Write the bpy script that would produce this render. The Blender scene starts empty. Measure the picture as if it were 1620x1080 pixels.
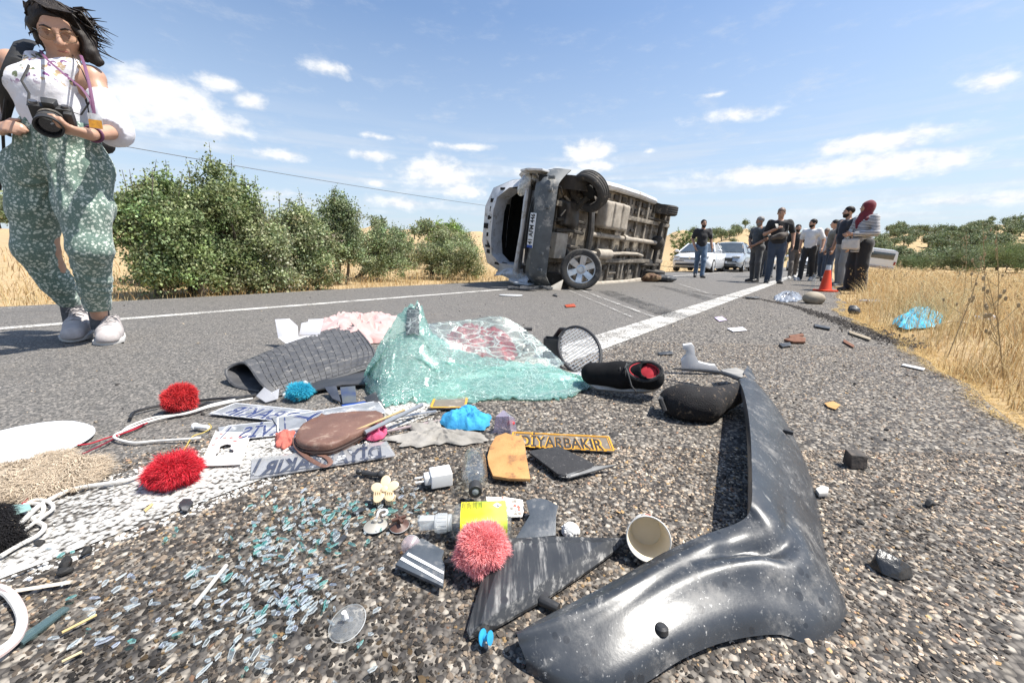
import bpy, bmesh, math, random
import numpy as np
from mathutils import Vector, Matrix, Quaternion, Euler

random.seed(7); rng = np.random.default_rng(7)
sc = bpy.context.scene
col = sc.collection
PI = math.pi
R = math.radians

# ---------------------------------------------------------------- camera
F_PX, PITCH, CAM_H, ROLL = 620.0, R(9.5), 0.50, R(1.15)
CY = 408 + F_PX * math.tan(PITCH)
_W = Vector((0, math.cos(PITCH), -math.sin(PITCH)))
_U = Vector((0, math.sin(PITCH), math.cos(PITCH)))
_RI = Vector((1, 0, 0)) * math.cos(ROLL) + _U * math.sin(ROLL)
_UI = Vector((-1, 0, 0)) * math.sin(ROLL) + _U * math.cos(ROLL)
cd = bpy.data.cameras.new('camera')
cam = bpy.data.objects.new('camera', cd); col.objects.link(cam)
cd.sensor_width = 36.0
cd.lens = F_PX * 36.0 / 1620.0
cd.shift_y = (CY - 540) / 1620.0
cd.clip_start = 0.02; cd.clip_end = 9000
m3 = Matrix((_RI, _UI, -_W)).transposed()
cam.matrix_world = Matrix.Translation((0, 0, CAM_H)) @ m3.to_4x4()
sc.camera = cam

# ---------------------------------------------------------------- sun, exposure
SUN_EL = R(62.0); SUN_AZ = R(98.0)          # azimuth clockwise from +Y
sun_vec = Vector((math.sin(SUN_AZ) * math.cos(SUN_EL), math.cos(SUN_AZ) * math.cos(SUN_EL), math.sin(SUN_EL)))
sl = bpy.data.lights.new('sun', 'SUN'); sl.energy = 5.0; sl.angle = R(0.53); sl.color = (1.0, 0.955, 0.88)
so = bpy.data.objects.new('sun', sl); col.objects.link(so)
so.rotation_euler = sun_vec.to_track_quat('Z', 'Y').to_euler()
so.location = sun_vec * 50
vs = sc.view_settings
sc.display_settings.display_device = 'sRGB'
vs.view_transform = 'Standard'; vs.look = 'None'; vs.gamma = 1.0; vs.exposure = 0.72
vs.use_curve_mapping = False
sc.cycles.use_denoising = True
sc.cycles.max_bounces = 10; sc.cycles.transparent_max_bounces = 24
sc.cycles.caustics_reflective = False; sc.cycles.caustics_refractive = False

# ---------------------------------------------------------------- node helper
class NT:
	def __init__(s, tree):
		s.t = tree; s.n = tree.nodes; s.l = tree.links
	def new(s, typ, **kw):
		n = s.n.new(typ)
		for k, v in kw.items(): setattr(n, k, v)
		return n
	def put(s, sock, val):
		if isinstance(val, bpy.types.NodeSocket): s.l.new(val, sock)
		elif val is not None:
			if sock.type == 'RGBA' and len(val) == 3: val = (*val, 1)
			sock.default_value = val
	def math(s, op, a, b=None, c=None, clamp=False):
		n = s.new('ShaderNodeMath', operation=op, use_clamp=clamp)
		s.put(n.inputs[0], a); s.put(n.inputs[1], b)
		if c is not None: s.put(n.inputs[2], c)
		return n.outputs[0]
	def vmath(s, op, a, b=None):
		n = s.new('ShaderNodeVectorMath', operation=op)
		s.put(n.inputs[0], a)
		if op == 'SCALE': n.inputs['Scale'].default_value = b
		elif b is not None: s.put(n.inputs[1], b)
		return n.outputs['Value'] if op in ('DOT_PRODUCT', 'LENGTH') else n.outputs[0]
	def mix(s, f, a, b, mode='MIX'):
		n = s.new('ShaderNodeMix', data_type='RGBA', blend_type=mode, clamp_factor=True)
		s.put(n.inputs[0], f); s.put(n.inputs[6], a); s.put(n.inputs[7], b)
		return n.outputs[2]
	def ramp(s, f, stops, interp='LINEAR'):
		n = s.new('ShaderNodeValToRGB'); cr = n.color_ramp; cr.interpolation = interp
		while len(cr.elements) < len(stops): cr.elements.new(0.5)
		for e, (p, c) in zip(cr.elements, stops):
			e.position = p
			e.color = (c, c, c, 1) if not hasattr(c, '__len__') else (*c[:3], 1)
		s.put(n.inputs[0], f)
		return n.outputs[0]
	def mapr(s, v, a, b, c=0.0, d=1.0, smooth=True):
		n = s.new('ShaderNodeMapRange', interpolation_type='SMOOTHSTEP' if smooth else 'LINEAR')
		s.put(n.inputs[0], v); s.put(n.inputs[1], a); s.put(n.inputs[2], b); s.put(n.inputs[3], c); s.put(n.inputs[4], d)
		return n.outputs[0]
	def noise(s, vec, scale, detail=3, rough=0.55, dist=0.0):
		n = s.new('ShaderNodeTexNoise'); s.put(n.inputs['Vector'], vec)
		n.inputs['Scale'].default_value = scale; n.inputs['Detail'].default_value = detail
		n.inputs['Roughness'].default_value = rough; n.inputs['Distortion'].default_value = dist
		return n
	def voro(s, vec, scale, feature='F1', rnd=1.0):
		n = s.new('ShaderNodeTexVoronoi', feature=feature); s.put(n.inputs['Vector'], vec)
		n.inputs['Scale'].default_value = scale; n.inputs['Randomness'].default_value = rnd
		return n
	def mapping(s, vec, scale=(1, 1, 1), rot=(0, 0, 0), loc=(0, 0, 0)):
		n = s.new('ShaderNodeMapping'); s.put(n.inputs[0], vec)
		n.inputs['Location'].default_value = loc; n.inputs['Rotation'].default_value = rot; n.inputs['Scale'].default_value = scale
		return n.outputs[0]
	def bump(s, h, strength=0.5, dist=0.01, normal=None):
		n = s.new('ShaderNodeBump'); n.inputs['Strength'].default_value = strength; n.inputs['Distance'].default_value = dist
		s.put(n.inputs['Height'], h)
		if normal is not None: s.put(n.inputs['Normal'], normal)
		return n.outputs[0]

def newmat(name):
	m = bpy.data.materials.new(name); m.use_nodes = True
	t = NT(m.node_tree); t.n.clear()
	out = t.new('ShaderNodeOutputMaterial')
	return m, t, out

def principled(t, out, base, rough=0.6, metal=0.0, spec=0.5, normal=None, coat=0.0, sheen=0.0):
	b = t.new('ShaderNodeBsdfPrincipled')
	t.put(b.inputs['Base Color'], base); t.put(b.inputs['Roughness'], rough); t.put(b.inputs['Metallic'], metal)
	t.put(b.inputs['Specular IOR Level'], spec)
	if normal is not None: t.put(b.inputs['Normal'], normal)
	if coat: b.inputs['Coat Weight'].default_value = coat; b.inputs['Coat Roughness'].default_value = 0.08
	if sheen: b.inputs['Sheen Weight'].default_value = sheen
	t.l.new(b.outputs[0], out.inputs[0])
	return b

MATS = {}
def mat(name, c1, c2=None, scale=30, rough=0.6, bump=0.0, bscale=None, metal=0.0, spec=0.5, dirt=None, coat=0.0, sheen=0.0,
		stretch=(1, 1, 1), rvar=0.12, bdist=0.003):
	"""general procedural surface: two-tone noise colour, optional dirt specks/patches (colour, scale, amount), noise bump"""
	if name in MATS: return MATS[name]
	m, t, out = newmat(name)
	tc = t.new('ShaderNodeTexCoord').outputs['Object']
	v = t.mapping(tc, scale=stretch)
	nz = t.noise(v, scale, 4, 0.6)
	c2 = c2 or tuple(x * 0.75 for x in c1)
	base = t.mix(t.ramp(nz.outputs[0], [(0.35, 0), (0.65, 1)]), c1, c2)
	rg = t.mapr(nz.outputs[0], 0.3, 0.7, max(rough - rvar, 0.03), min(rough + rvar, 1.0), False)
	if dirt:
		dc, ds, da = dirt
		dn = t.noise(tc, ds, 5, 0.7)
		dm = t.mapr(dn.outputs[0], 0.62 - 0.2 * da, 0.72 - 0.1 * da, 0, 1)
		base = t.mix(dm, base, dc); rg = t.mix(dm, rg, (0.85, 0.85, 0.85))
	nrm = None
	if bump:
		bn = t.noise(v, bscale or scale * 3, 4, 0.6)
		nrm = t.bump(bn.outputs[0], bump, bdist)
	principled(t, out, base, rg, metal, spec, nrm, coat, sheen)
	MATS[name] = m
	return m

def glassy(name, tint, gloss=0.12, rough=0.05, opacity=0.0, body=(0.6, 0.8, 0.75)):
	"""thin clear sheet: tinted see-through, some body scatter, and surface gloss"""
	if name in MATS: return MATS[name]
	m, t, out = newmat(name)
	tr = t.new('ShaderNodeBsdfTransparent'); t.put(tr.inputs[0], tint)
	gl = t.new('ShaderNodeBsdfGlossy'); gl.inputs['Roughness'].default_value = rough
	df = t.new('ShaderNodeBsdfPrincipled'); t.put(df.inputs['Base Color'], body); df.inputs['Roughness'].default_value = 0.3
	lw = t.new('ShaderNodeLayerWeight'); lw.inputs[0].default_value = 0.5
	f = t.math('ADD', t.math('MULTIPLY', t.math('POWER', lw.outputs['Facing'], 4.0), 0.6), gloss * .3, clamp=True)
	m1 = t.new('ShaderNodeMixShader'); m1.inputs[0].default_value = opacity
	t.l.new(tr.outputs[0], m1.inputs[1]); t.l.new(df.outputs[0], m1.inputs[2])
	m2 = t.new('ShaderNodeMixShader'); t.put(m2.inputs[0], f)
	t.l.new(m1.outputs[0], m2.inputs[1]); t.l.new(gl.outputs[0], m2.inputs[2])
	t.l.new(m2.outputs[0], out.inputs[0])
	MATS[name] = m
	return m

# ---------------------------------------------------------------- pixel -> place
def ray(px, py): return _RI * ((px - 810) / F_PX) + _W + _UI * ((CY - py) / F_PX)
def G(px, py, z=0.0):
	d = ray(px, py); return Vector((0, 0, CAM_H)) + d * ((z - CAM_H) / d.z)
def D(px, py, Y):
	d = ray(px, py); return Vector((0, 0, CAM_H)) + d * (Y / d.y)
RA = R(38.3)
RU = Vector((math.sin(RA), math.cos(RA), 0)); RN = Vector((math.cos(RA), -math.sin(RA), 0))
def ST(s, t, z=0.0): return RU * s + RN * t + Vector((0, 0, z))

# ---------------------------------------------------------------- objects
def tag(o, label=None, cat=None, group=None, kind=None):
	if label: o['label'] = label
	if cat: o['category'] = cat
	if group: o['group'] = group
	if kind: o['kind'] = kind
	return o

def link(name, mesh, m=None, parent=None, loc=None):
	if m is not None and not mesh.materials: mesh.materials.append(m)
	o = bpy.data.objects.new(name, mesh); col.objects.link(o)
	if parent is not None: o.parent = parent
	if loc is not None: o.location = loc
	return o

def mesh_np(name, V, Fc, smooth=True, angle=None):
	"""mesh from numpy verts and an (n,k) face array"""
	V = np.asarray(V, np.float32); Fc = np.asarray(Fc, np.int32)
	me = bpy.data.meshes.new(name)
	n, k = Fc.shape
	me.vertices.add(len(V)); me.vertices.foreach_set('co', V.ravel())
	me.loops.add(n * k); me.loops.foreach_set('vertex_index', Fc.ravel())
	me.polygons.add(n); me.polygons.foreach_set('loop_start', np.arange(0, n * k, k, dtype=np.int32))
	try: me.polygons.foreach_set('loop_total', np.full(n, k, dtype=np.int32))
	except Exception: pass
	me.polygons.foreach_set('use_smooth', np.full(n, smooth, dtype=bool))
	me.update(calc_edges=True); me.validate()
	if smooth and angle: me.set_sharp_from_angle(angle=R(angle))
	return me

def point_color(me, C, name='Col'):
	a = me.color_attributes.new(name, 'FLOAT_COLOR', 'POINT')
	C = np.asarray(C, np.float32)
	if C.shape[1] == 3: C = np.concatenate([C, np.ones((len(C), 1), np.float32)], 1)
	a.data.foreach_set('color', C.ravel())

class MB:
	"""collects shapes into one mesh"""
	def __init__(s): s.v = []; s.f = []
	def add(s, vs, fs, M=None):
		b = len(s.v)
		if M is not None: vs = [M @ Vector(p) for p in vs]
		s.v += [tuple(p) for p in vs]; s.f += [tuple(b + i for i in f) for f in fs]
		return s
	def box(s, c, d, M=None, taper=1.0):
		x, y, z = d[0] / 2, d[1] / 2, d[2] / 2
		vs = [(c[0] + sx * x * (taper if sz > 0 else 1), c[1] + sy * y * (taper if sz > 0 else 1), c[2] + sz * z) for sz in (-1, 1) for sy in (-1, 1) for sx in (-1, 1)]
		return s.add(vs, [(0, 2, 3, 1), (4, 5, 7, 6), (0, 1, 5, 4), (2, 6, 7, 3), (0, 4, 6, 2), (1, 3, 7, 5)], M)
	def cyl(s, p0, p1, r0, r1=None, n=12, cap=True):
		r1 = r0 if r1 is None else r1
		p0, p1 = Vector(p0), Vector(p1); ax = (p1 - p0).normalized()
		q = ax.to_track_quat('Z', 'Y'); vs = []
		for p, r in ((p0, r0), (p1, r1)):
			for i in range(n):
				a = 2 * PI * i / n; vs.append(p + q @ Vector((r * math.cos(a), r * math.sin(a), 0)))
		fs = [(i, (i + 1) % n, n + (i + 1) % n, n + i) for i in range(n)]
		if cap: fs += [tuple(range(n - 1, -1, -1)), tuple(range(n, 2 * n))]
		return s.add(vs, fs)
	def tube(s, pts, r, n=6, closed=False, flat=1.0):
		pts = [Vector(p) for p in pts]; m = len(pts); vs = []
		nrm = None
		for i, p in enumerate(pts):
			a = pts[i - 1] if (i or closed) else pts[i]; b = pts[(i + 1) % m] if (i < m - 1 or closed) else pts[i]
			t = (b - a).normalized()
			if nrm is None:
				nrm = t.cross(Vector((0, 0, 1)))
				if nrm.length < 1e-3: nrm = t.cross(Vector((1, 0, 0)))
			nrm = (nrm - t * nrm.dot(t)).normalized(); bn = t.cross(nrm)
			rr = r[i] if hasattr(r, '__len__') else r
			for k in range(n):
				an = 2 * PI * k / n; vs.append(p + nrm * (rr * math.cos(an)) + bn * (rr * flat * math.sin(an)))
		fs = []
		for i in range(m if closed else m - 1):
			j = (i + 1) % m
			for k in range(n):
				fs.append((i * n + k, i * n + (k + 1) % n, j * n + (k + 1) % n, j * n + k))
		if not closed: fs += [tuple(range(n - 1, -1, -1)), tuple((m - 1) * n + k for k in range(n))]
		return s.add(vs, fs)
	def lathe(s, prof, n=24, M=None, cap=True):
		vs = []; k = len(prof)
		for r, z in prof:
			for i in range(n):
				a = 2 * PI * i / n; vs.append((r * math.cos(a), r * math.sin(a), z))
		fs = [(j * n + i, j * n + (i + 1) % n, (j + 1) * n + (i + 1) % n, (j + 1) * n + i) for j in range(k - 1) for i in range(n)]
		if cap: fs += [tuple(range(n - 1, -1, -1)), tuple((k - 1) * n + i for i in range(n))]
		return s.add(vs, fs, M)
	def prism(s, poly, z0, z1, M=None):
		n = len(poly); vs = [(p[0], p[1], z0) for p in poly] + [(p[0], p[1], z1) for p in poly]
		ar = sum(poly[i][0] * poly[(i + 1) % n][1] - poly[(i + 1) % n][0] * poly[i][1] for i in range(n))
		a = list(range(n)); b = list(range(n, 2 * n));
		fs = [tuple(a[::-1]), tuple(b)] + [(i, (i + 1) % n, n + (i + 1) % n, n + i) for i in range(n)]
		if (ar < 0) != (z1 < z0): fs = [f[::-1] for f in fs]
		return s.add(vs, fs, M)
	def slab(s, top, th):
		"""a sheet given by its top outline (3-D points) with thickness straight down"""
		n = len(top); vs = [tuple(p) for p in top] + [(p[0], p[1], p[2] - th) for p in top]
		ar = sum(top[i][0] * top[(i + 1) % n][1] - top[(i + 1) % n][0] * top[i][1] for i in range(n))
		fs = [tuple(range(n)), tuple(range(2 * n - 1, n - 1, -1))] + [(i, n + i, n + (i + 1) % n, (i + 1) % n) for i in range(n)]
		if ar < 0: fs = [f[::-1] for f in fs]
		return s.add(vs, fs)
	def grid(s, fn, nu, nv, th=0.0, closed_u=False):
		"""sheet fn(u,v)->point, u,v in 0..1; th>0 gives it thickness along its normal"""
		P = [[Vector(fn(i / (nu - (0 if closed_u else 1)), j / (nv - 1))) for j in range(nv)] for i in range(nu)]
		vs = [P[i][j] for i in range(nu) for j in range(nv)]
		ids = lambda i, j: (i % nu) * nv + j
		iu = nu if closed_u else nu - 1
		fs = [(ids(i, j), ids(i + 1, j), ids(i + 1, j + 1), ids(i, j + 1)) for i in range(iu) for j in range(nv - 1)]
		if th:
			N = []
			for i in range(nu):
				for j in range(nv):
					a = P[min(i + 1, nu - 1)][j] - P[max(i - 1, 0)][j]; b = P[i][min(j + 1, nv - 1)] - P[i][max(j - 1, 0)]
					nn = a.cross(b); N.append(nn.normalized() if nn.length > 1e-9 else Vector((0, 0, 1)))
			k = len(vs); vs = vs + [p - n * th for p, n in zip(vs, N)]
			fs2 = [tuple(k + q for q in f[::-1]) for f in fs]
			if not closed_u:
				for j in range(nv - 1):
					fs2.append((ids(0, j + 1), k + ids(0, j + 1), k + ids(0, j), ids(0, j)))
					a, b = ids(nu - 1, j), ids(nu - 1, j + 1); fs2.append((a, k + a, k + b, b))
			for i in range(iu):
				a, b = ids(i, 0), ids(i + 1, 0); fs2.append((a, k + a, k + b, b))
				a, b = ids(i, nv - 1), ids(i + 1, nv - 1); fs2.append((b, k + b, k + a, a))
			fs = fs + fs2
		return s.add(vs, fs)
	def ball(s, c, r, n=10, M=None):
		r = (r, r, r) if not hasattr(r, '__len__') else r
		k = max(4, n // 2 + 1); prof = []
		vs = [(c[0], c[1], c[2] - r[2])]
		for j in range(1, k):
			a = -PI / 2 + PI * j / k
			for i in range(n):
				b = 2 * PI * i / n; vs.append((c[0] + r[0] * math.cos(a) * math.cos(b), c[1] + r[1] * math.cos(a) * math.sin(b), c[2] + r[2] * math.sin(a)))
		vs.append((c[0], c[1], c[2] + r[2])); L = len(vs) - 1
		fs = [(0, 1 + (i + 1) % n, 1 + i) for i in range(n)]
		for j in range(k - 2):
			for i in range(n):
				a = 1 + j * n; fs.append((a + i, a + (i + 1) % n, a + n + (i + 1) % n, a + n + i))
		a = 1 + (k - 2) * n; fs += [(a + i, a + (i + 1) % n, L) for i in range(n)]
		return s.add(vs, fs, M)
	def xf(s, M):
		s.v = [tuple(M @ Vector(p)) for p in s.v]; return s
	def mesh(s, name, off=None, bevel=0.0, seg=2, smooth=True, angle=35, fix=True):
		me = bpy.data.meshes.new(name)
		V = s.v if off is None else [(p[0] - off[0], p[1] - off[1], p[2] - off[2]) for p in s.v]
		me.from_pydata(V, [], s.f)
		bm = bmesh.new(); bm.from_mesh(me)
		if fix: bmesh.ops.recalc_face_normals(bm, faces=bm.faces)
		if bevel:
			es = [e for e in bm.edges if len(e.link_faces) == 2 and e.calc_face_angle(0) > R(28)]
			bmesh.ops.bevel(bm, geom=es, offset=bevel, segments=seg, affect='EDGES', profile=0.6, clamp_overlap=True)
		bm.to_mesh(me); bm.free()
		if smooth:
			me.polygons.foreach_set('use_smooth', [True] * len(me.polygons)); me.set_sharp_from_angle(angle=R(angle))
		me.update()
		return me

def thing(name, label, cat, loc=(0, 0, 0), rot=(0, 0, 0), group=None):
	o = bpy.data.objects.new(name, None); col.objects.link(o); o.empty_display_size = 0.05
	o.location = loc; o.rotation_euler = rot
	return tag(o, label, cat, group)

def root_of(o):
	while o.parent: o = o.parent
	return o

def part(name, mb, m, parent, world=False, **kw):
	"""one mesh part; world=True when the shapes were given in world coordinates (the root is then unrotated)"""
	off = root_of(parent).location if world else None
	return link(name, mb.mesh(name, off, **kw) if isinstance(mb, MB) else mb, m, parent)

def solo(name, mb, m, label, cat, group=None, world=True, loc=None, rot=None, **kw):
	"""a thing that is one mesh, given in world coordinates; its origin goes to the base centre"""
	if world:
		A = np.array(mb.v); c = Vector(((A[:, 0].min() + A[:, 0].max()) / 2, (A[:, 1].min() + A[:, 1].max()) / 2, A[:, 2].min()))
		o = link(name, mb.mesh(name, c, **kw), m, None, c)
	else:
		o = link(name, mb.mesh(name, None, **kw), m, None, loc)
		if rot is not None: o.rotation_euler = rot
	return tag(o, label, cat, group)

def copy_tree(o, parent=None):
	c = o.copy(); col.objects.link(c); c.parent = parent
	for ch in list(o.children): copy_tree(ch, c)
	return c

# ---------------------------------------------------------------- signed-distance modelling
def fbm(X, Y, Z, seed, freq, octs=3):
	r = np.random.default_rng(seed); out = 0; amp = 1.0; tot = 0
	for o in range(octs):
		for _ in range(4):
			d = r.normal(size=3); d /= np.linalg.norm(d); ph = r.uniform(0, 6.28)
			out = out + amp * 0.25 * np.sin((X * d[0] + Y * d[1] + Z * d[2]) * freq * 6.28 * (0.7 + 0.6 * r.random()) + ph)
		tot += amp; amp *= 0.5; freq *= 2.1
	return out / tot * 1.6

class SDF:
	def __init__(s, lo, hi, h):
		s.lo = np.array(lo, float); s.h = h
		s.n = np.maximum(np.ceil((np.array(hi, float) - s.lo) / h).astype(int) + 1, 4)
		s.F = np.full(s.n, 9.0, np.float32)
		s.ax = [s.lo[i] + np.arange(s.n[i]) * h for i in range(3)]
	def _blk(s, lo, hi):
		a = np.clip(np.floor((np.array(lo) - s.lo) / s.h).astype(int), 0, s.n)
		b = np.clip(np.ceil((np.array(hi) - s.lo) / s.h).astype(int) + 1, 0, s.n)
		if (b <= a).any(): return None
		sl_ = tuple(slice(i, j) for i, j in zip(a, b))
		return sl_, [s.ax[i][sl_[i]].reshape([-1 if k == i else 1 for k in range(3)]) for i in range(3)]
	def _put(s, sl_, d, k, op):
		f = s.F[sl_]
		if op == 'u':
			if k > 0:
				hh = np.clip(0.5 + 0.5 * (f - d) / k, 0, 1); s.F[sl_] = f * (1 - hh) + d * hh - k * hh * (1 - hh)
			else: s.F[sl_] = np.minimum(f, d)
		else:
			if k > 0:
				hh = np.clip(0.5 - 0.5 * (f + d) / k, 0, 1); s.F[sl_] = f * (1 - hh) - d * hh + k * hh * (1 - hh)
			else: s.F[sl_] = np.maximum(f, -d)
	def cap(s, p0, p1, r0, r1=None, k=0.02, op='u'):
		r1 = r0 if r1 is None else r1
		p0 = np.array(p0, float); p1 = np.array(p1, float); m = max(r0, r1) + 2 * k + 4 * s.h
		b = s._blk(np.minimum(p0, p1) - m, np.maximum(p0, p1) + m)
		if b is None: return s
		sl_, (X, Y, Z) = b
		d = p1 - p0; L = max(d @ d, 1e-9)
		t = np.clip(((X - p0[0]) * d[0] + (Y - p0[1]) * d[1] + (Z - p0[2]) * d[2]) / L, 0, 1)
		q = np.sqrt((X - p0[0] - t * d[0]) ** 2 + (Y - p0[1] - t * d[1]) ** 2 + (Z - p0[2] - t * d[2]) ** 2) - (r0 + (r1 - r0) * t)
		s._put(sl_, q, k, op); return s
	def chain(s, pts, rs, k=0.02, op='u'):
		for i in range(len(pts) - 1): s.cap(pts[i], pts[i + 1], rs[i], rs[i + 1], k, op)
		return s
	def ell(s, c, r, k=0.02, rot=None, op='u'):
		c = np.array(c, float); r = np.array(r, float) if hasattr(r, '__len__') else np.full(3, float(r))
		m = r.max() + 2 * k + 4 * s.h
		b = s._blk(c - m, c + m)
		if b is None: return s
		sl_, (X, Y, Z) = b
		X = X - c[0]; Y = Y - c[1]; Z = Z - c[2]
		if rot is not None:
			q = np.array(rot.to_matrix() if hasattr(rot, 'to_matrix') else rot).T
			X, Y, Z = (q[i][0] * X + q[i][1] * Y + q[i][2] * Z for i in range(3))
		k0 = np.sqrt((X / r[0]) ** 2 + (Y / r[1]) ** 2 + (Z / r[2]) ** 2)
		k1 = np.sqrt((X / r[0] ** 2) ** 2 + (Y / r[1] ** 2) ** 2 + (Z / r[2] ** 2) ** 2) + 1e-9
		s._put(sl_, np.where(k0 < 1e-6, -r.min(), k0 * (k0 - 1) / k1), k, op); return s
	def box(s, c, r, rad=0.005, k=0.01, rot=None, op='u'):
		c = np.array(c, float); r = np.array(r, float); m = np.linalg.norm(r) + 2 * k + 4 * s.h
		b = s._blk(c - m, c + m)
		if b is None: return s
		sl_, (X, Y, Z) = b
		X = X - c[0]; Y = Y - c[1]; Z = Z - c[2]
		if rot is not None:
			q = np.array(rot.to_matrix() if hasattr(rot, 'to_matrix') else rot).T
			X, Y, Z = (q[i][0] * X + q[i][1] * Y + q[i][2] * Z for i in range(3))
		a, b_, c_ = abs(X) - r[0] + rad, abs(Y) - r[1] + rad, abs(Z) - r[2] + rad
		q = np.sqrt(np.maximum(a, 0) ** 2 + np.maximum(b_, 0) ** 2 + np.maximum(c_, 0) ** 2) + np.minimum(np.maximum(np.maximum(a, b_), c_), 0) - rad
		s._put(sl_, q, k, op); return s
	def plane(s, p, n, k=0.0):
		"""cut away the side the normal points to"""
		n = np.array(n, float); n /= np.linalg.norm(n); p = np.array(p, float)
		X, Y, Z = [s.ax[i].reshape([-1 if j == i else 1 for j in range(3)]) for i in range(3)]
		d = (X - p[0]) * n[0] + (Y - p[1]) * n[1] + (Z - p[2]) * n[2]
		s.F = np.maximum(s.F, d).astype(np.float32); return s
	def bumpy(s, amp, freq, seed=1, octs=3, stretch=(1, 1, 1)):
		X, Y, Z = [s.ax[i].reshape([-1 if j == i else 1 for j in range(3)]) * stretch[i] for i in range(3)]
		s.F = (s.F + amp * fbm(X, Y, Z, seed, freq, octs)).astype(np.float32); return s
	def ridge(s, amp, freq, seed=1, octs=2, stretch=(1, 1, 1)):
		X, Y, Z = [s.ax[i].reshape([-1 if j == i else 1 for j in range(3)]) * stretch[i] for i in range(3)]
		s.F = (s.F + amp * (1 - 2.4 * np.abs(fbm(X, Y, Z, seed, freq, octs)))).astype(np.float32); return s
	def mesh(s, name, off=(0, 0, 0), smooth=True):
		V, Q = surface_nets(s.F, s.lo, s.h)
		return mesh_np(name, V - np.array(off), Q, smooth)

def surface_nets(Fv, lo, h):
	Fv = Fv.copy()
	for a in range(3):
		for e in (0, -1):
			ix = [slice(None)] * 3; ix[a] = e; Fv[tuple(ix)] = np.maximum(Fv[tuple(ix)], h)
	S = Fv < 0
	cnt = np.zeros([d - 1 for d in S.shape], np.int8)
	for i in (0, 1):
		for j in (0, 1):
			for k in (0, 1):
				cnt += S[i:S.shape[0] - 1 + i, j:S.shape[1] - 1 + j, k:S.shape[2] - 1 + k]
	act = (cnt > 0) & (cnt < 8)
	C = np.argwhere(act)
	idx = np.full(act.shape, -1, np.int32); idx[act] = np.arange(len(C))
	cor = {}
	for i in (0, 1):
		for j in (0, 1):
			for k in (0, 1): cor[i, j, k] = Fv[C[:, 0] + i, C[:, 1] + j, C[:, 2] + k]
	acc = np.zeros((len(C), 3)); num = np.zeros(len(C))
	ks = list(cor)
	for a in ks:
		for b in ks:
			if b > a and sum(abs(x - y) for x, y in zip(a, b)) == 1:
				va, vb = cor[a], cor[b]; mix_ = (va < 0) != (vb < 0)
				t = np.where(mix_, va / np.where(mix_, va - vb, 1), 0)
				for q in range(3): acc[:, q] += np.where(mix_, a[q] + t * (b[q] - a[q]), 0)
				num += mix_
	V = lo + (C + acc / num[:, None]) * h
	quads = []
	for ax in range(3):
		o = [x for x in range(3) if x != ax]
		a0 = [slice(None)] * 3; a1 = [slice(None)] * 3
		a0[ax] = slice(0, -1); a1[ax] = slice(1, None)
		s0, s1 = S[tuple(a0)], S[tuple(a1)]
		E = np.argwhere(s0 != s1)
		E = E[(E[:, o[0]] > 0) & (E[:, o[1]] > 0)]
		if not len(E): continue
		lim = np.array(idx.shape); E = E[(E[:, o[0]] < lim[o[0]]) & (E[:, o[1]] < lim[o[1]])]
		def at(d0, d1):
			q = E.copy(); q[:, o[0]] -= d0; q[:, o[1]] -= d1; return idx[q[:, 0], q[:, 1], q[:, 2]]
		Q = np.stack([at(1, 1), at(0, 1), at(0, 0), at(1, 0)], 1)
		flip = s0[E[:, 0], E[:, 1], E[:, 2]]
		if ax == 1: flip = ~flip
		Q[~flip] = Q[~flip][:, ::-1]
		quads.append(Q)
	return V, np.concatenate(quads)

def text_mb(txt, size, depth=0.0004, mirror=False, bold=0.0, squeeze=1.0):
	"""lettering as a thin solid, centred on the origin in the xy plane"""
	cu = bpy.data.curves.new('lettering', 'FONT'); cu.body = txt; cu.size = size; cu.align_x = 'CENTER'; cu.align_y = 'CENTER'
	cu.extrude = depth / 2; cu.offset = bold; cu.resolution_u = 3
	o = bpy.data.objects.new('lettering', cu); col.objects.link(o)
	bpy.context.view_layer.update()
	me = bpy.data.meshes.new_from_object(o.evaluated_get(bpy.context.evaluated_depsgraph_get()))
	mb = MB(); sx = -1 if mirror else 1
	mb.add([(v.co.x * sx * squeeze, v.co.y, v.co.z) for v in me.vertices], [tuple(p.vertices)[::-1] if mirror else tuple(p.vertices) for p in me.polygons])
	bpy.data.objects.remove(o); bpy.data.curves.remove(cu); bpy.data.meshes.remove(me)
	return mb

def frame(px0, px1, up=(0, 0, 1), z=0.0):
	"""matrix whose origin is G(px0), x axis runs towards G(px1) on the ground"""
	a = G(*px0, z); b = G(*px1, z); x = (b - a).normalized(); zz = Vector(up).normalized(); y = zz.cross(x).normalized(); zz = x.cross(y)
	M = Matrix((x, y, zz)).transposed().to_4x4(); M.translation = a
	return M
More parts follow.
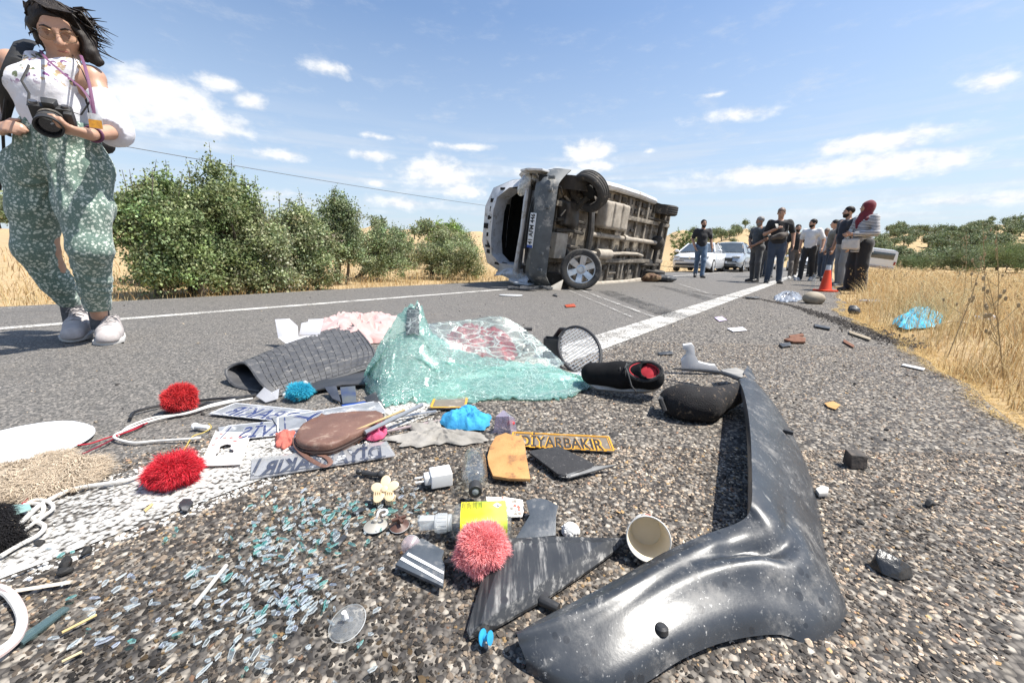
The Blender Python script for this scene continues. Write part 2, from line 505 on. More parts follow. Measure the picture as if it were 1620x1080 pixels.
# ---------------------------------------------------------------- sky
world = bpy.data.worlds.new('World'); sc.world = world; world.use_nodes = True
def build_sky():
	t = NT(world.node_tree); t.n.clear()
	out = t.new('ShaderNodeOutputWorld'); bg = t.new('ShaderNodeBackground'); t.l.new(bg.outputs[0], out.inputs[0])
	sky = t.new('ShaderNodeTexSky', sky_type='NISHITA'); sky.sun_disc = False
	sky.sun_elevation = SUN_EL; sky.sun_rotation = SUN_AZ; sky.air_density = 1.0; sky.dust_density = 1.6; sky.ozone_density = 1.6; sky.altitude = 700
	vec = t.new('ShaderNodeTexCoord').outputs['Generated']
	sep = t.new('ShaderNodeSeparateXYZ'); t.l.new(vec, sep.inputs[0])
	x, y, z = sep.outputs
	az = t.math('ARCTAN2', x, y); el = t.math('ARCSINE', z)
	cmb = t.new('ShaderNodeCombineXYZ'); t.put(cmb.inputs[0], az); t.put(cmb.inputs[1], t.math('MULTIPLY', el, 1.7));
	pv = cmb.outputs[0]
	n1 = t.noise(pv, 9.0, 7, 0.62, 0.3).outputs[0]
	n2 = t.noise(pv, 26.0, 5, 0.6).outputs[0]
	nz = t.math('ADD', t.math('MULTIPLY', t.math('SUBTRACT', n1, 0.5), 3.4), t.math('MULTIPLY', t.math('SUBTRACT', n2, 0.5), 1.3))
	blobs = [(255, 168, 100, 52, 1.05), (335, 198, 72, 34, .95), (352, 134, 40, 18, .95), (396, 160, 34, 20, .85), (517, 108, 44, 17, 1.0),
             (588, 246, 44, 11, .95), (690, 276, 76, 28, 1.0), (594, 290, 26, 8, .8), (596, 216, 44, 10, .6), (936, 240, 54, 20, 1.05), (950, 262, 40, 12, .9), (862, 273, 62, 11, .95),
             (1175, 180, 112, 20, .7), (1395, 222, 135, 18, 1.1), (1470, 208, 60, 13, .95), (1575, 125, 72, 30, .75), (730, 303, 90, 22, .6), (1027, 240, 22, 10, .7),
             (1280, 272, 400, 22, .95), (1500, 318, 320, 20, .7), (640, 320, 160, 18, .5), (430, 245, 90, 16, .5), (730, 232, 80, 12, .55), (440, 305, 60, 14, .55), (1130, 150, 60, 10, .45)]
	dens = None
	for (px, py, w, h, a) in blobs:
		d0 = ray(px, py).normalized(); dx = ray(px + w, py).normalized(); dy = ray(px, py - h).normalized()
		a0 = math.atan2(d0.x, d0.y); e0 = math.asin(d0.z)
		wa = math.hypot(math.atan2(dx.x, dx.y) - a0, 0); he = abs(math.asin(dy.z) - e0)
		sk = (math.asin(dx.z) - e0) / max(wa, 1e-4)             # a level streak in the sky, not in the frame
		u = t.math('MULTIPLY', t.math('SUBTRACT', az, a0), 1 / wa)
		v = t.math('MULTIPLY', t.math('SUBTRACT', el, e0), 1 / he)
		r = t.math('SQRT', t.math('ADD', t.math('MULTIPLY', u, u), t.math('MULTIPLY', v, v)))
		q = t.math('SUBTRACT', a, r)
		dens = q if dens is None else t.math('SMOOTH_MAX', dens, q, 0.15)
	d = t.math('ADD', dens, t.math('MULTIPLY', nz, 0.62))
	puff = t.mapr(d, -0.22, 0.62)
	# thin bands low over the horizon, all round, and faint wisps higher up
	pv2 = t.mapping(pv, scale=(1.1, 9, 1), rot=(0, 0, R(3)))
	nb = t.noise(pv2, 2.2, 5, 0.55).outputs[0]
	band = t.math('MULTIPLY', t.mapr(nb, 0.42, 0.66, 0, 0.6), t.math('MULTIPLY', t.mapr(el, 0.0, 0.1), t.mapr(el, 0.34, 0.16)))
	nw = t.noise(t.mapping(pv, scale=(2, 3.2, 1), rot=(0, 0, R(-14))), 4.5, 7, 0.66).outputs[0]
	wisp = t.math('MULTIPLY', t.mapr(nw, 0.50, 0.80, 0, 0.5), t.mapr(el, 0.85, 0.15))
	haze = t.mapr(el, 0.50, -0.02, 0, 0.88, False)
	mask = t.math('MAXIMUM', t.math('MAXIMUM', puff, band), wisp)
	cshade = t.mapr(t.math('ADD', n2, t.math('MULTIPLY', d, 0.25)), 0.3, 0.75)
	ccol = t.mix(cshade, (5.0, 5.35, 5.9), (6.8, 6.9, 7.0))
	base = t.mix(haze, t.mix(1.0, sky.outputs[0], (1.34, 1.37, 1.36), 'MULTIPLY'), (4.0, 4.6, 5.2))
	base = t.mix(mask, base, ccol)
	t.put(bg.inputs[0], base); bg.inputs[1].default_value = 0.095
build_sky()

# ---------------------------------------------------------------- ground materials
def ground_mat():
	m, t, out = newmat('dry_ground')
	v = t.new('ShaderNodeTexCoord').outputs['Object']
	a = t.noise(v, 0.35, 5, 0.6).outputs[0]; b = t.noise(v, 30, 4, 0.7).outputs[0]; c = t.noise(v, 0.05, 3, 0.5).outputs[0]
	c1 = t.mix(t.ramp(b, [(.35, 0), (.65, 1)]), (0.35, 0.25, 0.13), (0.48, 0.365, 0.205))
	c2 = t.mix(t.ramp(b, [(.35, 0), (.65, 1)]), (0.34, 0.235, 0.125), (0.47, 0.36, 0.22))
	base = t.mix(t.ramp(a, [(.4, 0), (.62, 1)]), c1, c2)
	base = t.mix(t.ramp(c, [(.5, 0), (.7, .6)]), base, (0.40, 0.275, 0.17))
	scrub = t.math('MULTIPLY', t.mapr(t.noise(v, 1.6, 4, .7).outputs[0], .54, .64, 0, .6), t.mapr(t.noise(v, .12, 3).outputs[0], .42, .58, .25, 1))
	base = t.mix(scrub, base, (.22, .185, .10))
	principled(t, out, base, 0.95, spec=0.1, normal=t.bump(b, 0.6, 0.02))
	return m

def road_mat():
	m, t, out = newmat('asphalt')
	v = t.new('ShaderNodeTexCoord').outputs['Object']
	vd = t.vmath('ADD', v, t.vmath('SCALE', t.noise(v, 60, 2).outputs['Color'], .004))
	tt = t.vmath('DOT_PRODUCT', v, tuple(RN)); ss = t.vmath('DOT_PRODUCT', v, tuple(RU))
	big = t.noise(v, 1.1, 5, 0.6).outputs[0]; med = t.noise(v, 7, 5, 0.65).outputs[0]
	lane = t.mapr(t.math('ADD', tt, t.math('MULTIPLY', t.math('SUBTRACT', big, .5), .25)), -0.95, -1.15)      # 1 in the driven lane
	stops = [(0.0, (.022, .02, .019)), (.25, (.055, .05, .046)), (.5, (.155, .138, .12)), (.72, (.27, .24, .20)), (.9, (.42, .375, .315)), (1.0, (.54, .49, .42))]
	va = t.voro(v, 105); vb = t.voro(v, 185)
	ca = t.ramp(t.new('ShaderNodeSeparateColor').outputs[0] if False else va.outputs['Color'], stops)
	cb = t.ramp(vb.outputs['Color'], [(0, (.035, .034, .033)), (.35, (.085, .081, .075)), (.7, (.165, .153, .139)), (1, (.36, .325, .285))])
	edge = t.mapr(va.outputs['Distance'], 0.35, 0.75, 0, .75)
	ca = t.mix(edge, ca, (.02, .018, .017))
	base = t.mix(lane, ca, cb)
	# wheel-polished and dusty patches, tar stains
	base = t.mix(t.mapr(med, .5, .75, 0, .3), base, (.19, .17, .145))
	base = t.mix(t.mapr(big, .58, .76, 0, .35), base, (.06, .056, .053))
	hgt = t.mix(lane, t.math('SUBTRACT', 1.0, va.outputs['Distance']), t.math('MULTIPLY', t.math('SUBTRACT', 1.0, vb.outputs['Distance']), .45))
	principled(t, out, base, t.mapr(med, .3, .7, .62, .9, False), spec=0.35, normal=t.bump(hgt, 0.8, 0.004))
	return m

def paint_mat(name, wear_lo, wear_hi, c=(.74, .72, .68)):
	m, t, out = newmat(name)
	v = t.new('ShaderNodeTexCoord').outputs['Object']
	va = t.voro(v, 110); n = t.noise(v, 5, 6, .7).outputs[0]; n2 = t.noise(v, 60, 4, .7).outputs[0]
	k = t.math('ADD', t.math('ADD', t.math('MULTIPLY', n, .9), t.math('MULTIPLY', n2, .5)), t.math('MULTIPLY', va.outputs['Distance'], .5))
	cov = t.mapr(k, wear_hi, wear_lo)
	b = t.new('ShaderNodeBsdfPrincipled'); t.put(b.inputs['Base Color'], t.mix(t.ramp(n2, [(.35, 0), (.7, 1)]), c, tuple(x * .72 for x in c)))
	b.inputs['Roughness'].default_value = .8; t.put(b.inputs['Normal'], t.bump(t.math('SUBTRACT', 1.0, va.outputs['Distance']), .6, .003))
	tr = t.new('ShaderNodeBsdfTransparent'); mx = t.new('ShaderNodeMixShader'); t.put(mx.inputs[0], cov)
	t.l.new(tr.outputs[0], mx.inputs[1]); t.l.new(b.outputs[0], mx.inputs[2]); t.l.new(mx.outputs[0], out.inputs[0])
	return m

def attr_mat(name, rough=.8, spec=.3, trans=0.0, bump=0.0, bscale=300):
	m, t, out = newmat(name)
	a = t.new('ShaderNodeVertexColor', layer_name='Col').outputs[0]
	nrm = None
	if bump:
		nrm = t.bump(t.noise(t.new('ShaderNodeTexCoord').outputs['Object'], bscale, 3).outputs[0], bump, .002)
	b = principled(t, out, a, rough, spec=spec, normal=nrm)
	if trans:
		tl = t.new('ShaderNodeBsdfTranslucent'); t.l.new(a, tl.inputs[0])
		mx = t.new('ShaderNodeMixShader'); mx.inputs[0].default_value = trans
		t.l.new(b.outputs[0], mx.inputs[1]); t.l.new(tl.outputs[0], mx.inputs[2]); t.l.new(mx.outputs[0], out.inputs[0])
	return m

# ---------------------------------------------------------------- terrain
def sstep(a, b, x):
	q = np.clip((x - a) / (b - a), 0, 1); return q * q * (3 - 2 * q)
def terrain_z(x, y):
	x = np.asarray(x, float); y = np.asarray(y, float)
	s = x * RU.x + y * RU.y; t = x * RN.x + y * RN.y; r = np.hypot(x, y); az = np.degrees(np.arctan2(x, y))
	z = np.full_like(r, -0.045)
	left = sstep(-5.6, -8.5, t)
	z += left * (0.06 * np.maximum(-t - 7.5, 0) * np.exp(-np.maximum(-t - 7.5, 0) / 160))
	right = sstep(0.35, 0.9, t)
	z += right * (0.05 + 0.02 * np.sin(x * 3.1 + y * 1.7) - 0.10 * sstep(2, 9, t))
	hill = 12.5 * np.exp(-((az - 27) / 13) ** 2) + 9.5 * np.exp(-((az - 47) / 8) ** 2) + 9.5 * np.exp(-((az - 60) / 11) ** 2) + 7.5 * sstep(62, 80, az) + 9 * sstep(20, -10, az) * sstep(-60, -20, az)
	z += hill * sstep(55, 210, r) * (1 + .12 * np.sin(az * .9) + .06 * np.sin(az * 2.3 + 1))
	z += 95 * np.exp(-((az + 14) / 7) ** 2) * sstep(600, 1700, r) + 60 * np.exp(-((az + 40) / 14) ** 2) * sstep(900, 2200, r)
	z -= sstep(2600, 5000, r) * 60
	return z
def build_terrain():
	nr, na = 170, 300
	rr = np.concatenate([[0.0], np.geomspace(0.4, 5000, nr - 1)]); aa = np.linspace(0, 2 * PI, na, endpoint=False)
	X = rr[:, None] * np.sin(aa)[None]; Y = rr[:, None] * np.cos(aa)[None]
	V = np.stack([X, Y, terrain_z(X, Y)], -1).reshape(-1, 3)
	i, j = np.meshgrid(np.arange(nr - 1), np.arange(na), indexing='ij'); j2 = (j + 1) % na
	Fc = np.stack([i * na + j, (i + 1) * na + j, (i + 1) * na + j2, i * na + j2], -1).reshape(-1, 4)[:, ::-1]
	o = link('ground', mesh_np('ground', V, Fc), ground_mat())
	tag(o, kind='structure')
build_terrain()

def edge_t(s):                       # where the asphalt ends on the right, along the road
	return 0.62 - 0.42 * float(sstep(1.2, 6.0, np.array(s))) + .035 * math.sin(s * 2.1) + .02 * math.sin(s * 5.3 + 1) + .02 * math.sin(s * 11)
def build_road():
	mb = MB(); ss = [-12 + .25 * i for i in range(120)] + [18 + 3 * i for i in range(70)]
	vs = []
	for s in ss:
		vs += [ST(s, -5.5 + .05 * math.sin(s * 1.3)), ST(s, -3.98), ST(s, -1.0), ST(s, edge_t(s))]
	vs += [ST(s, edge_t(s) + .05, -.07) for s in ss]; k = 4 * len(ss)
	fs = []
	for i in range(len(ss) - 1):
		a = 4 * i
		fs += [(a + q, a + q + 1, a + q + 5, a + q + 4) for q in range(3)] + [(a + 3, k + i, k + i + 1, a + 7)]
	mb.add(vs, fs)
	tag(link('road', mb.mesh('road'), road_mat()), kind='structure')
build_road()

PAINT = paint_mat('road_paint', .86, 1.17, (.60, .58, .54)); PAINT_WORN = paint_mat('worn_road_paint', .66, .86)
def strip(name, s0, s1, t0, t1, m, z=.004, step=.2, wob=0.0):
	mb = MB(); n = max(2, int((s1 - s0) / step)); vs = []
	for i in range(n + 1):
		s = s0 + (s1 - s0) * i / n; w = wob * math.sin(s * 1.7)
		vs += [ST(s, t0 + w, z), ST(s, t1 + w, z)]
	mb.add(vs, [(2 * i, 2 * i + 1, 2 * i + 3, 2 * i + 2) for i in range(n)])
	o = link(name, mb.mesh(name), m); tag(o, kind='structure')
	return o
strip('edge_line_marking', -2, 150, -1.15, -.93, PAINT)
strip('centre_line_marking', -6, 120, -4.05, -3.93, PAINT)
strip('far_edge_line_marking', -6, 100, -5.36, -5.30, PAINT_WORN)
# tyre and scrape marks near the van
SCR = paint_mat('scrape_mark', .72, 1.05, (.55, .53, .5)); TYRE = paint_mat('tyre_mark', .7, 1.05, (.018, .018, .019))
def mark(name, pix, w, m, z):
	pts = [G(*p) for p in pix]; mb = MB(); vs = []
	for i, p in enumerate(pts):
		a = pts[max(i - 1, 0)]; b = pts[min(i + 1, len(pts) - 1)]; d = (b - a).normalized(); nn = Vector((-d.y, d.x, 0)) * w / 2
		vs += [p - nn + Vector((0, 0, z)), p + nn + Vector((0, 0, z))]
	mb.add(vs, [(2 * i, 2 * i + 1, 2 * i + 3, 2 * i + 2) for i in range(len(pts) - 1)])
	tag(link(name, mb.mesh(name), m), kind='structure')
mark('scrape_marking', [(918, 459), (960, 475), (1035, 503)], .05, SCR, .009)
mark('scrape_marking', [(900, 460), (935, 475), (1000, 503)], .03, SCR, .010)
mark('tyre_marking', [(955, 460), (1000, 476), (1075, 503)], .28, TYRE, .008)
mark('tyre_marking', [(1040, 452), (1080, 462), (1125, 475)], .20, TYRE, .0085)
mark('scrape_marking', [(1075, 450), (1105, 460), (1120, 465)], .05, SCR, .011)

# ---------------------------------------------------------------- loose chips of the road surface
STONE_COLS = np.array([(.035, .033, .032), (.06, .055, .052), (.10, .092, .085), (.15, .132, .115), (.23, .20, .17), (.33, .29, .24), (.46, .42, .36), (.27, .18, .13), (.30, .22, .12)])
STONE_COLS = STONE_COLS * np.array((1.25, 1.18, 1.1)); STONE_P = np.array([.24, .17, .13, .13, .13, .09, .035, .015, .02]); STONE_P = STONE_P / STONE_P.sum()
ICO_V, ICO_F = None, None
def ico():
	bm = bmesh.new(); bmesh.ops.create_icosphere(bm, subdivisions=1, radius=1)
	V = np.array([v.co[:] for v in bm.verts]); Fc = np.array([[v.index for v in f.verts] for f in bm.faces]); bm.free()
	return V, Fc
ICO_V, ICO_F = ico()
OCT_V = np.array([(1, 0, 0), (-1, 0, 0), (0, 1, 0), (0, -1, 0), (0, 0, 1), (0, 0, -1)], float)
OCT_F = np.array([(0, 2, 4), (2, 1, 4), (1, 3, 4), (3, 0, 4), (2, 0, 5), (1, 2, 5), (3, 1, 5), (0, 3, 5)])
def rocks(P, S, C, base=(None, None), flat=.6, var=.28, nvar=24):
	"""many small angular stones as arrays: positions, sizes, colours"""
	bV, bF = base; n = len(P); k = len(bV)
	bank = bV[None] * (1 + rng.uniform(-var, var, (nvar, k, 1))) + rng.uniform(-.12, .12, (nvar, k, 3))
	V = bank[rng.integers(0, nvar, n)]
	sc3 = np.stack([rng.uniform(.75, 1.3, n), rng.uniform(.7, 1.1, n), rng.uniform(flat * .7, flat * 1.3, n)], 1)
	V = V * sc3[:, None]
	a = rng.uniform(0, 6.28, n); tx = rng.normal(0, .22, n); ty = rng.normal(0, .22, n)
	x = V[..., 0] * np.cos(a)[:, None] - V[..., 1] * np.sin(a)[:, None]; y = V[..., 0] * np.sin(a)[:, None] + V[..., 1] * np.cos(a)[:, None]
	z = V[..., 2] + x * tx[:, None] + y * ty[:, None]
	V = np.stack([x, y, z], -1) * S[:, None, None] + P[:, None]
	Fc = bF[None] + (np.arange(n) * k)[:, None, None]
	return V.reshape(-1, 3), Fc.reshape(-1, 3), np.repeat(C, k, 0)
STONE_MAT = attr_mat('stone_chip', .78, .35, bump=.25, bscale=500)
def build_chips():
	def sample(n, d0, d1):
		d = np.sqrt(rng.uniform(d0 ** 2, d1 ** 2, n)); x = rng.uniform(-1.5, 1.5, n) * d
		s = x * RU.x + d * RU.y; t = x * RN.x + d * RN.y
		return x, d, s, t
	sets = []
	for (n, d0, d1, base, r0, r1) in ((46000, .36, 1.0, (ICO_V, ICO_F), .0019, .0046), (74000, .98, 2.4, (OCT_V, OCT_F), .0023, .0047)):
		x, d, s, t = sample(n, d0, d1)
		et = np.array([edge_t(q) for q in s]); keep = (t < et) & ~((t > -1.16) & (t < -.93) & (rng.random(n) < .92)) & ((t > -1.28) | (rng.random(n) < np.where(t > -1.5, .35, .10)))
		x, d, s, t = x[keep], d[keep], s[keep], t[keep]; m = len(x)
		S = r0 + (r1 - r0) * rng.random(m) ** 1.9
		big = rng.random(m) < .035; S[big] *= 1.4
		C = STONE_COLS[rng.choice(len(STONE_COLS), m, p=STONE_P)] * rng.uniform(.8, 1.25, (m, 1))
		stain = np.zeros(m)
		for px_, py_, r_, a_ in ((330, 960, .20, .75), (560, 960, .18, .7), (180, 1030, .2, .7), (640, 1050, .15, .6), (480, 880, .16, .5), (700, 780, .2, .35), (1130, 740, .12, .35), (900, 900, .16, .3), (1420, 830, .1, .5), (1385, 790, .05, .5)):
			g_ = G(px_, py_); stain = np.maximum(stain, a_ * np.exp(-((x - g_.x) ** 2 + (d - g_.y) ** 2) / r_ ** 2))
		blot = np.sin(x * 17 + 2.5 * np.sin(d * 13)) + np.sin(d * 21 + 2 * np.sin(x * 9 + 1)); stain = np.clip(stain + .22 * (blot > .9), 0, .85)
		C = C * (1 - stain[:, None]) * np.array((.98, .93, .87)) * np.where(x > .25, 1.22, 1.0)[:, None]
		# worn white paint still on many stones of the edge line
		onl = (t > -1.20) & (t < -.90) & (rng.random(m) < .72)
		C[onl] = np.array((.60, .58, .54)) * rng.uniform(.8, 1.1, (onl.sum(), 1))
		P = np.stack([x, d, rng.uniform(-.0016, .0009, m)], 1)
		S = np.where(t < -1.28, S * .6, S)
		sets.append(rocks(P, S, C, base, .55))
	V = []; Fc = []; C = []; b = 0
	for v, f, c in sets: V.append(v); Fc.append(f + b); C.append(c); b += len(v)
	me = mesh_np('stone_chips', np.concatenate(V), np.concatenate(Fc), smooth=False); point_color(me, np.concatenate(C))
	tag(link('stone_chips', me, STONE_MAT), 'grey and tan stone chips bedded in the worn asphalt', 'gravel', kind='stuff')
build_chips()

# the crumbled ridge and straw across the shoulder
def build_ridge():
	pix = [(1060, 455), (1120, 466), (1205, 474), (1260, 486), (1320, 506), (1375, 525), (1415, 540), (1440, 550)]
	pts = np.array([G(*p)[:2] for p in pix]); L = np.concatenate([[0], np.cumsum(np.linalg.norm(np.diff(pts, axis=0), axis=1))])
	n = 2600; u = rng.uniform(.0, 1, n) ** .45 * L[-1]
	x = np.interp(u, L, pts[:, 0]); y = np.interp(u, L, pts[:, 1]); w = np.interp(u, L, [.012, .012, .02, .03, .05, .08, .08, .05])
	P = np.stack([x + rng.normal(0, 1, n) * w, y + rng.normal(0, 1, n) * w * .6, rng.uniform(0, .012, n)], 1)
	S = rng.uniform(.003, .010, n) * np.clip(np.interp(u, L, [.6, .6, .8, 1, 1, 1, 1, .8]), 0, 1)
	C = np.array((.045, .039, .034)) * rng.uniform(.6, 2.6, (n, 1))
	V, Fc, CC = rocks(P, S, C, (OCT_V, OCT_F), .8)
	me = mesh_np('asphalt_crumbs', V, Fc, smooth=False); point_color(me, CC)
	tag(link('asphalt_crumbs', me, STONE_MAT), 'black crumbled asphalt heaped along a crack across the shoulder', 'rubble', kind='stuff')
build_ridge()

# straw bits and grit scattered over the asphalt
def build_grit():
	n = 1500; d = np.sqrt(rng.uniform(.5 ** 2, 7 ** 2, n)); x = rng.uniform(-1.2, 1.4, n) * d; t = x * RN.x + d * RN.y
	k = (t < .5) & ((t > -1.3) | (rng.random(n) < .25)); x, d = x[k], d[k]; n = len(x)
	C = np.where(rng.random((n, 1)) < .6, np.array([[.025, .023, .022]]), np.array([[.30, .25, .19]])) * rng.uniform(.6, 1.5, (n, 1))
	V, Fc, CC = rocks(np.stack([x, d, np.full(n, .003)], 1), rng.uniform(.003, .0075, n), C, (ICO_V, ICO_F), .6)
	me = mesh_np('loose_grit', V, Fc, smooth=False); point_color(me, CC); tag(link('loose_grit', me, STONE_MAT), 'dark and pale grit scattered over the road surface', 'grit', kind='stuff')
build_grit()
# ---------------------------------------------------------------- grass
def blades(P, Hh, W, lean, C, segs=3, curl=.35):
	"""grass blades: bent tapering strips"""
	n = len(P); a = rng.uniform(0, 6.28, n); ld = np.stack([np.cos(a), np.sin(a)], 1) * (lean * rng.uniform(.2, 1.3, n))[:, None]
	wa = a + PI / 2 + rng.normal(0, .5, n); wd = np.stack([np.cos(wa), np.sin(wa)], 1)
	rows = []
	for k in range(segs + 1):
		f = k / segs; b = f + curl * f * f
		c = np.stack([P[:, 0] + ld[:, 0] * Hh * b * f, P[:, 1] + ld[:, 1] * Hh * b * f, P[:, 2] + Hh * f * (1 - .25 * lean * f)], 1)
		w = (W * (1 - f) ** .7)[:, None] * wd
		if k < segs: rows += [c - np.pad(w, ((0, 0), (0, 1))), c + np.pad(w, ((0, 0), (0, 1)))]
		else: rows.append(c)
	V = np.stack(rows, 1); k = V.shape[1]; fs = []
	for q in range(segs - 1): fs += [(2 * q, 2 * q + 1, 2 * q + 3), (2 * q, 2 * q + 3, 2 * q + 2)]
	fs.append((2 * segs - 2, 2 * segs - 1, 2 * segs))
	Fc = np.array(fs)[None] + (np.arange(n) * k)[:, None, None]
	return V.reshape(-1, 3), Fc.reshape(-1, 3), np.repeat(C, k, 0), V[:, -1]
def heads(T, L, C, n_per=5, droop=.5):
	"""drooping seed heads at blade tips: small lozenges"""
	n = len(T) * n_per; base = np.repeat(T, n_per, 0); l = np.repeat(L, n_per) * rng.uniform(.6, 1.2, n)
	base = base + rng.normal(0, 1, (n, 3)) * (l * np.tile(np.linspace(.2, 1.3, n_per), len(T)))[:, None] * (.7, .7, 1.0) - np.array((0, 0, .3)) * l[:, None]
	d = rng.normal(0, 1, (n, 3)); d[:, 2] -= droop; d /= np.linalg.norm(d, axis=1)[:, None]
	s = np.cross(d, rng.normal(0, 1, (n, 3))); s /= np.linalg.norm(s, axis=1)[:, None] + 1e-6
	V = np.stack([base, base + d * l[:, None] * .5 + s * l[:, None] * .14, base + d * l[:, None], base + d * l[:, None] * .5 - s * l[:, None] * .14], 1)
	Fc = np.array([(0, 1, 2), (0, 2, 3)])[None] + (np.arange(n) * 4)[:, None, None]
	return V.reshape(-1, 3), Fc.reshape(-1, 3), np.repeat(np.repeat(C, n_per, 0), 4, 0)
STRAW = np.array((1.08, 1.03, .88)) * np.array([(.56, .45, .27), (.47, .36, .20), (.62, .53, .35), (.38, .27, .15), (.48, .31, .16), (.32, .24, .16), (.64, .56, .40)])
def straw_cols(n, p=None): return STRAW[rng.choice(len(STRAW), n, p=p)] * rng.uniform(.75, 1.15, (n, 1))
GRASS_MAT = attr_mat('dry_straw', .75, .2, trans=.35)
def join(sets):
	V = []; Fc = []; C = []; b = 0
	for v, f, c in sets: V.append(v); Fc.append(f + b); C.append(c); b += len(v)
	return np.concatenate(V), np.concatenate(Fc), np.concatenate(C)
def stuff_mesh(name, sets, m, label, cat):
	V, Fc, C = join(sets); me = mesh_np(name, V, Fc, smooth=False); point_color(me, C)
	return tag(link(name, me, m), label, cat, kind='stuff')
def ground_pts(s, t):
	x = s * RU.x + t * RN.x; y = s * RU.y + t * RN.y
	return np.stack([x, y, terrain_z(x, y) - .01], 1)
def build_right_grass():
	sets = []
	# near verge, patchy
	for (n, s0, s1, dt0, dt1, h0, h1, w) in ((21000, -.6, 3.0, .10, 2.2, .12, .46, .0013), (20000, 2.2, 7.5, .05, 4.5, .20, .54, .0018), (15000, 7, 16, .0, 11, .24, .56, .0034), (10000, 15, 48, .2, 38, .25, .5, .008)):
		s = rng.uniform(s0, s1, n); u = rng.random(n)
		e = np.array([edge_t(q) for q in s]); t = e + dt0 + (dt1 - dt0) * u ** (1.5 if n > 9000 else 1)
		clump = np.sin(s * 7 + 3 * np.sin(t * 5)) * .5 + .5
		keep = rng.random(n) < .35 + .65 * clump
		s, t = s[keep], t[keep]; n = len(s); e = e[keep]
		near = np.clip((t - e) / .5, .25, 1)
		H = (h0 + (h1 - h0) * rng.random(n)) * near
		v, f, c, tips = blades(ground_pts(s, t), H, w * rng.uniform(.6, 1.4, n), .55, straw_cols(n)); sets.append((v, f, c))
		pick = (rng.random(n) < .30) & (near > .9)
		if pick.any() and s0 < 15: sets.append(heads(tips[pick], np.full(pick.sum(), .022 if s0 < 6 else .035), straw_cols(pick.sum())))
	stuff_mesh('dry_grass', sets, GRASS_MAT, 'tall dry golden grass along the right verge', 'grass')
	# flattened chaff at the asphalt edge
	sets = []
	n = 21000; s = rng.uniform(-.3, 7, n); e = np.array([edge_t(q) for q in s]); t = e + np.abs(rng.normal(0, .19, n)) - .05
	x = ground_pts(s, t); x[:, 2] = np.maximum(x[:, 2], np.where(t < e, 0.002, -.03)) + rng.uniform(0, .012, n)
	v, f, c, tips = blades(x, rng.uniform(.01, .03, n), rng.uniform(.0006, .0013, n), 2.6, straw_cols(n, [.3, .25, .25, .05, .05, .0, .1]) * (1.05, .98, .8), segs=2)
	sets.append((v, f, c))
	stuff_mesh('straw_chaff', sets, GRASS_MAT, 'flattened yellow straw chaff along the asphalt edge', 'straw')
build_right_grass()
def build_left_grass():
	sets = []
	for (n, s0, s1, t0, t1, h0, h1, w) in ((15000, -2, 14, -5.55, -8.5, .08, .26, .003), (11000, -2, 22, -8, -16, .10, .30, .005), (7000, 0, 60, -5.7, -40, .15, .35, .011)):
		s = rng.uniform(s0, s1, n); t = t0 + (t1 - t0) * rng.random(n) ** 1.25
		keep = rng.random(n) < .4 + .6 * (np.sin(s * 3.3 + np.sin(t * 4) * 2) * .5 + .5); s, t = s[keep], t[keep]; n = len(s)
		H = (h0 + (h1 - h0) * rng.random(n) ** 1.5) * np.clip((-t - 5.45) / .5, .25, 1)
		tall = rng.random(n) < .03; H[tall] *= 1.5
		v, f, c, tips = blades(ground_pts(s, t), H, w * rng.uniform(.6, 1.4, n), .5, straw_cols(n)); sets.append((v, f, c))
		pick = rng.random(n) < .10
		sets.append(heads(tips[pick], np.full(pick.sum(), .035), straw_cols(pick.sum()), 4))
	stuff_mesh('dry_grass', sets, GRASS_MAT, 'short dry golden grass below the roadside oak bushes', 'grass')
build_left_grass()
def build_straw():
	n = 900; d = np.sqrt(rng.uniform(.5 ** 2, 6 ** 2, n)); x = rng.uniform(-1.1, 1.3, n) * d; t = x * RN.x + d * RN.y; k = (t < .5) & (t > -1.6); x, d = x[k], d[k]; n = len(x)
	v, f, c, tips = blades(np.stack([x, d, np.full(n, .005)], 1), rng.uniform(.003, .008, n), rng.uniform(.0004, .0009, n), 5.0, straw_cols(n), segs=2)
	stuff_mesh('straw_bits', [(v, f, c)], GRASS_MAT, 'loose straw bits blown over the shoulder', 'straw')
build_straw()

# ---------------------------------------------------------------- trees
LEAF_MAT = attr_mat('oak_leaf', .62, .35, trans=.25)
BARK = mat('oak_bark', (.13, .105, .08), (.07, .055, .045), 18, .9, .8, 60, stretch=(1, 1, .3), bdist=.01)
def leaves(P, size, C, up=.35):
	n = len(P); d = rng.normal(0, 1, (n, 3)); d[:, 2] += up; d /= np.linalg.norm(d, axis=1)[:, None]
	s = np.cross(d, rng.normal(0, 1, (n, 3))); s /= np.linalg.norm(s, axis=1)[:, None] + 1e-6
	nn = np.cross(d, s); L = size * rng.uniform(.65, 1.3, n); l = L[:, None]
	V = np.stack([P, P + d * l * .5 + s * l * .34 + nn * l * .06, P + d * l, P + d * l * .5 - s * l * .34 + nn * l * .06], 1)
	Fc = np.array([(0, 1, 2), (0, 2, 3)])[None] + (np.arange(n) * 4)[:, None, None]
	return V.reshape(-1, 3), Fc.reshape(-1, 3), np.repeat(C, 4, 0)
def leaf_cols(n, tone):
	base = np.array([(.150, .172, .088), (.215, .235, .145), (.092, .12, .055), (.30, .315, .215), (.17, .195, .09)])
	return base[rng.choice(5, n, p=[.3, .28, .18, .12, .12])] * rng.uniform(.75, 1.2, (n, 1)) * np.array(tone)
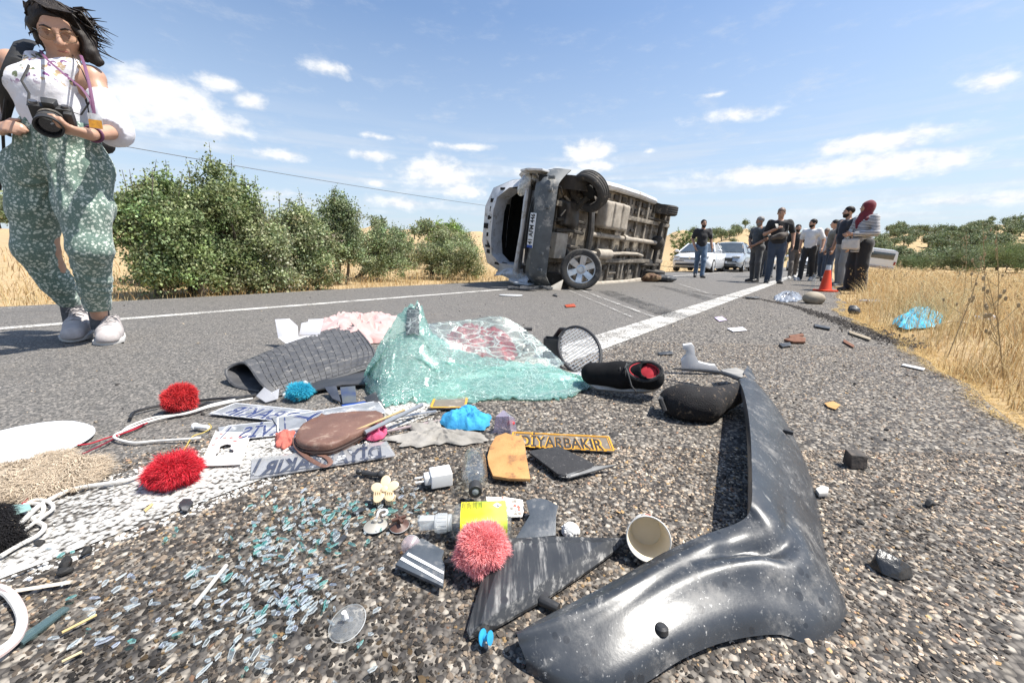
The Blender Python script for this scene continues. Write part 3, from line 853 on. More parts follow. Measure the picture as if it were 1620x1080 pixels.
def tree_meshes(lobes, trunks, n_clump, per, leaf, tone=(1, 1, 1), shoots=0, clump_r=.16):
	"""crown from leaf clumps spread over and inside the lobes, trunk with limbs reaching each lobe (local coordinates)"""
	vol = np.array([l[3] * l[4] * l[5] for l in lobes]) ** .67; idx = rng.choice(len(lobes), n_clump, p=vol / vol.sum())
	Lb = np.array(lobes)[idx]
	d = rng.normal(0, 1, (n_clump, 3)); d /= np.linalg.norm(d, axis=1)[:, None]
	rad = rng.random(n_clump) ** .38 * rng.uniform(.78, 1.14, n_clump)
	cc = Lb[:, :3] + d * rad[:, None] * Lb[:, 3:6]
	cc = cc[cc[:, 2] > .06]
	k = len(cc); cr = clump_r * rng.uniform(.5, 1.35, k); m = per
	P = np.repeat(cc, m, 0) + rng.normal(0, .5, (k * m, 3)) * np.repeat(cr, m)[:, None] * (1, 1, .8)
	tone_c = np.repeat(rng.uniform(.6, 1.3, (k, 1)) * (1 + rng.normal(0, .06, (k, 3))), m, 0)
	sets = [leaves(P, leaf, leaf_cols(k * m, tone) * tone_c)]
	shoot_mb = mb = MB(); trs = []
	if shoots:
		top = sorted(cc.tolist(), key=lambda q: -q[2])[:max(shoots * 4, 8)]
		for q in random.sample(top, min(shoots, len(top))):
			h = random.uniform(.18, .42) * clump_r / .16; e = Vector(q) + Vector((random.uniform(-.08, .08), random.uniform(-.08, .08), h))
			mb.tube([q, (Vector(q) + e) / 2 + Vector((.01, 0, 0)), e], [.006, .004, .002], 4)
			u = rng.random(26); pp = np.array(q) + u[:, None] * (np.array(e) - np.array(q)) + rng.normal(0, .02, (26, 3))
			sets.append(leaves(pp, leaf * .8, leaf_cols(26, tone)))
	for (b, tip, r) in trunks:
		mb = MB(); trs.append(mb); b, tip = Vector(b), Vector(tip); mid = b.lerp(tip, .5) + Vector((random.uniform(-.06, .06), random.uniform(-.06, .06), 0))
		pts = [b - Vector((0, 0, .06)), b.lerp(mid, .5) + Vector((.02, 0, 0)), mid, mid.lerp(tip, .5), tip]
		mb.tube(pts, [r * 1.25, r, r * .85, r * .7, r * .5], 7)
		for _ in range(6):
			l = random.choice(lobes); q = Vector(l[:3]) + Vector((random.uniform(-.5, .5) * l[3], random.uniform(-.5, .5) * l[4], random.uniform(-.2, .6) * l[5]))
			s0 = b.lerp(tip, random.uniform(.35, 1)); mm = s0.lerp(q, .5) + Vector((0, 0, -.04))
			mb.tube([s0, mm, q], [r * .5, r * .33, r * .12], 5)
	return join(sets), trs, shoot_mb
def make_tree(name, label, loc, lobes, trunks, n_clump, per, leaf, tone=(1, 1, 1), shoots=0, clump_r=.16, group=None):
	T = thing(name, label, 'tree', loc, (0, 0, 0), group)
	(V, Fc, C), trs, sh = tree_meshes(lobes, trunks, n_clump, per, leaf, tone, shoots, clump_r)
	me = mesh_np('crown', V, Fc, smooth=False); point_color(me, C); link('crown', me, LEAF_MAT, T)
	for mb in trs: part('trunk', mb, BARK, T)
	if sh.v: tag(part('shoots', sh, BARK, T), kind='stuff')
	return T
# each bush: base pixel x, y (ground), crown outline in pixels, from which height and width follow at that distance
def bush(label, bx, by, x0, x1, ytop, ybot, n, lean=0, tone=(1, 1, 1), shoots=6, nl=8, seed=1, trunk_px=None, per=72, leaf=.035, name='oak_bush', depth=None):
	random.seed(seed)
	b = G(bx, by); b.z = float(terrain_z(b.x, b.y)); Y = b.y
	L = D(x0, (ytop + ybot) / 2, Y); Rr = D(x1, (ytop + ybot) / 2, Y); top = D((x0 + x1) / 2, ytop, Y).z; bot = D((x0 + x1) / 2, ybot, Y).z
	top = bot + (top - bot) * .90; w = (Rr.x - L.x) / 2; cx = (L.x + Rr.x) / 2 - b.x; h = (top - bot) / 2; cz = (top + bot) / 2 - b.z; dp = depth or w * .8
	lobes = [(cx, 0, cz, w * .72, dp * .72, h * .85)]
	for i in range(nl):
		a = 2 * PI * i / nl + random.uniform(-.3, .3); rr = random.uniform(.42, .6)
		zz = cz + h * (-.62 if i % 3 == 0 else random.uniform(-.25, .5)); q = random.uniform(.34, .5)
		lobes.append((cx + math.cos(a) * w * rr, math.sin(a) * dp * rr, zz, w * q, dp * q, h * q * 1.05))
	lobes.append((cx + lean * w * .4, 0, cz + h * .62, w * .34, dp * .34, h * .4))
	tr = []
	for (tx, tip_x, tip_z, r) in (trunk_px or [(0, cx * .6, .9, .05)]):
		tr.append(((tx, random.uniform(-.1, .1), 0), (tip_x, random.uniform(-.1, .1), tip_z), r))
	return make_tree(name, label, b, lobes, tr, int(n * 1.5), per, leaf, tuple(1.5 * q for q in tone), shoots, clump_r=.125 * max(1, w))
bush('big leafy oak with thin shoots on top, beside the woman with the camera', 240, 463, 172, 345, 258, 452, 320, tone=(.92, 1.02, .8), shoots=10, seed=3, trunk_px=[(0.02, .05, .9, .035), (.55, .4, .9, .03)])
bush('tallest bushy oak in the roadside row with a peaked top', 320, 458, 262, 425, 234, 462, 340, tone=(.98, 1.05, .85), shoots=12, seed=5, trunk_px=[(-.1, 0, 1, .05), (.25, .3, .9, .04), (.6, .5, .8, .04)])
bush('round pale oak bush filling down to the grass beside the peaked oak', 415, 457, 352, 475, 316, 462, 250, tone=(1.22, 1.18, 1.15), shoots=4, seed=8, trunk_px=[(-.2, -.2, .6, .03), (.3, .3, .6, .03)])
bush('rounded oak bush with grey-green leaves left of the upright dark-trunked oak', 470, 453, 425, 535, 306, 456, 240, tone=(1.12, 1.12, 1.05), seed=11, shoots=5, trunk_px=[(-.15, -.2, .8, .03), (.3, .35, .8, .03)])
bush('upright oak with a dark bare trunk and a narrow crown', 530, 446, 502, 578, 294, 415, 200, tone=(.92, .98, .9), seed=13, shoots=3, name='oak_tree', trunk_px=[(0, .08, 1.4, .055), (.2, .3, 1.0, .025)])
bush('sprawling grey-green oak with a trunk leaning along the ground', 590, 441, 540, 655, 345, 434, 220, tone=(1.05, 1.08, 1.0), seed=17, shoots=6, name='oak_tree', trunk_px=[(-.45, .45, .62, .05), (-.2, .5, .7, .04)])
bush('wide pale oak bush with several stems beside the overturned van', 708, 439, 645, 770, 352, 442, 300, tone=(1.25, 1.2, 1.15), seed=19, shoots=2, trunk_px=[(-.4, -.5, .6, .04), (0, .1, .7, .04), (.4, .5, .7, .03)])
bush('bright green bush rising behind the wide pale oak', 700, 431, 672, 752, 338, 420, 150, tone=(.95, 1.15, .62), seed=23, shoots=5, leaf=.05)
bush('small hazy oak standing back in the gap of the row', 628, 430, 586, 668, 352, 420, 130, tone=(1.05, 1.1, 1.0), seed=29, shoots=4, leaf=.05)
bush('dark oak bush behind the big leafy oak', 290, 448, 205, 330, 285, 440, 170, tone=(.8, .9, .7), seed=31, shoots=4, leaf=.045)
bush('light green bush behind the rear of the overturned van', 1090, 424, 1058, 1112, 360, 420, 130, tone=(.7, .82, .52), seed=37, shoots=4, leaf=.08)

# hillside trees: shared meshes
FAR_LEAF = LEAF_MAT
def build_far_trees():
	protos = []
	for k in range(4):
		random.seed(40 + k)
		lobes = [(0, 0, 1.5, .95, .95, .85)] + [(math.cos(a) * .6, math.sin(a) * .6, 1.35 + .3 * math.sin(a * 2 + k), .55, .55, .5) for a in (0.3, 1.6, 2.9, 4.1, 5.3)]
		if k == 3: lobes = [(0, 0, 2.1, .7, .7, .5), (.4, 0, 2.0, .45, .45, .35), (-.4, .1, 2.0, .45, .45, .35)]
		(V, Fc, C), trs, sh = tree_meshes(lobes, [((0, 0, 0), (0, 0, 1.4), .1)], 60, 12, .26, (1.1, 1.18, 1.1), 0, .5); mb = trs[0]
		me = mesh_np('crown', V, Fc, smooth=False); point_color(me, C); me.materials.append(FAR_LEAF)
		tm = mb.mesh('trunk'); tm.materials.append(BARK); protos.append((me, tm))
	def put(px, r, size, k, label, group):
		d = ray(px, 410); d.z = 0; d.normalize(); x, y = d.x * r, d.y * r
		T = thing('hillside_tree', label, 'tree', (x, y, float(terrain_z(x, y))), (0, 0, random.uniform(0, 6)), group)
		T.scale = (size, size, size * random.uniform(.85, 1.1))
		link('crown', protos[k][0], None, T); link('trunk', protos[k][1], None, T)
	random.seed(5)
	G1 = 'trees on the hill behind the parked cars'; L1 = 'dark green oak scattered on the dry hill behind the parked cars'
	for i in range(46):
		px = random.uniform(1085, 1300); r = random.uniform(75, 205)
		put(px, r, random.uniform(.55, 1.25) * (1.1 if r > 130 else .7), i % 3, L1, G1)
	for i in range(34): put(random.uniform(1078, 1205), random.uniform(42, 70), random.uniform(.45, .8), i % 3, 'low olive-green scrub bush in the belt behind the parked cars', 'scrub belt behind the parked cars')
	put(1173, 208, 1.7, 3, 'lone umbrella-shaped tree on the crest of the dry hill', None)
	for px in (1120, 1130, 1138, 1150, 1158, 1164, 1186): put(px, 120 + (px * 7 % 40), 1.3, px % 3, L1, G1)
	G2 = 'trees on the wooded slope beyond the grass'; L2 = 'dark green oak on the wooded slope beyond the tall dry grass'
	for i in range(250):
		px = random.uniform(1380, 1720); r = random.choice((random.uniform(62, 95), random.uniform(85, 175), random.uniform(100, 195)))
		put(px, r, random.uniform(.6, 1.2) * (.85 if r < 95 else 1.1), i % 3, L2, G2)
	for i in range(40):
		put(random.uniform(-120, 720), random.uniform(55, 140), random.uniform(1.2, 2.2), i % 3, 'distant oak on the dry slope behind the roadside bushes', 'distant oaks behind the roadside bushes')
build_far_trees()
# nearer bushes at the edge of the grass field on the right
bush('dense green bush with lighter leaves at the far end of the grass field', 1590, 432, 1545, 1660, 376, 426, 170, tone=(.62, .72, .5), seed=51, leaf=.07, shoots=6)
bush('dark olive thorn bush with upright twigs standing in the dry grass', 1512, 436, 1478, 1552, 388, 430, 120, tone=(.6, .62, .52), seed=53, leaf=.05, shoots=10)
bush('low dark shrub behind the dry grass near the tilted pickup', 1440, 430, 1412, 1478, 400, 426, 110, tone=(.55, .64, .5), seed=57, leaf=.06, shoots=3)

# tall dead stalks that stick out of the grass
def stalk(label, px, py, ytop, seed, lean=0.0, twigs=7):
	random.seed(seed); b = G(px, py); b.z = -.02; top = D(px + lean, ytop, b.y)
	mb = MB(); mid = b.lerp(top, .55) + Vector((.015, 0, 0)); mb.tube([b, mid, top], [.0035, .0025, .001], 4)
	for i in range(twigs):
		f = random.uniform(.35, .95); q = b.lerp(top, f); e = q + Vector((random.uniform(-.12, .12), random.uniform(-.06, .06), random.uniform(.05, .16))) * (1.2 - f)
		mb.tube([q, q.lerp(e, .6) + Vector((0, 0, -.01)), e], [.0018, .0013, .0007], 3)
		mb.ball(e, (.007, .007, .012), 4)
	solo('dead_stalk', mb, mat('dead_stalk', (.45, .34, .19), (.34, .25, .14), 40, .8), label, 'plant')
stalk('tall thin dry stalk bending above the grass by the blue bag', 1500, 560, 392, 1, 60, 9)
stalk('bare upright dry stalk standing highest in the verge', 1555, 545, 352, 2, 0, 4)
stalk('second bare upright dry stalk beside the highest one', 1578, 540, 358, 3, -2, 4)
stalk('branching dry weed with seed pods in the middle of the grass', 1523, 500, 366, 4, 6, 12)
stalk('reddish dry weed with short side twigs behind the blue bag', 1430, 480, 412, 6, -8, 10)
stalk('drooping dry oat stem leaning over the white bag', 1590, 600, 430, 9, -30, 14)
stalk('thin dry weed with a forked top near the striped-shirt woman', 1410, 470, 420, 12, 5, 8)

# overhead cable on wooden poles
def build_line():
	t0 = -26.0
	pole_m = mat('pole_wood', (.19, .15, .11), (.11, .09, .07), 12, .9, .6, 30, stretch=(1, 1, .1))
	tops = []
	for s, lab in ((-26.0, 'wooden power pole at the near end of the overhead cable'), (48.0, 'wooden power pole at the far end of the overhead cable')):
		b = ST(s, t0); b.z = float(terrain_z(b.x, b.y)); zt = 6.2 if s < 0 else 6.0
		mb = MB(); mb.cyl((0, 0, -.3), (0, 0, zt - b.z), .13, .09, 10); T = thing('power_pole', lab, 'pole', b)
		part('post', mb, pole_m, T); cm = MB(); cm.box((0, 0, zt - b.z - .1), (.08, .7, .09), Matrix.Rotation(-RA, 4, 'Z') ); part('cross_arm', cm, pole_m, T, bevel=.005)
		im = MB(); im.lathe([(.02, 0), (.04, .02), (.02, .05), (.035, .08), (.0, .11)], 8, Matrix.Translation((0, 0, zt - b.z - .05))); part('insulator', im, mat('porcelain', (.5, .48, .45), None, 20, .3), T)
		tops.append(Vector((b.x, b.y, zt + .06)))
	mb = MB(); a, b = tops; mb.tube([a.lerp(b, i / 40) - Vector((0, 0, 1.0 * 4 * (i / 40) * (1 - i / 40))) for i in range(41)], .016, 5)
	solo('overhead_cable', mb, mat('cable_sheath', (.05, .05, .055), None, 20, .6), 'thin dark overhead cable sagging behind the roadside trees', 'cable')
build_line()
# ---------------------------------------------------------------- shared vehicle materials
RUBBER = mat('tyre_rubber', (.035, .034, .033), (.06, .056, .052), 25, .85, .3, 90, dirt=((.16, .14, .115), 9, .45))
ALLOY = mat('alloy_rim', (.62, .63, .64), (.45, .45, .45), 12, .32, metal=.75)
DARKHOLE = mat('dark_cavity', (.012, .012, .012), None, 10, .9)  # near-black puts the shade of hollows and openings into the colour
CHROME = mat('chrome_trim', (.75, .75, .76), None, 10, .12, metal=1.0)
BLACKPL = mat('black_plastic', (.022, .022, .023), (.035, .035, .036), 30, .5, .15, 200)
CARGLASS = mat('car_window_glass', (.035, .045, .05), (.05, .06, .065), 4, .04, spec=.8, coat=.6)
LAMPGLASS = mat('lamp_glass', (.55, .57, .58), (.25, .26, .27), 30, .1, spec=.8, coat=.5)
PLATEW = mat('plate_white', (.75, .76, .77), (.68, .69, .70), 20, .4)
PLATEB = mat('plate_blue', (.02, .07, .32), None, 20, .4)
INK = mat('black_ink', (.015, .015, .018), None, 20, .5)

def wheel(parent, center, axis, r=.335, w=.215, rim_mat=None, spokes=6, show_face=True):
	"""tyre with tread grooves, dished rim with spokes, hub; axis points to the outer face"""
	q = Vector(axis).normalized().to_track_quat('Z', 'Y').to_matrix().to_4x4(); q.translation = center
	h = w / 2; ri = r * .66
	prof = [(ri, -h * .8), (r * .82, -h), (r * .93, -h * .97), (r * .985, -h * .8)]
	for g in (-.5, 0.0, .5): prof += [(r, h * (g - .18)), (r * .975, h * (g - .1)), (r * .975, h * (g + .1)), (r, h * (g + .18))]
	prof += [(r * .985, h * .8), (r * .93, h * .97), (r * .82, h), (ri, h * .8), (ri * .97, 0), (ri, -h * .8)]
	mb = MB(); mb.lathe(prof, 40, q, cap=False)
	T = part('wheel', mb, RUBBER, parent)
	mb = MB(); mb.lathe([(ri * 1.0, -h * .82), (ri * .94, -h * .7), (ri * .9, h * .3), (ri * .98, h * .82), (ri * 1.03, h * .84), (ri * 1.03, h * .7)], 32, q, cap=False)
	k = spokes
	for i in range(k):
		a = 2 * PI * i / k; M = q @ Matrix.Rotation(a, 4, 'Z')
		mb.add([(.05, -.045, h * .35), (.05, .045, h * .35), (ri * .98, .062, h * .66), (ri * .98, -.062, h * .66),
				(.05, -.04, h * .62), (.05, .04, h * .62), (ri * .97, .05, h * .86), (ri * .97, -.05, h * .86)],
               [(0, 3, 2, 1), (4, 5, 6, 7), (0, 1, 5, 4), (2, 3, 7, 6), (1, 2, 6, 5), (0, 4, 7, 3)], M)
	mb.lathe([(.075, h * .3), (.075, h * .68), (.05, h * .74), (.045, h * .6), (.0, h * .6)], 20, q, cap=False)
	part('rim', mb, rim_mat or ALLOY, T)
	mb = MB(); mb.lathe([(0, -h * .2), (ri * .55, -h * .2), (ri * .55, h * .1), (0, h * .1)], 18, q, cap=False); part('brake_disc', mb, DARKHOLE, T)
	return T

# ---------------------------------------------------------------- the overturned van
def build_van():
	fwd = Vector((-.651, -.759, 0)); phi = math.atan2(fwd.y, fwd.x)
	A = Vector((1.24, 6.80, .90))
	V = thing('overturned_van', 'wrecked white van lying on its side with its dusty underside showing', 'van', A, (0, 0, 0))
	V.rotation_euler = (Matrix.Rotation(phi, 3, 'Z') @ Matrix.Rotation(R(83), 3, 'X')).to_euler()
	WHITE = mat('van_white_paint', (.62, .63, .64), (.52, .52, .52), 6, .35, dirt=((.36, .32, .27), 5, .6), coat=.3)
	GREYB = mat('van_grey_bumper', (.065, .073, .08), (.105, .115, .12), 5, .5, .12, 60, dirt=((.30, .29, .27), 6, .5))
	DUST = mat('dusty_underbody', (.20, .175, .142), (.11, .095, .08), 7, .9, .4, 40, dirt=((.34, .30, .24), 5, .7))
	DUSTD = mat('dark_dusty_underbody', (.03, .026, .023), (.06, .052, .042), 8, .9, .4, 40, dirt=((.2, .17, .135), 6, .4))
	DUSTL = mat('pale_dusty_metal', (.42, .375, .31), (.29, .255, .21), 8, .85, .3, 40)
	OILY = mat('oily_engine', (.025, .023, .021), (.06, .052, .045), 12, .6, .5, 40)
	INNER = mat('bare_inner_panel', (.62, .64, .67), (.48, .49, .51), 7, .5, .2, 20, dirt=((.3, .28, .25), 8, .4))
	X0, X1, W = .55, -4.92, .94
	# body shell: roof, flanks, tail as an open tube of rounded section
	def sec(x, z0, zt, w, k=1.0):
		pts = []
		for y, z in ((-w, z0), (-w, z0 + .3), (-w * 1.0, 1.15), (-w * .965, 1.5), (-w * .90, zt - .16), (-w * .80, zt - .04), (-w * .6, zt), (0, zt + .03)):
			pts.append((x, y, z))
		return pts + [(x, -p[1], p[2]) for p in pts[-2::-1]]
	xs = [(-.25, .42, 2.02), (-.6, .40, 2.07), (-1.4, .40, 2.10), (-2.4, .40, 2.12), (-3.4, .40, 2.12), (-4.4, .40, 2.10), (-4.8, .42, 2.06), (-4.92, .46, 2.0)]
	S = [sec(x, a, b, W if x > -4.7 else W * .97) for x, a, b in xs]; n = len(S[0]); mb = MB()
	mb.add([p for s_ in S for p in s_], [(i * n + j, (i + 1) * n + j, (i + 1) * n + j + 1, i * n + j + 1) for i in range(len(S) - 1) for j in range(n - 1)])
	mb.add(S[-1], [tuple(range(n))])
	# inner skin so the cabin reads hollow
	body = part('body_shell', mb, WHITE, V, angle=40)
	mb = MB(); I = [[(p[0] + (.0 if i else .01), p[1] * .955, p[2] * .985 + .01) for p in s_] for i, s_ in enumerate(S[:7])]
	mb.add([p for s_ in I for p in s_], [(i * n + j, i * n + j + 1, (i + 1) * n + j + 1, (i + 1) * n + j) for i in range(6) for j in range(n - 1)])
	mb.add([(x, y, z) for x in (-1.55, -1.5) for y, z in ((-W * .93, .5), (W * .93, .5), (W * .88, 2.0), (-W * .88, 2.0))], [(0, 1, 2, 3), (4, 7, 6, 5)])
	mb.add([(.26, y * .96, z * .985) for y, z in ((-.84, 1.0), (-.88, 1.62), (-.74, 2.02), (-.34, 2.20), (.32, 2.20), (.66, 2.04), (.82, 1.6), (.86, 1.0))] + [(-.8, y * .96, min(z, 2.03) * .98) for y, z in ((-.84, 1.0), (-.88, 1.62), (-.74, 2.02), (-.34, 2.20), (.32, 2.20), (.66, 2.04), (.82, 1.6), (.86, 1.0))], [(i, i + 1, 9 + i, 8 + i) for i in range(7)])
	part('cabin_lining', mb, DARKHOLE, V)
	# front wings beside the bonnet opening (both flanks), with wheel arch
	for sgn in (1, -1):
		mb = MB(); out = []
		prof = [(-.9, .45), (-.55, .48), (-.46, .68), (-.2, .86), (.1, .88), (.38, .74), (.48, .52), (.8, .50), (.86, .75), (.72, 1.02), (.2, 1.2), (-.26, 1.32), (-.9, 1.3)]
		mb.add([(x, sgn * (W - .005), z) for x, z in prof] + [(x, sgn * (W - .04), z) for x, z in prof],
               [tuple(range(13)), tuple(range(25, 12, -1))] + [(i, (i + 1) % 13, 13 + (i + 1) % 13, 13 + i) for i in range(13)])
		part('front_wing', mb, WHITE, V, bevel=.01)
		mb = MB(); mb.tube([(.15, sgn * .93, 1.2), (-.05, sgn * .9, 1.5), (-.25, sgn * .84, 1.95)], .045, 6); part('windscreen_pillar', mb, WHITE, V)
	# bent roof front with dark blocks for the shade of stamped holes, seen from inside
	mb = MB()
	ring = [(-.84, 1.15), (-.88, 1.62), (-.74, 2.02), (-.34, 2.20), (.32, 2.20), (.66, 2.04), (.82, 1.6), (.86, 1.15)]
	inner = [(-.68, 1.15), (-.70, 1.6), (-.56, 1.80), (-.26, 1.86), (.26, 1.86), (.50, 1.80), (.68, 1.55), (.74, 1.15)]
	def rx(z): return .40 - .10 * (2.2 - z)
	k = len(ring); vs = []
	for (y, z) in ring: vs.append((rx(z) - .12, y * 1.02, z))
	for (y, z) in inner: vs.append((rx(z) + .03, y, z))
	for (y, z) in inner: vs.append((rx(z) - .30, y * .97, z + .02))
	fs = [(i, i + 1, k + i + 1, k + i) for i in range(k - 1)] + [(k + i, k + i + 1, 2 * k + i + 1, 2 * k + i) for i in range(k - 1)]
	mb.add(vs, fs); hp = part('roof_front_panel', mb, INNER, V, angle=30)
	# outer skin joining that panel with the roof behind it
	mb = MB(); vs = [(rx(z) - .122, y * 1.025, z + .004) for y, z in ring] + [(-.85, y * 1.02, min(z, 2.05) - .01) for y, z in ring]
	mb.add(vs, [(i + 1, i, k + i, k + i + 1) for i in range(k - 1)]); part('roof_edge', mb, WHITE, V)
	for i in range(7):  # dark blocks painted as shaded holes, nothing is cut
		f = (i + .5) / 7; y = -.6 + 1.12 * f; z = 2.03 + .035 * math.cos(i * 2.1) - .30 * abs(f - .52) ** 2 * 2.2
		mb = MB(); mb.box((rx(z) - .035, y, z), (.03, .10 if i % 2 else .075, .065 if i % 3 else .10)); part('hole_shade', mb, DARKHOLE, hp, bevel=.008)
	for i, (y, z) in enumerate(((-.70, 1.5), (-.72, 1.68), (.70, 1.45), (.66, 1.72), (-.42, 1.95), (.12, 1.95))):
		mb = MB(); mb.box((rx(z) - .01, y, z), (.03, .045, .12)); part('hole_shade', mb, DARKHOLE, hp, bevel=.008)
	# dashboard remains, seat and airbag in the dark cabin
	s = SDF((-.9, -.8, .9), (.2, .9, 1.9), .035); s.ell((-.3, -.35, 1.25), (.2, .28, .2), .05).ell((-.35, -.62, 1.2), (.2, .2, .3), .05).bumpy(.03, 2.2, 4)
	part('airbag', s.mesh('airbag'), mat('airbag_cloth', (.42, .36, .27), (.3, .26, .2), 8, .9, .4, 20), V)
	mb = MB(); mb.box((-.7, .35, 1.15), (.5, .5, .18)).box((-.95, .35, 1.5), (.16, .48, .7)); part('seat', mb, mat('seat_cloth', (.05, .05, .055), None, 30, .9), V, bevel=.05)
	mb = MB(); mb.box((-.05, 0, 1.0), (.3, 1.7, .16)); part('dashboard', mb, BLACKPL, V, bevel=.04)
	# bonnet edge: crumpled white frame across the nose
	mb = MB()
	pts = [(.40, .93, 1.06), (.56, .80, .93), (.66, .45, .88), (.68, 0, .87), (.68, -.4, .90), (.64, -.75, .96), (.5, -.93, .9), (.6, -.95, .62)]
	mb.tube(pts, [.035, .05, .055, .05, .05, .05, .045, .03], 7, flat=.7); part('bonnet_frame', mb, WHITE, V)
	mb = MB(); mb.grid(lambda u, v: (.62 - .5 * v - .05 * math.sin(u * 9) * v + .03 * math.sin(v * 7), -.8 + 1.62 * u, .92 + .14 * v + .03 * math.sin(u * 7 + v * 3)), 16, 6, .012); part('crumpled_bonnet', mb, WHITE, V)
	mb = MB(); mb.ball((0, 0, 0), (.06, .20, .12), 14, Matrix.Translation((.62, .70, .98)) @ Matrix.Rotation(R(-25), 4, 'X')); part('headlight', mb, LAMPGLASS, V)
	for sg, z0, z1, x0 in ((-1, .62, 1.75, .62), (1, .75, 1.45, .55)):
		mb = MB(); mb.grid(lambda u, v: (x0 - .30 * u + .05 * math.sin(u * 9 + v * 5) - .12 * v, sg * (.94 - .26 * v * (1 - .5 * u)) + .03 * math.sin(u * 11), z0 + (z1 - z0) * u + .03 * math.sin(v * 8 + u * 4)), 14, 8, .012); part('crumpled_wing', mb, INNER, V, angle=25)
	# radiator and front panel
	mb = MB(); mb.box((.56, 0, .72), (.06, 1.25, .30)); rd = part('radiator', mb, mat('radiator_core', (.15, .155, .165), (.11, .11, .115), 20, .6, .5, 220, stretch=(1, .1, 1), dirt=((.3, .29, .27), 8, .4)), V, bevel=.01)
	mb = MB(); mb.cyl((.62, -.58, .80), (.62, -.34, .80), .035, n=10); part('radiator_hose', mb, CHROME, rd)
	mb = MB(); mb.box((.62, .2, .83), (.04, .9, .03)).box((.62, -.2, .62), (.04, .9, .03)); part('front_crossbar', mb, OILY, V)
	mb = MB(); mb.box((.30, 0, .70), (.42, 1.55, .40)); part('engine_bay', mb, OILY, V, bevel=.03)
	# bumper: curved shell wrapping round the corners
	def bump_pt(u, v):
		y = -.98 + 1.96 * u; e = abs(y) / .98
		x = .86 - .10 * e ** 2 - .50 * max(0, e - .72) ** 1.3 * 3.0
		z = .16 + .44 * v + (.06 * (e ** 2))
		bulge = .07 * math.sin(v * PI) - .10 * max(0, .28 - v) * 2 - .05 * (v > .62)
		return (x + bulge, y, z)
	mb = MB(); mb.grid(bump_pt, 40, 14, .02); bm_ = part('front_bumper', mb, GREYB, V, angle=50)
	# black lower grille, with bars
	mb = MB(); mb.grid(lambda u, v: (.835 - .06 * abs(2 * u - 1) ** 2, -.52 + 1.04 * u, .54 + .12 * v - .05 * abs(2 * u - 1) ** 3), 14, 4, .03); gr = part('grille', mb, DARKHOLE, bm_)
	for i in range(3):
		mb = MB(); mb.tube([(.85 - .06 * abs(2 * u / 8 - 1) ** 2, -.5 + u / 8, .565 + .035 * i) for u in range(9)], .008, 5); part('grille_bar', mb, BLACKPL, gr)
	for i, y in enumerate((-.62, -.36, .36, .62, .8)):                    # ribs on the lower lip
		mb = MB(); mb.box((.885 - .1 * abs(y) ** 2.5, y, .28), (.03, .05, .12)); part('bumper_rib', mb, GREYB, bm_, bevel=.008)
	mb = MB(); mb.box((.74, .80, .50), (.06, .1, .17)); part('fog_lamp', mb, DARKHOLE, bm_, bevel=.02)
	# number plate
	M = Matrix(((0, 0, 1, .935), (1, 0, 0, -.02), (0, 1, 0, .46), (0, 0, 0, 1)))
	mb = MB(); mb.box((0, 0, 0), (.54, .115, .012), M); pl = part('number_plate', mb, PLATEW, bm_, bevel=.003)
	mb = MB(); mb.box((-.25, 0, .0075), (.04, .108, .004), M); part('plate_band', mb, PLATEB, pl)
	tm = text_mb('41 AFM 446', .115, .003, bold=.0025, squeeze=.83); tm.xf(M @ Matrix.Translation((.02, 0, .0085))); part('plate_lettering', tm, INK, pl)
	# underside
	mb = MB(); mb.box((-2.2, 0, .46), (5.1, 1.80, .03)); fl = part('floor_pan', mb, DUST, V)
	for y in (-.46, .46):
		mb = MB(); mb.box((-2.1, y, .40), (5.2, .09, .10)); part('chassis_rail', mb, DUST, V, bevel=.01)
	for i, x in enumerate((-.75, -1.15, -1.75, -2.25, -2.75, -3.25, -3.65, -4.35, -4.7)):
		mb = MB(); mb.box((x, 0, .42), (.09 if i % 2 else .06, 1.74, .07)); part('cross_member', mb, DUST, V, bevel=.008)
	for i in range(26):                                                    # stiffening ribs and brackets
		x = random.uniform(-4.6, -.8); y = random.choice((-.72, -.24, .24, .72)) + random.uniform(-.06, .06)
		mb = MB(); mb.box((x, y, .435), (random.uniform(.08, .4), random.uniform(.03, .09), random.uniform(.02, .06))); part('floor_bracket', mb, random.choice((DUST, DUSTD, DUSTL)), V, bevel=.006)
	for i, x in enumerate((-.95, -1.3, -1.65, -2.0, -2.35, -2.7, -3.05, -3.4)):  # raised dark blocks, the shade of recesses put into their colour
		for y in (.80, .62, -.62):
			mb = MB(); mb.box((x, y, .43), (.18, .10, .04)); part('recess_shade', mb, DUSTD, V, bevel=.01)
	s = SDF((-2.05, .1, .1), (-.75, .75, .5), .02); s.box((-1.4, .42, .31), (.5, .26, .13), .06).box((-1.2, .42, .18), (.02, .4, .03), .01, 0.02, op='s').box((-1.55, .42, .18), (.02, .4, .03), .01, .02, op='s').bumpy(.006, 3, 2)
	part('fuel_tank', s.mesh('fuel_tank'), DUSTL, V)
	mb = MB(); mb.cyl((-.55, .03, .33), (-2.1, .02, .32), .045, n=10).cyl((-2.1, .02, .32), (-3.9, 0, .32), .05, n=10).cyl((-2.05, .02, .32), (-2.18, .02, .32), .075, n=10).cyl((-1.0, .03, .33), (-1.06, .03, .33), .06, n=10); part('drive_shaft', mb, DUSTL, V)
	mb = MB(); mb.tube([(-.5, -.3, .33), (-1.0, -.32, .33)], .035, 8).cyl((-1.0, -.33, .32), (-1.55, -.33, .32), .10, n=14).tube([(-1.55, -.33, .33), (-2.2, -.30, .34), (-3.0, -.3, .36), (-3.4, -.34, .4)], .04, 8); part('exhaust', mb, DUSTL, V)
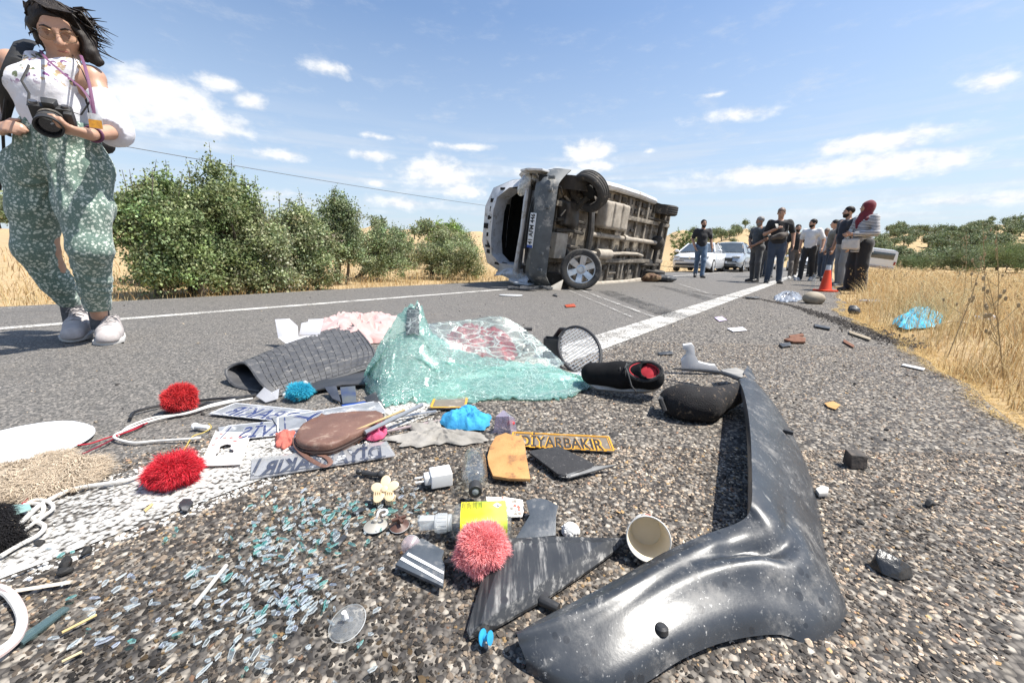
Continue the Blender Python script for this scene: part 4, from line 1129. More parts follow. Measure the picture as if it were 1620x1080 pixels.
	mb = MB(); mb.cyl((-4.03, -.8, .33), (-4.03, .8, .33), .05, n=10).ball((-4.03, 0, .33), (.17, .19, .17), 12); part('rear_axle', mb, DUSTD, V)
	for y in (-.55, .55):
		mb = MB(); mb.tube([(-3.35, y, .44), (-3.7, y, .35), (-4.03, y, .3), (-4.4, y, .36), (-4.75, y, .46)], .03, 6, flat=1.3); part('leaf_spring', mb, DUSTD, V)
		mb = MB(); mb.cyl((-3.8, y * 1.1, .62), (-3.95, y * .9, .32), .035, n=8); part('shock_absorber', mb, DUSTL, V)
	mb = MB(); mb.tube([(-.42, .62, .42), (-.48, .4, .26), (-.5, .1, .23), (-.5, -.25, .24), (-.46, -.6, .3), (-.42, -.8, .36)], .07, 8, flat=.8); part('front_subframe', mb, OILY, V)
	for y in (-.25, .02, .2):
		mb = MB(); mb.tube([(.45, y, .34), (.1, y + .03, .30), (-.4, y, .33)], .03, 6); part('engine_mount_rail', mb, DUSTD, V)
	mb = MB(); mb.box((.35, -.22, .36), (.34, .42, .22)); part('battery_box', mb, DUSTL, V, bevel=.02)
	s = SDF((-.5, -.1, .1), (.6, .8, .6), .025); s.box((.12, .32, .38), (.2, .2, .14), .04).cap((.0, .55, .34), (.05, .15, .3), .07, .09, .05).cap((.3, .5, .4), (.2, .2, .3), .06, .05, .04).bumpy(.025, 4, 9)
	part('engine', s.mesh('engine'), OILY, V)
	for a, b, r in (((.1, .3, .3), (.0, .75, .36), .028), ((-.1, .3, .3), (.0, .78, .33), .03), ((.1, -.3, .3), (.0, -.7, .3), .03), ((-.45, .5, .36), (-.75, .75, .42), .03), ((.25, .6, .4), (.05, .45, .3), .022), ((-.9, .7, .4), (-.6, .35, .35), .02)):
		mb = MB(); mb.cyl(a, b, r, n=8); part('suspension_arm', mb, DUSTL if r < .03 else DUSTD, V)
	for i in range(10):
		a = Vector((random.uniform(-.2, .6), random.uniform(-.6, .8), random.uniform(.28, .45))); b = a + Vector((random.uniform(-.25, .25), random.uniform(-.25, .25), random.uniform(-.08, .08)))
		mb = MB(); mb.tube([a, a.lerp(b, .4) + Vector((.03, .05, -.05)), b], random.uniform(.008, .018), 5); part('engine_hose', mb, random.choice((OILY, DUSTL, DUSTD)), V)
	for y, m_ in ((.95, WHITE), (-.95, DUSTL)):
		mb = MB(); mb.tube([(-.62, y, .40), (-1.5, y * 1.02, .37), (-2.6, y * 1.02, .36), (-3.55, y, .40)], .075, 8, flat=.8); part('sill', mb, m_, V)
	mb = MB(); mb.box((-1.0, -.66, .40), (.05, .5, .05), Matrix.Rotation(R(8), 4, 'Z')).box((-2.4, -.62, .40), (.05, .5, .05)); part('floor_strut', mb, DUSTL, V, bevel=.006)
	# inner wheel arches (dark)
	for x in (0.0, -4.03):
		for sgn in (1, -1):
			mb = MB(); mb.lathe([(.0, -.11), (.42, -.11), (.42, .11)], 20, Matrix.Translation((x, sgn * .80, .46)) @ Matrix.Rotation(PI / 2, 4, 'X'), cap=False); part('wheel_arch', mb, DUSTD, V)
	# wheels; the lower front one is broken off its mount and faces out
	inv = V.rotation_euler.to_matrix().inverted()
	def loc(p): return inv @ (Vector(p) - A)
	def dirv(d): return inv @ Vector(d)
	wheel(V, loc((1.12, 6.55, .335)), dirv((-.10, -1, .05)), .335, .21)
	wheel(V, loc((1.22, 6.72, 1.60)), dirv((.58, .52, .5)), .335, .22, rim_mat=DUSTD)
	wheel(V, Vector((-4.03, .80, .335)), (0, 1, 0), .335, .21, rim_mat=DUSTL)
	wheel(V, Vector((-4.03, -.76, .335)), (0, -1, 0), .335, .19, rim_mat=DUSTL)
	mb = MB(); mb.cyl((.05, .35, .33), loc((1.22, 6.80, 1.52)), .05, n=8); part('drive_joint', mb, DUSTD, V)
	mb = MB(); mb.cyl((.1, -.3, .33), loc((1.12, 6.7, .335)), .05, n=8); part('drive_joint', mb, DUSTD, V)
	return V
build_van()

# ---------------------------------------------------------------- parked cars
def make_car(label, s, t, paint, yaw=0.0, L=4.2, W=1.79, H=1.46, suv=0.0, group='cars stopped on the road', plate=True):
	"""nose towards -x local; profile stations lofted across the width"""
	b = ST(s, t)
	T = thing('parked_car', label, 'car', (b.x, b.y, .003), (0, 0, 0), group)
	T.rotation_euler = (0, 0, math.atan2(RU.y, RU.x) + R(yaw))
	w = W / 2; g = .18 + .05 * suv
	st = [(0.0, .42, .60, .70), (.06, .28, .72, .86), (.35, g, .80 + .06 * suv, .97), (1.0, g, .92 + .07 * suv, 1.0), (1.25, g, .97 + .06 * suv, 1.0), (2.6, g, .99 + .06 * suv, 1.0), (3.6, g, 1.0 + .05 * suv, .99), (L - .12, .3, .98, .95), (L, .45, .85, .86)]
	mb = MB(); vs = []
	for x, z0, z1, k in st:
		ww = w * k; row = [(-ww * .93, z0), (-ww, z0 + .14), (-ww, (z0 + z1) / 2), (-ww * .95, z1 - .08), (-ww * .86, z1), (0, z1 + .025), (ww * .86, z1), (ww * .95, z1 - .08), (ww, (z0 + z1) / 2), (ww, z0 + .14), (ww * .93, z0)]
		vs += [(x, y, z) for y, z in row]
	n = 11; fs = [(i * n + j, i * n + (j + 1) % n, (i + 1) * n + (j + 1) % n, (i + 1) * n + j) for i in range(len(st) - 1) for j in range(n)]
	fs += [tuple(range(n)), tuple((len(st) - 1) * n + j for j in range(n - 1, -1, -1))]
	mb.add(vs, fs); body = part('body', mb, paint, T, angle=50)
	# cabin
	zr = H; gl = [(1.05, .93), (1.85, zr - .05), (2.3, zr), (3.3, zr - .02), (3.75 if suv else 3.9, zr - .12), (L - .1, .98)]
	def ring(x, z, k): return [(x, -w * k, z), (x, w * k, z)]
	mb = MB(); top = [(1.8, zr - .06, .62), (2.25, zr, .66), (3.3, zr - .02, .65), (3.75, zr - .1, .62)]
	vs = []
	for x, z, k in top: vs += [(x, -w * k, z - .03), (x, -w * k * .85, z), (x, 0, z + .02), (x, w * k * .85, z), (x, w * k, z - .03)]
	vs2 = [(p[0], p[1], p[2] - .05) for p in vs]
	m5 = len(vs); f5 = [(i * 5 + j, i * 5 + j + 1, (i + 1) * 5 + j + 1, (i + 1) * 5 + j) for i in range(3) for j in range(4)]
	mb.add(vs + vs2, f5 + [tuple(m5 + q for q in f[::-1]) for f in f5] + [(j, m5 + j, m5 + j + 1, j + 1) for j in range(4)] + [(15 + j + 1, m5 + 16 + j, m5 + 15 + j, 15 + j) for j in range(4)])
	part('roof', mb, paint, T, angle=50)
	mb = MB(); mb.grid(lambda u, v: (1.02 + .79 * v + .06 * (2 * u - 1) ** 2 * (1 - v), (2 * u - 1) * w * (.86 - .25 * v), .95 + .06 * suv + (zr - .1 - .95 - .06 * suv) * v + .03 * (1 - (2 * u - 1) ** 2)), 9, 5, .02); part('windscreen', mb, CARGLASS, T)
	for sg in (-1, 1):
		mb = MB(); q = [(1.2, .97), (1.95, zr - .09), (3.3, zr - .1), (3.85, 1.0)]
		mb.add([(x, sg * w * (.93 - .29 * (z - .97) / (zr - .97)), z) for x, z in q] + [(x, sg * w * (.93 - .29 * (z - .97) / (zr - .97)) - sg * .03, z) for x, z in q], [(0, 1, 2, 3), (7, 6, 5, 4), (0, 4, 5, 1), (1, 5, 6, 2), (2, 6, 7, 3), (3, 7, 4, 0)]); part('side_window', mb, CARGLASS, T)
		mb = MB(); mb.tube([(1.08, sg * w * .93, .96), (1.85, sg * w * .66, zr - .06)], .035, 6); part('window_pillar', mb, paint, T)
		mb = MB(); mb.tube([(2.55, sg * w * .935, .98), (2.6, sg * w * .66, zr - .05)], .03, 5); part('window_pillar', mb, paint, T)
		mb = MB(); mb.ball((1.3, sg * (w + .1), 1.02), (.07, .11, .08), 10); part('mirror', mb, paint, T)
		mb = MB(); mb.ball((.16, sg * w * .68, .72 + .07 * suv), (.16, .20, .075), 12, Matrix.Identity(4)); part('headlight', mb, LAMPGLASS, T)
		for x in (.82, L - .78):
			wheel(T, (x, sg * (w - .09), .32), (0, sg, 0), .32, .2, spokes=5)
	mb = MB(); mb.box((.015, 0, .645), (.1, W * .52, .05 + .12 * suv)); part('grille', mb, BLACKPL, T, bevel=.02)
	mb = MB(); mb.box((.02, 0, .36), (.12, W * .72, .10)); part('air_intake', mb, BLACKPL, T, bevel=.03)
	mb = MB(); mb.cyl((-.04, 0, .665), (-.02, 0, .665), .05, n=14); part('badge', mb, CHROME, T)
	if plate:
		mb = MB(); mb.box((-.03, 0, .50), (.02, .5, .11)); part('number_plate', mb, PLATEW, T, bevel=.004)
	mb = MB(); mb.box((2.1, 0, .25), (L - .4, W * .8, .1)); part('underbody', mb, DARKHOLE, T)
	return T
CW = mat('car_white_paint', (.72, .73, .74), (.68, .69, .70), 3, .2, coat=.6)
CS = mat('car_silver_paint', (.42, .45, .48), (.36, .39, .42), 3, .22, metal=.4, coat=.6)
make_car('white hatchback stopped right behind the overturned van', 19.9, -5.1, CW)
make_car('silver crossover with a dark grille beside the white hatchback', 23.2, -4.35, CS, suv=1.0, H=1.62, L=4.5, W=1.86)
make_car('low white saloon behind the silver crossover', 28.3, -4.3, CW, L=4.4)
make_car('white car far down the road behind the walking crowd', 33.0, -1.3, CW)
make_car('pale car at the end of the queue behind the men', 36.0, -4.2, mat('car_pale_paint', (.55, .57, .58), None, 3, .25, coat=.5))

def build_pickup():
	"""white panel van leaning in the field, its rear window towards the road"""
	c = D(1386, 424, 27.0); z0 = float(terrain_z(c.x, c.y))
	T = thing('tilted_van', 'white boxy van tilted in the ditch beyond the dry grass', 'van', (c.x, c.y, z0 - .05), (R(3), R(9), R(-40)))
	mb = MB(); prof = [(-.8, .35), (-.82, .9), (-.74, 1.52), (-.6, 1.62), (.6, 1.62), (.74, 1.52), (.82, .9), (.8, .35)]
	vs = [(x, 0, z) for x, z in prof] + [(x * 1.0, 2.6, z) for x, z in prof] + [(x, 3.6, min(z, .95)) for x, z in prof]
	mb.add(vs, [tuple(range(7, -1, -1)), tuple(range(16, 24))] + [(r * 8 + i, r * 8 + (i + 1) % 8, r * 8 + 8 + (i + 1) % 8, r * 8 + 8 + i) for r in (0, 1) for i in range(8)])
	part('body', mb, CW, T, bevel=.03)
	mb = MB(); mb.box((0, -.008, 1.22), (1.25, .03, .42)); part('rear_window', mb, CARGLASS, T, bevel=.01)
	mb = MB(); mb.box((0, -.03, .45), (1.6, .08, .16)); part('bumper', mb, mat('faded_bumper', (.42, .38, .36), None, 8, .7), T, bevel=.02)
	for sx in (-1, 1):
		mb = MB(); mb.box((sx * .74, -.012, .8), (.1, .03, .22)); part('tail_lamp', mb, mat('tail_lamp_red', (.3, .05, .03), None, 8, .3), T, bevel=.01)
		for y in (.6, 2.9): wheel(T, (sx * .72, y, .30), (sx, 0, 0), .30, .18, spokes=5)
build_pickup()
# ---------------------------------------------------------------- people
SKIN = mat('skin', (.46, .27, .185), (.40, .225, .15), 20, .5, .08, 120)
SKIN2 = mat('tanned_skin', (.36, .205, .135), (.30, .165, .105), 20, .5, .08, 120)
HAIR_B = mat('dark_hair', (.012, .009, .008), (.026, .020, .017), 60, .55, .8, 160, stretch=(1, 1, .2), spec=.25)
HAIR_G = mat('grey_hair', (.30, .29, .28), (.14, .135, .13), 60, .6, .6, 160)
EYE_M = mat('eye_dark', (.03, .022, .018), None, 20, .1)
SHOE_B = mat('black_shoe', (.025, .024, .024), (.05, .048, .046), 20, .5)
SHOE_W = mat('white_sole', (.6, .59, .57), None, 20, .7)
def cloth(name, c, c2=None, scale=9): return mat(name, c, c2 or tuple(x * .7 for x in c), scale, .9, .5, 35, sheen=.2, bdist=.01)
def stripe_cloth():
	m, t, out = newmat('striped_cotton'); v = t.new('ShaderNodeTexCoord').outputs['Object']
	n = t.noise(v, 6, 3).outputs[0]; sep = t.new('ShaderNodeSeparateXYZ'); t.l.new(v, sep.inputs[0])
	w = t.math('SINE', t.math('ADD', t.math('MULTIPLY', sep.outputs[2], 2 * PI / .026), t.math('MULTIPLY', n, 4.0)))
	principled(t, out, t.mix(t.mapr(w, -.1, .1), (.66, .66, .67), (.03, .035, .05)), .9); return m

def hand(s, wrist, d, palm_n, thumb_side, curl=.5, sc_=1.0, k=.006):
	"""palm and five fingers grown from a wrist; d = pointing direction, palm_n = where the palm faces"""
	d = Vector(d).normalized(); n = Vector(palm_n); n = (n - d * n.dot(d)).normalized(); a = d.cross(n) * thumb_side
	w = Vector(wrist); L = .085 * sc_
	kn = w + d * L
	s.cap(w, w + d * .02, .024 * sc_, .026 * sc_, .01)
	for j in (-1.3, -.4, .4, 1.3): s.cap(w + d * .02 + a * j * .012 * sc_, kn + a * j * .016 * sc_, .014 * sc_, .0125 * sc_, .01)
	for j, ln in ((1.35, .068), (.45, .078), (-.45, .072), (-1.35, .056)):
		p = kn + a * j * .0165 * sc_; q = p + (d * math.cos(curl * .6) + n * math.sin(curl * .6)) * ln * .45 * sc_
		e = q + (d * math.cos(curl * 1.7) + n * math.sin(curl * 1.7)) * ln * .32 * sc_; f = e + (d * math.cos(curl * 2.5) + n * math.sin(curl * 2.5)) * ln * .25 * sc_
		s.chain([p, q, e, f], [.0105 * sc_, .0098 * sc_, .009 * sc_, .0078 * sc_], k)
	t0 = w + d * .025 * sc_ + a * .024 * sc_; t1 = t0 + (d * .75 + a * .6 + n * .25).normalized() * .042 * sc_; t2 = t1 + (d * .95 + a * .15 + n * .35 * (.4 + curl)).normalized() * .036 * sc_
	s.chain([t0, t1, t2], [.014 * sc_, .0118 * sc_, .0095 * sc_], k)

def head(s, c, f, u, k=1.0, fem=False):
	"""skull, jaw, brow, nose, lips, ears in the frame forward f, up u; returns frame"""
	f = Vector(f).normalized(); u = Vector(u); u = (u - f * u.dot(f)).normalized(); r = f.cross(u)
	Rm = Matrix((r, f, u)).transposed(); c = Vector(c)
	P = lambda x, y, z: c + (r * x + f * y + u * z) * k
	s.ell(P(0, -.012, .028), (.073 * k, .092 * k, .088 * k), .02, Rm)
	s.ell(P(0, .022, -.035), (.058 * k, .068 * k, .075 * k), .03, Rm)
	s.ell(P(0, .055, -.088), ((.026 if fem else .032) * k, .024 * k, .022 * k), .03, Rm)
	s.cap(P(-.036, .076, .022), P(.036, .076, .022), .012 * k, .012 * k, .012)
	for sx in (-1, 1):
		s.ell(P(sx * .032, .086, .004), (.016 * k, .012 * k, .010 * k), .008, Rm, op='s')
		s.ell(P(sx * .040, .060, -.022), (.022 * k, .02 * k, .02 * k), .02, Rm)
		s.ell(P(sx * .076, -.008, -.008), (.010 * k, .018 * k, .031 * k), .006, Rm)
	s.cap(P(0, .086, .012), P(0, .107, -.028), .007 * k, .0125 * k, .008)
	s.ell(P(.011, .096, -.031), (.009 * k, .009 * k, .007 * k), .006, Rm); s.ell(P(-.011, .096, -.031), (.009 * k, .009 * k, .007 * k), .006, Rm)
	s.cap(P(-.017, .084, -.058), P(.017, .084, -.058), .0075 * k, .0075 * k, .006)
	s.cap(P(-.014, .082, -.069), P(.014, .082, -.069), .0085 * k, .0085 * k, .006)
	s.cap(P(-.03, .092, -.0635), P(.03, .092, -.0635), .0035 * k, .0035 * k, .003, op='s')
	return P, Rm

def add_face(T, P, Rm, k, brow_m, lip_m, lid=None):
	for sx in (-1, 1):
		mb = MB(); mb.ball(P(sx * .032, .0675, .000), .0118 * k, 10); e = part('eye', mb, lid or mat('eye_white', (.6, .57, .54), None, 20, .2), T, world=True)
		if lid:
			mb = MB(); mb.tube([P(sx * .021, .0745, -.003), P(sx * .032, .0800, -.0065), P(sx * .044, .0735, -.003)], .0016, 5); part('eyelash', mb, brow_m, e, world=True)
			mb = MB(); mb.tube([P(sx * .014, .089, .024), P(sx * .032, .0885, .031), P(sx * .05, .076, .025)], [.003, .0042, .002], 5); part('eyebrow', mb, brow_m, T, world=True); continue
		mb = MB(); mb.ball(P(sx * .032, .0755, -.003), .0055 * k, 8); part('iris', mb, EYE_M, e, world=True)
		mb = MB(); mb.tube([P(sx * .014, .089, .024), P(sx * .032, .0885, .031), P(sx * .05, .076, .025)], [.003 * k, .0042 * k, .002 * k], 5); part('eyebrow', mb, brow_m, T, world=True)
	mb = MB(); mb.tube([P(-.022, .083, -.063), P(-.01, .0925, -.0605), P(0, .0935, -.062), P(.01, .0925, -.0605), P(.022, .083, -.063)], [.002 * k, .0035 * k, .0035 * k, .0035 * k, .002 * k], 5)
	part('lips', mb, lip_m, T, world=True)

LIP = mat('lip_skin', (.38, .16, .13), None, 20, .45)
def sneaker(T, heel, toe, m_up, m_sole, w=.048, h=.085, up=(0, 0, 1), name='shoe'):
	heel, toe = Vector(heel), Vector(toe); f = (toe - heel).normalized(); L = (toe - heel).length; u = Vector(up); u = (u - f * u.dot(f)).normalized(); r = f.cross(u)
	P = lambda x, y, z: heel + f * (y * L) + r * x + u * z
	lo = Vector([min(heel[i], toe[i]) - .12 for i in range(3)]); hi = Vector([max(heel[i], toe[i]) + .14 for i in range(3)])
	s = SDF(lo, hi, .007 if w > .05 else .011)
	s.chain([P(0, .12, .045), P(0, .5, .045), P(0, .88, .035)], [w * .78, w * .92, w * .82], .02)
	s.cap(P(0, .14, .05), P(0, .18, h + .005), w * .78, w * .74, .02); s.cap(P(0, .3, .07), P(0, .6, .05), w * .72, w * .7, .02)
	s.cap(P(0, .16, h + .02), P(0, .17, h + .06), w * .55, w * .55, .0, op='s')
	s.plane(P(0, 0, .016), -u)
	sh = part(name, s.mesh(name, root_of(T).location), m_up, T)
	mb = MB(); ol = []
	for i in range(20):
		a = 2 * PI * i / 20; yy = .5 - .5 * math.cos(a); ww = w * (.86 + .16 * math.sin(yy * 3.0)) * math.sin(a) * (1.06)
		ww = math.copysign(min(abs(ww) * 1.25, w * (.78 + .22 * min(1, yy * 2))), ww); ol.append((ww, yy * 1.03 - .02))
	vs = [P(x * 1.04, y, 0.0) for x, y in ol] + [P(x * 1.08, y, .024 + .006 * (y < .2)) for x, y in ol]
	mb.add(vs, [tuple(range(19, -1, -1)), tuple(range(20, 40))] + [(i, (i + 1) % 20, 20 + (i + 1) % 20, 20 + i) for i in range(20)]); part('sole', mb, m_sole, sh, world=True, bevel=.004)
	return sh

def bystander(label, px, py, Hm, turn, top, bottom, shoes=None, skin=None, hair=HAIR_B, beard=None, sleeve=.5, belly=0.0, legs=None, arms=None, look=0, nod=0, hat=None, long_top=0.0, wide=0.0, hijab=None, loc=None, belt=None):
	"""a standing or walking adult; local frame faces -y, +x is the person's left"""
	skin = skin or SKIN2; shoes = shoes or SHOE_B
	g = loc or G(px, py); az = math.atan2(g.x, g.y); psi = -az + R(turn); k = Hm / 1.76
	T = thing('person', label, 'person', (g.x, g.y, .002)); Rz = Matrix.Rotation(psi, 3, 'Z')
	W = lambda x, y, z: g + Rz @ Vector((x * k, y * k, z * k))
	legs = legs or ((.10, 0, 0), (-.10, .05, 0))      # foot x, y(+ = behind), heel lift
	ft = []
	hips = [W(.085, 0, .93), W(-.085, 0, .93)]
	for (fx, fy, lift), hip, sx in zip(legs, hips, (1, -1)):
		an = W(fx, fy, .09 + lift); kn = hip.lerp(an, .48) + Rz @ Vector((0, -.035 - .28 * lift, .0)) * k; ft.append((hip, kn, an, fx, fy, lift))
	sh = [W(.185, 0, 1.43), W(-.185, 0, 1.43)]
	arms = arms or ((( .25, .0, 1.15), (.25, -.06, .90)), ((-.25, .0, 1.15), (-.25, -.06, .90)))
	arm = []
	for (e, w_), s0 in zip(arms, sh): arm.append((s0, W(*e), W(*w_)))
	lo = g + Vector((-.62, -.62, -.05)); hi = g + Vector((.62, .62, Hm + .12))
	hl = Rz @ Matrix.Rotation(R(look), 3, 'Z'); hf = hl @ Vector((0, -1, -math.tan(R(nod)))); hc = W(0, -.025, 1.635)
	b = SDF(lo, hi, .0145)
	b.chain([W(0, .01, .95), W(0, 0, 1.12), W(0, 0, 1.3)], [.13 * k, .115 * k, .13 * k], .05); b.cap(W(-.1, .0, 1.38), W(.1, .0, 1.38), .10 * k, .10 * k, .04)
	b.cap(W(0, .01, 1.42), W(0, -.01, 1.56), .058 * k, .052 * k, .03)
	P, Rm = head(b, hc, hf, (0, 0, 1), k)
	for hip, kn, an, *_ in ft: b.chain([hip, kn, an], [.085 * k, .055 * k, .038 * k], .02)
	for i, (s0, e, w_) in enumerate(arm):
		b.chain([s0, e, w_], [.052 * k, .043 * k, .029 * k], .015)
		dd = (w_ - e).normalized(); hand(b, w_, dd, Rz @ Vector((-1 if i == 0 else 1, -.3, 0)), -1 if i == 0 else 1, .45, 1.0, .004)
	part('body', b.mesh('body', T.location), skin, T)
	# trousers
	t = SDF(lo, hi, .020); rr = 1.0 + wide
	t.cap(W(-.06, .015, .93), W(.06, .015, .93), .125 * k, .125 * k, .03); t.cap(W(0, 0, .93), W(0, 0, 1.03), .14 * k, .135 * k, .03)
	for hip, kn, an, fx, fy, lift in ft:
		t.chain([hip, kn, an + Vector((0, 0, -.035))], [.102 * k * (1 + .4 * wide), .073 * k * rr, .063 * k * rr], .03);
	t.plane(W(0, 0, 1.03), (0, 0, 1)); t.bumpy(.008, 4.0, int(px), 2, (1, 1, .7)); t.plane(W(0, 0, .045), (0, 0, -1))
	part('trousers', t.mesh('trousers', T.location), bottom, T)
	# shirt
	s = SDF(lo, hi, .018)
	s.chain([W(0, .01, .94 - long_top), W(0, -.01 - belly * .4, 1.08), W(0, -.005, 1.26), W(0, 0, 1.38)], [.152 * k * (1 + .35 * wide), (.14 + belly) * k, .142 * k, .12 * k], .04)
	s.cap(W(-.13, 0, 1.36), W(.13, 0, 1.36), .112 * k, .112 * k, .04); s.cap(W(-.15, .005, 1.415), W(.15, .005, 1.415), .062 * k, .062 * k, .03)
	for s0, e, w_ in arm:
		if sleeve <= .5: s.chain([s0, s0.lerp(e, .72)], [.073 * k, .067 * k], .03)
		else: s.chain([s0, e, e.lerp(w_, .86)], [.073 * k, .062 * k, .048 * k], .03)
	s.bumpy(.007, 5.0, int(px) + 3, 2); s.plane(W(0, 0, .93 - long_top), (0, 0, -1)); s.ell(W(0, -.03, 1.50), (.075 * k, .075 * k, .05 * k), .01, op='s')
	part('shirt', s.mesh('shirt', T.location), top, T)
	if belt:
		mb = MB(); mb.tube([W(.15 * math.cos(a) , .13 * math.sin(a), .985) for a in [2 * PI * i / 20 for i in range(20)]], .02 * k, 6, closed=True); part('belt', mb, belt, T, world=True)
	for (hip, kn, an, fx, fy, lift), sx in zip(ft, (1, -1)):
		out = Rz @ Vector((sx * .18, -1, 0)).normalized()
		heel = Vector((an.x, an.y, g.z)) - out * .06 * k + Vector((0, 0, lift * .9)); toe = heel + out * .265 * k - Vector((0, 0, lift * .85)); sneaker(T, heel, toe, shoes, SHOE_W if shoes is not SHOE_B else SHOE_B, .046 * k)
	# hair or headscarf
	if hijab:
		h = SDF(hc + Vector((-.3, -.3, -.4)), hc + Vector((.3, .3, .25)), .010)
		h.ell(P(0, -.025, .03), (.098 * k, .112 * k, .108 * k), .02, Rm); h.cap(P(0, -.02, -.05), P(0, -.01, -.16), .088 * k, .09 * k, .04); h.cap(P(0, .03, -.15), P(0, .05, -.24), .075 * k, .085 * k, .04); h.cap(P(-.12, -.02, -.24), P(.12, -.02, -.24), .06 * k, .06 * k, .05)
		h.cap(P(0, .10, -.26), P(-.03, .11, -.38), .05 * k, .03 * k, .03)
		h.ell(P(0, .13, -.018), (.062 * k, .09 * k, .084 * k), .012, Rm, op='s'); h.bumpy(.006, 6, 3, 2)
		part('headscarf', h.mesh('headscarf', T.location), hijab, T)
	else:
		h = SDF(hc + Vector((-.2, -.2, -.2)), hc + Vector((.2, .2, .2)), .009)
		h.ell(P(0, -.018, .038), (.081 * k, .098 * k, .091 * k), .01, Rm); h.ell(P(0, .088, -.028), (.085 * k, .078 * k, .098 * k), .015, Rm, op='s'); h.ell(P(0, -.03, -.14), (.12 * k, .12 * k, .10 * k), .02, Rm, op='s'); h.bumpy(.004, 14, 5, 2)
		part('hair', h.mesh('hair', T.location), hair, T)
	if beard:
		h = SDF(hc + Vector((-.2, -.2, -.2)), hc + Vector((.2, .2, .2)), .008)
		h.ell(P(0, .024, -.05), (.0625 * k, .072 * k, .072 * k), .01, Rm); h.ell(P(0, .055, -.095), (.036 * k, .032 * k, .03 * k), .02, Rm)
		h.ell(P(0, .06, .03), (.1 * k, .1 * k, .078 * k), .01, Rm, op='s'); h.cap(P(-.015, .1, -.066), P(.015, .1, -.066), .013 * k, .013 * k, .006, op='s')
		part('beard', h.mesh('beard', T.location), beard, T)
	add_face(T, P, Rm, k, hair if not hijab else HAIR_B, LIP)
	if hat:
		mb = MB(); M = Matrix.Translation(P(0, -.01, .075)) @ Rm.to_4x4()
		mb.lathe([(.088 * k, 0), (.098 * k, .03), (.12 * k, .055), (.118 * k, .062), (.0, .072)], 20, M); mb.add([(x, .07 + y, z) for x, y, z in ((-.075, 0, 0), (-.05, .05, -.012), (0, .066, -.016), (.05, .05, -.012), (.075, 0, 0), (-.075, 0, .008), (-.05, .05, -.004), (0, .066, -.008), (.05, .05, -.004), (.075, 0, .008))], [(0, 1, 2, 3, 4), (9, 8, 7, 6, 5), (0, 5, 6, 1), (1, 6, 7, 2), (2, 7, 8, 3), (3, 8, 9, 4)], M); part('cap', mb, hat, T, world=True)
	return T, W, P, arm

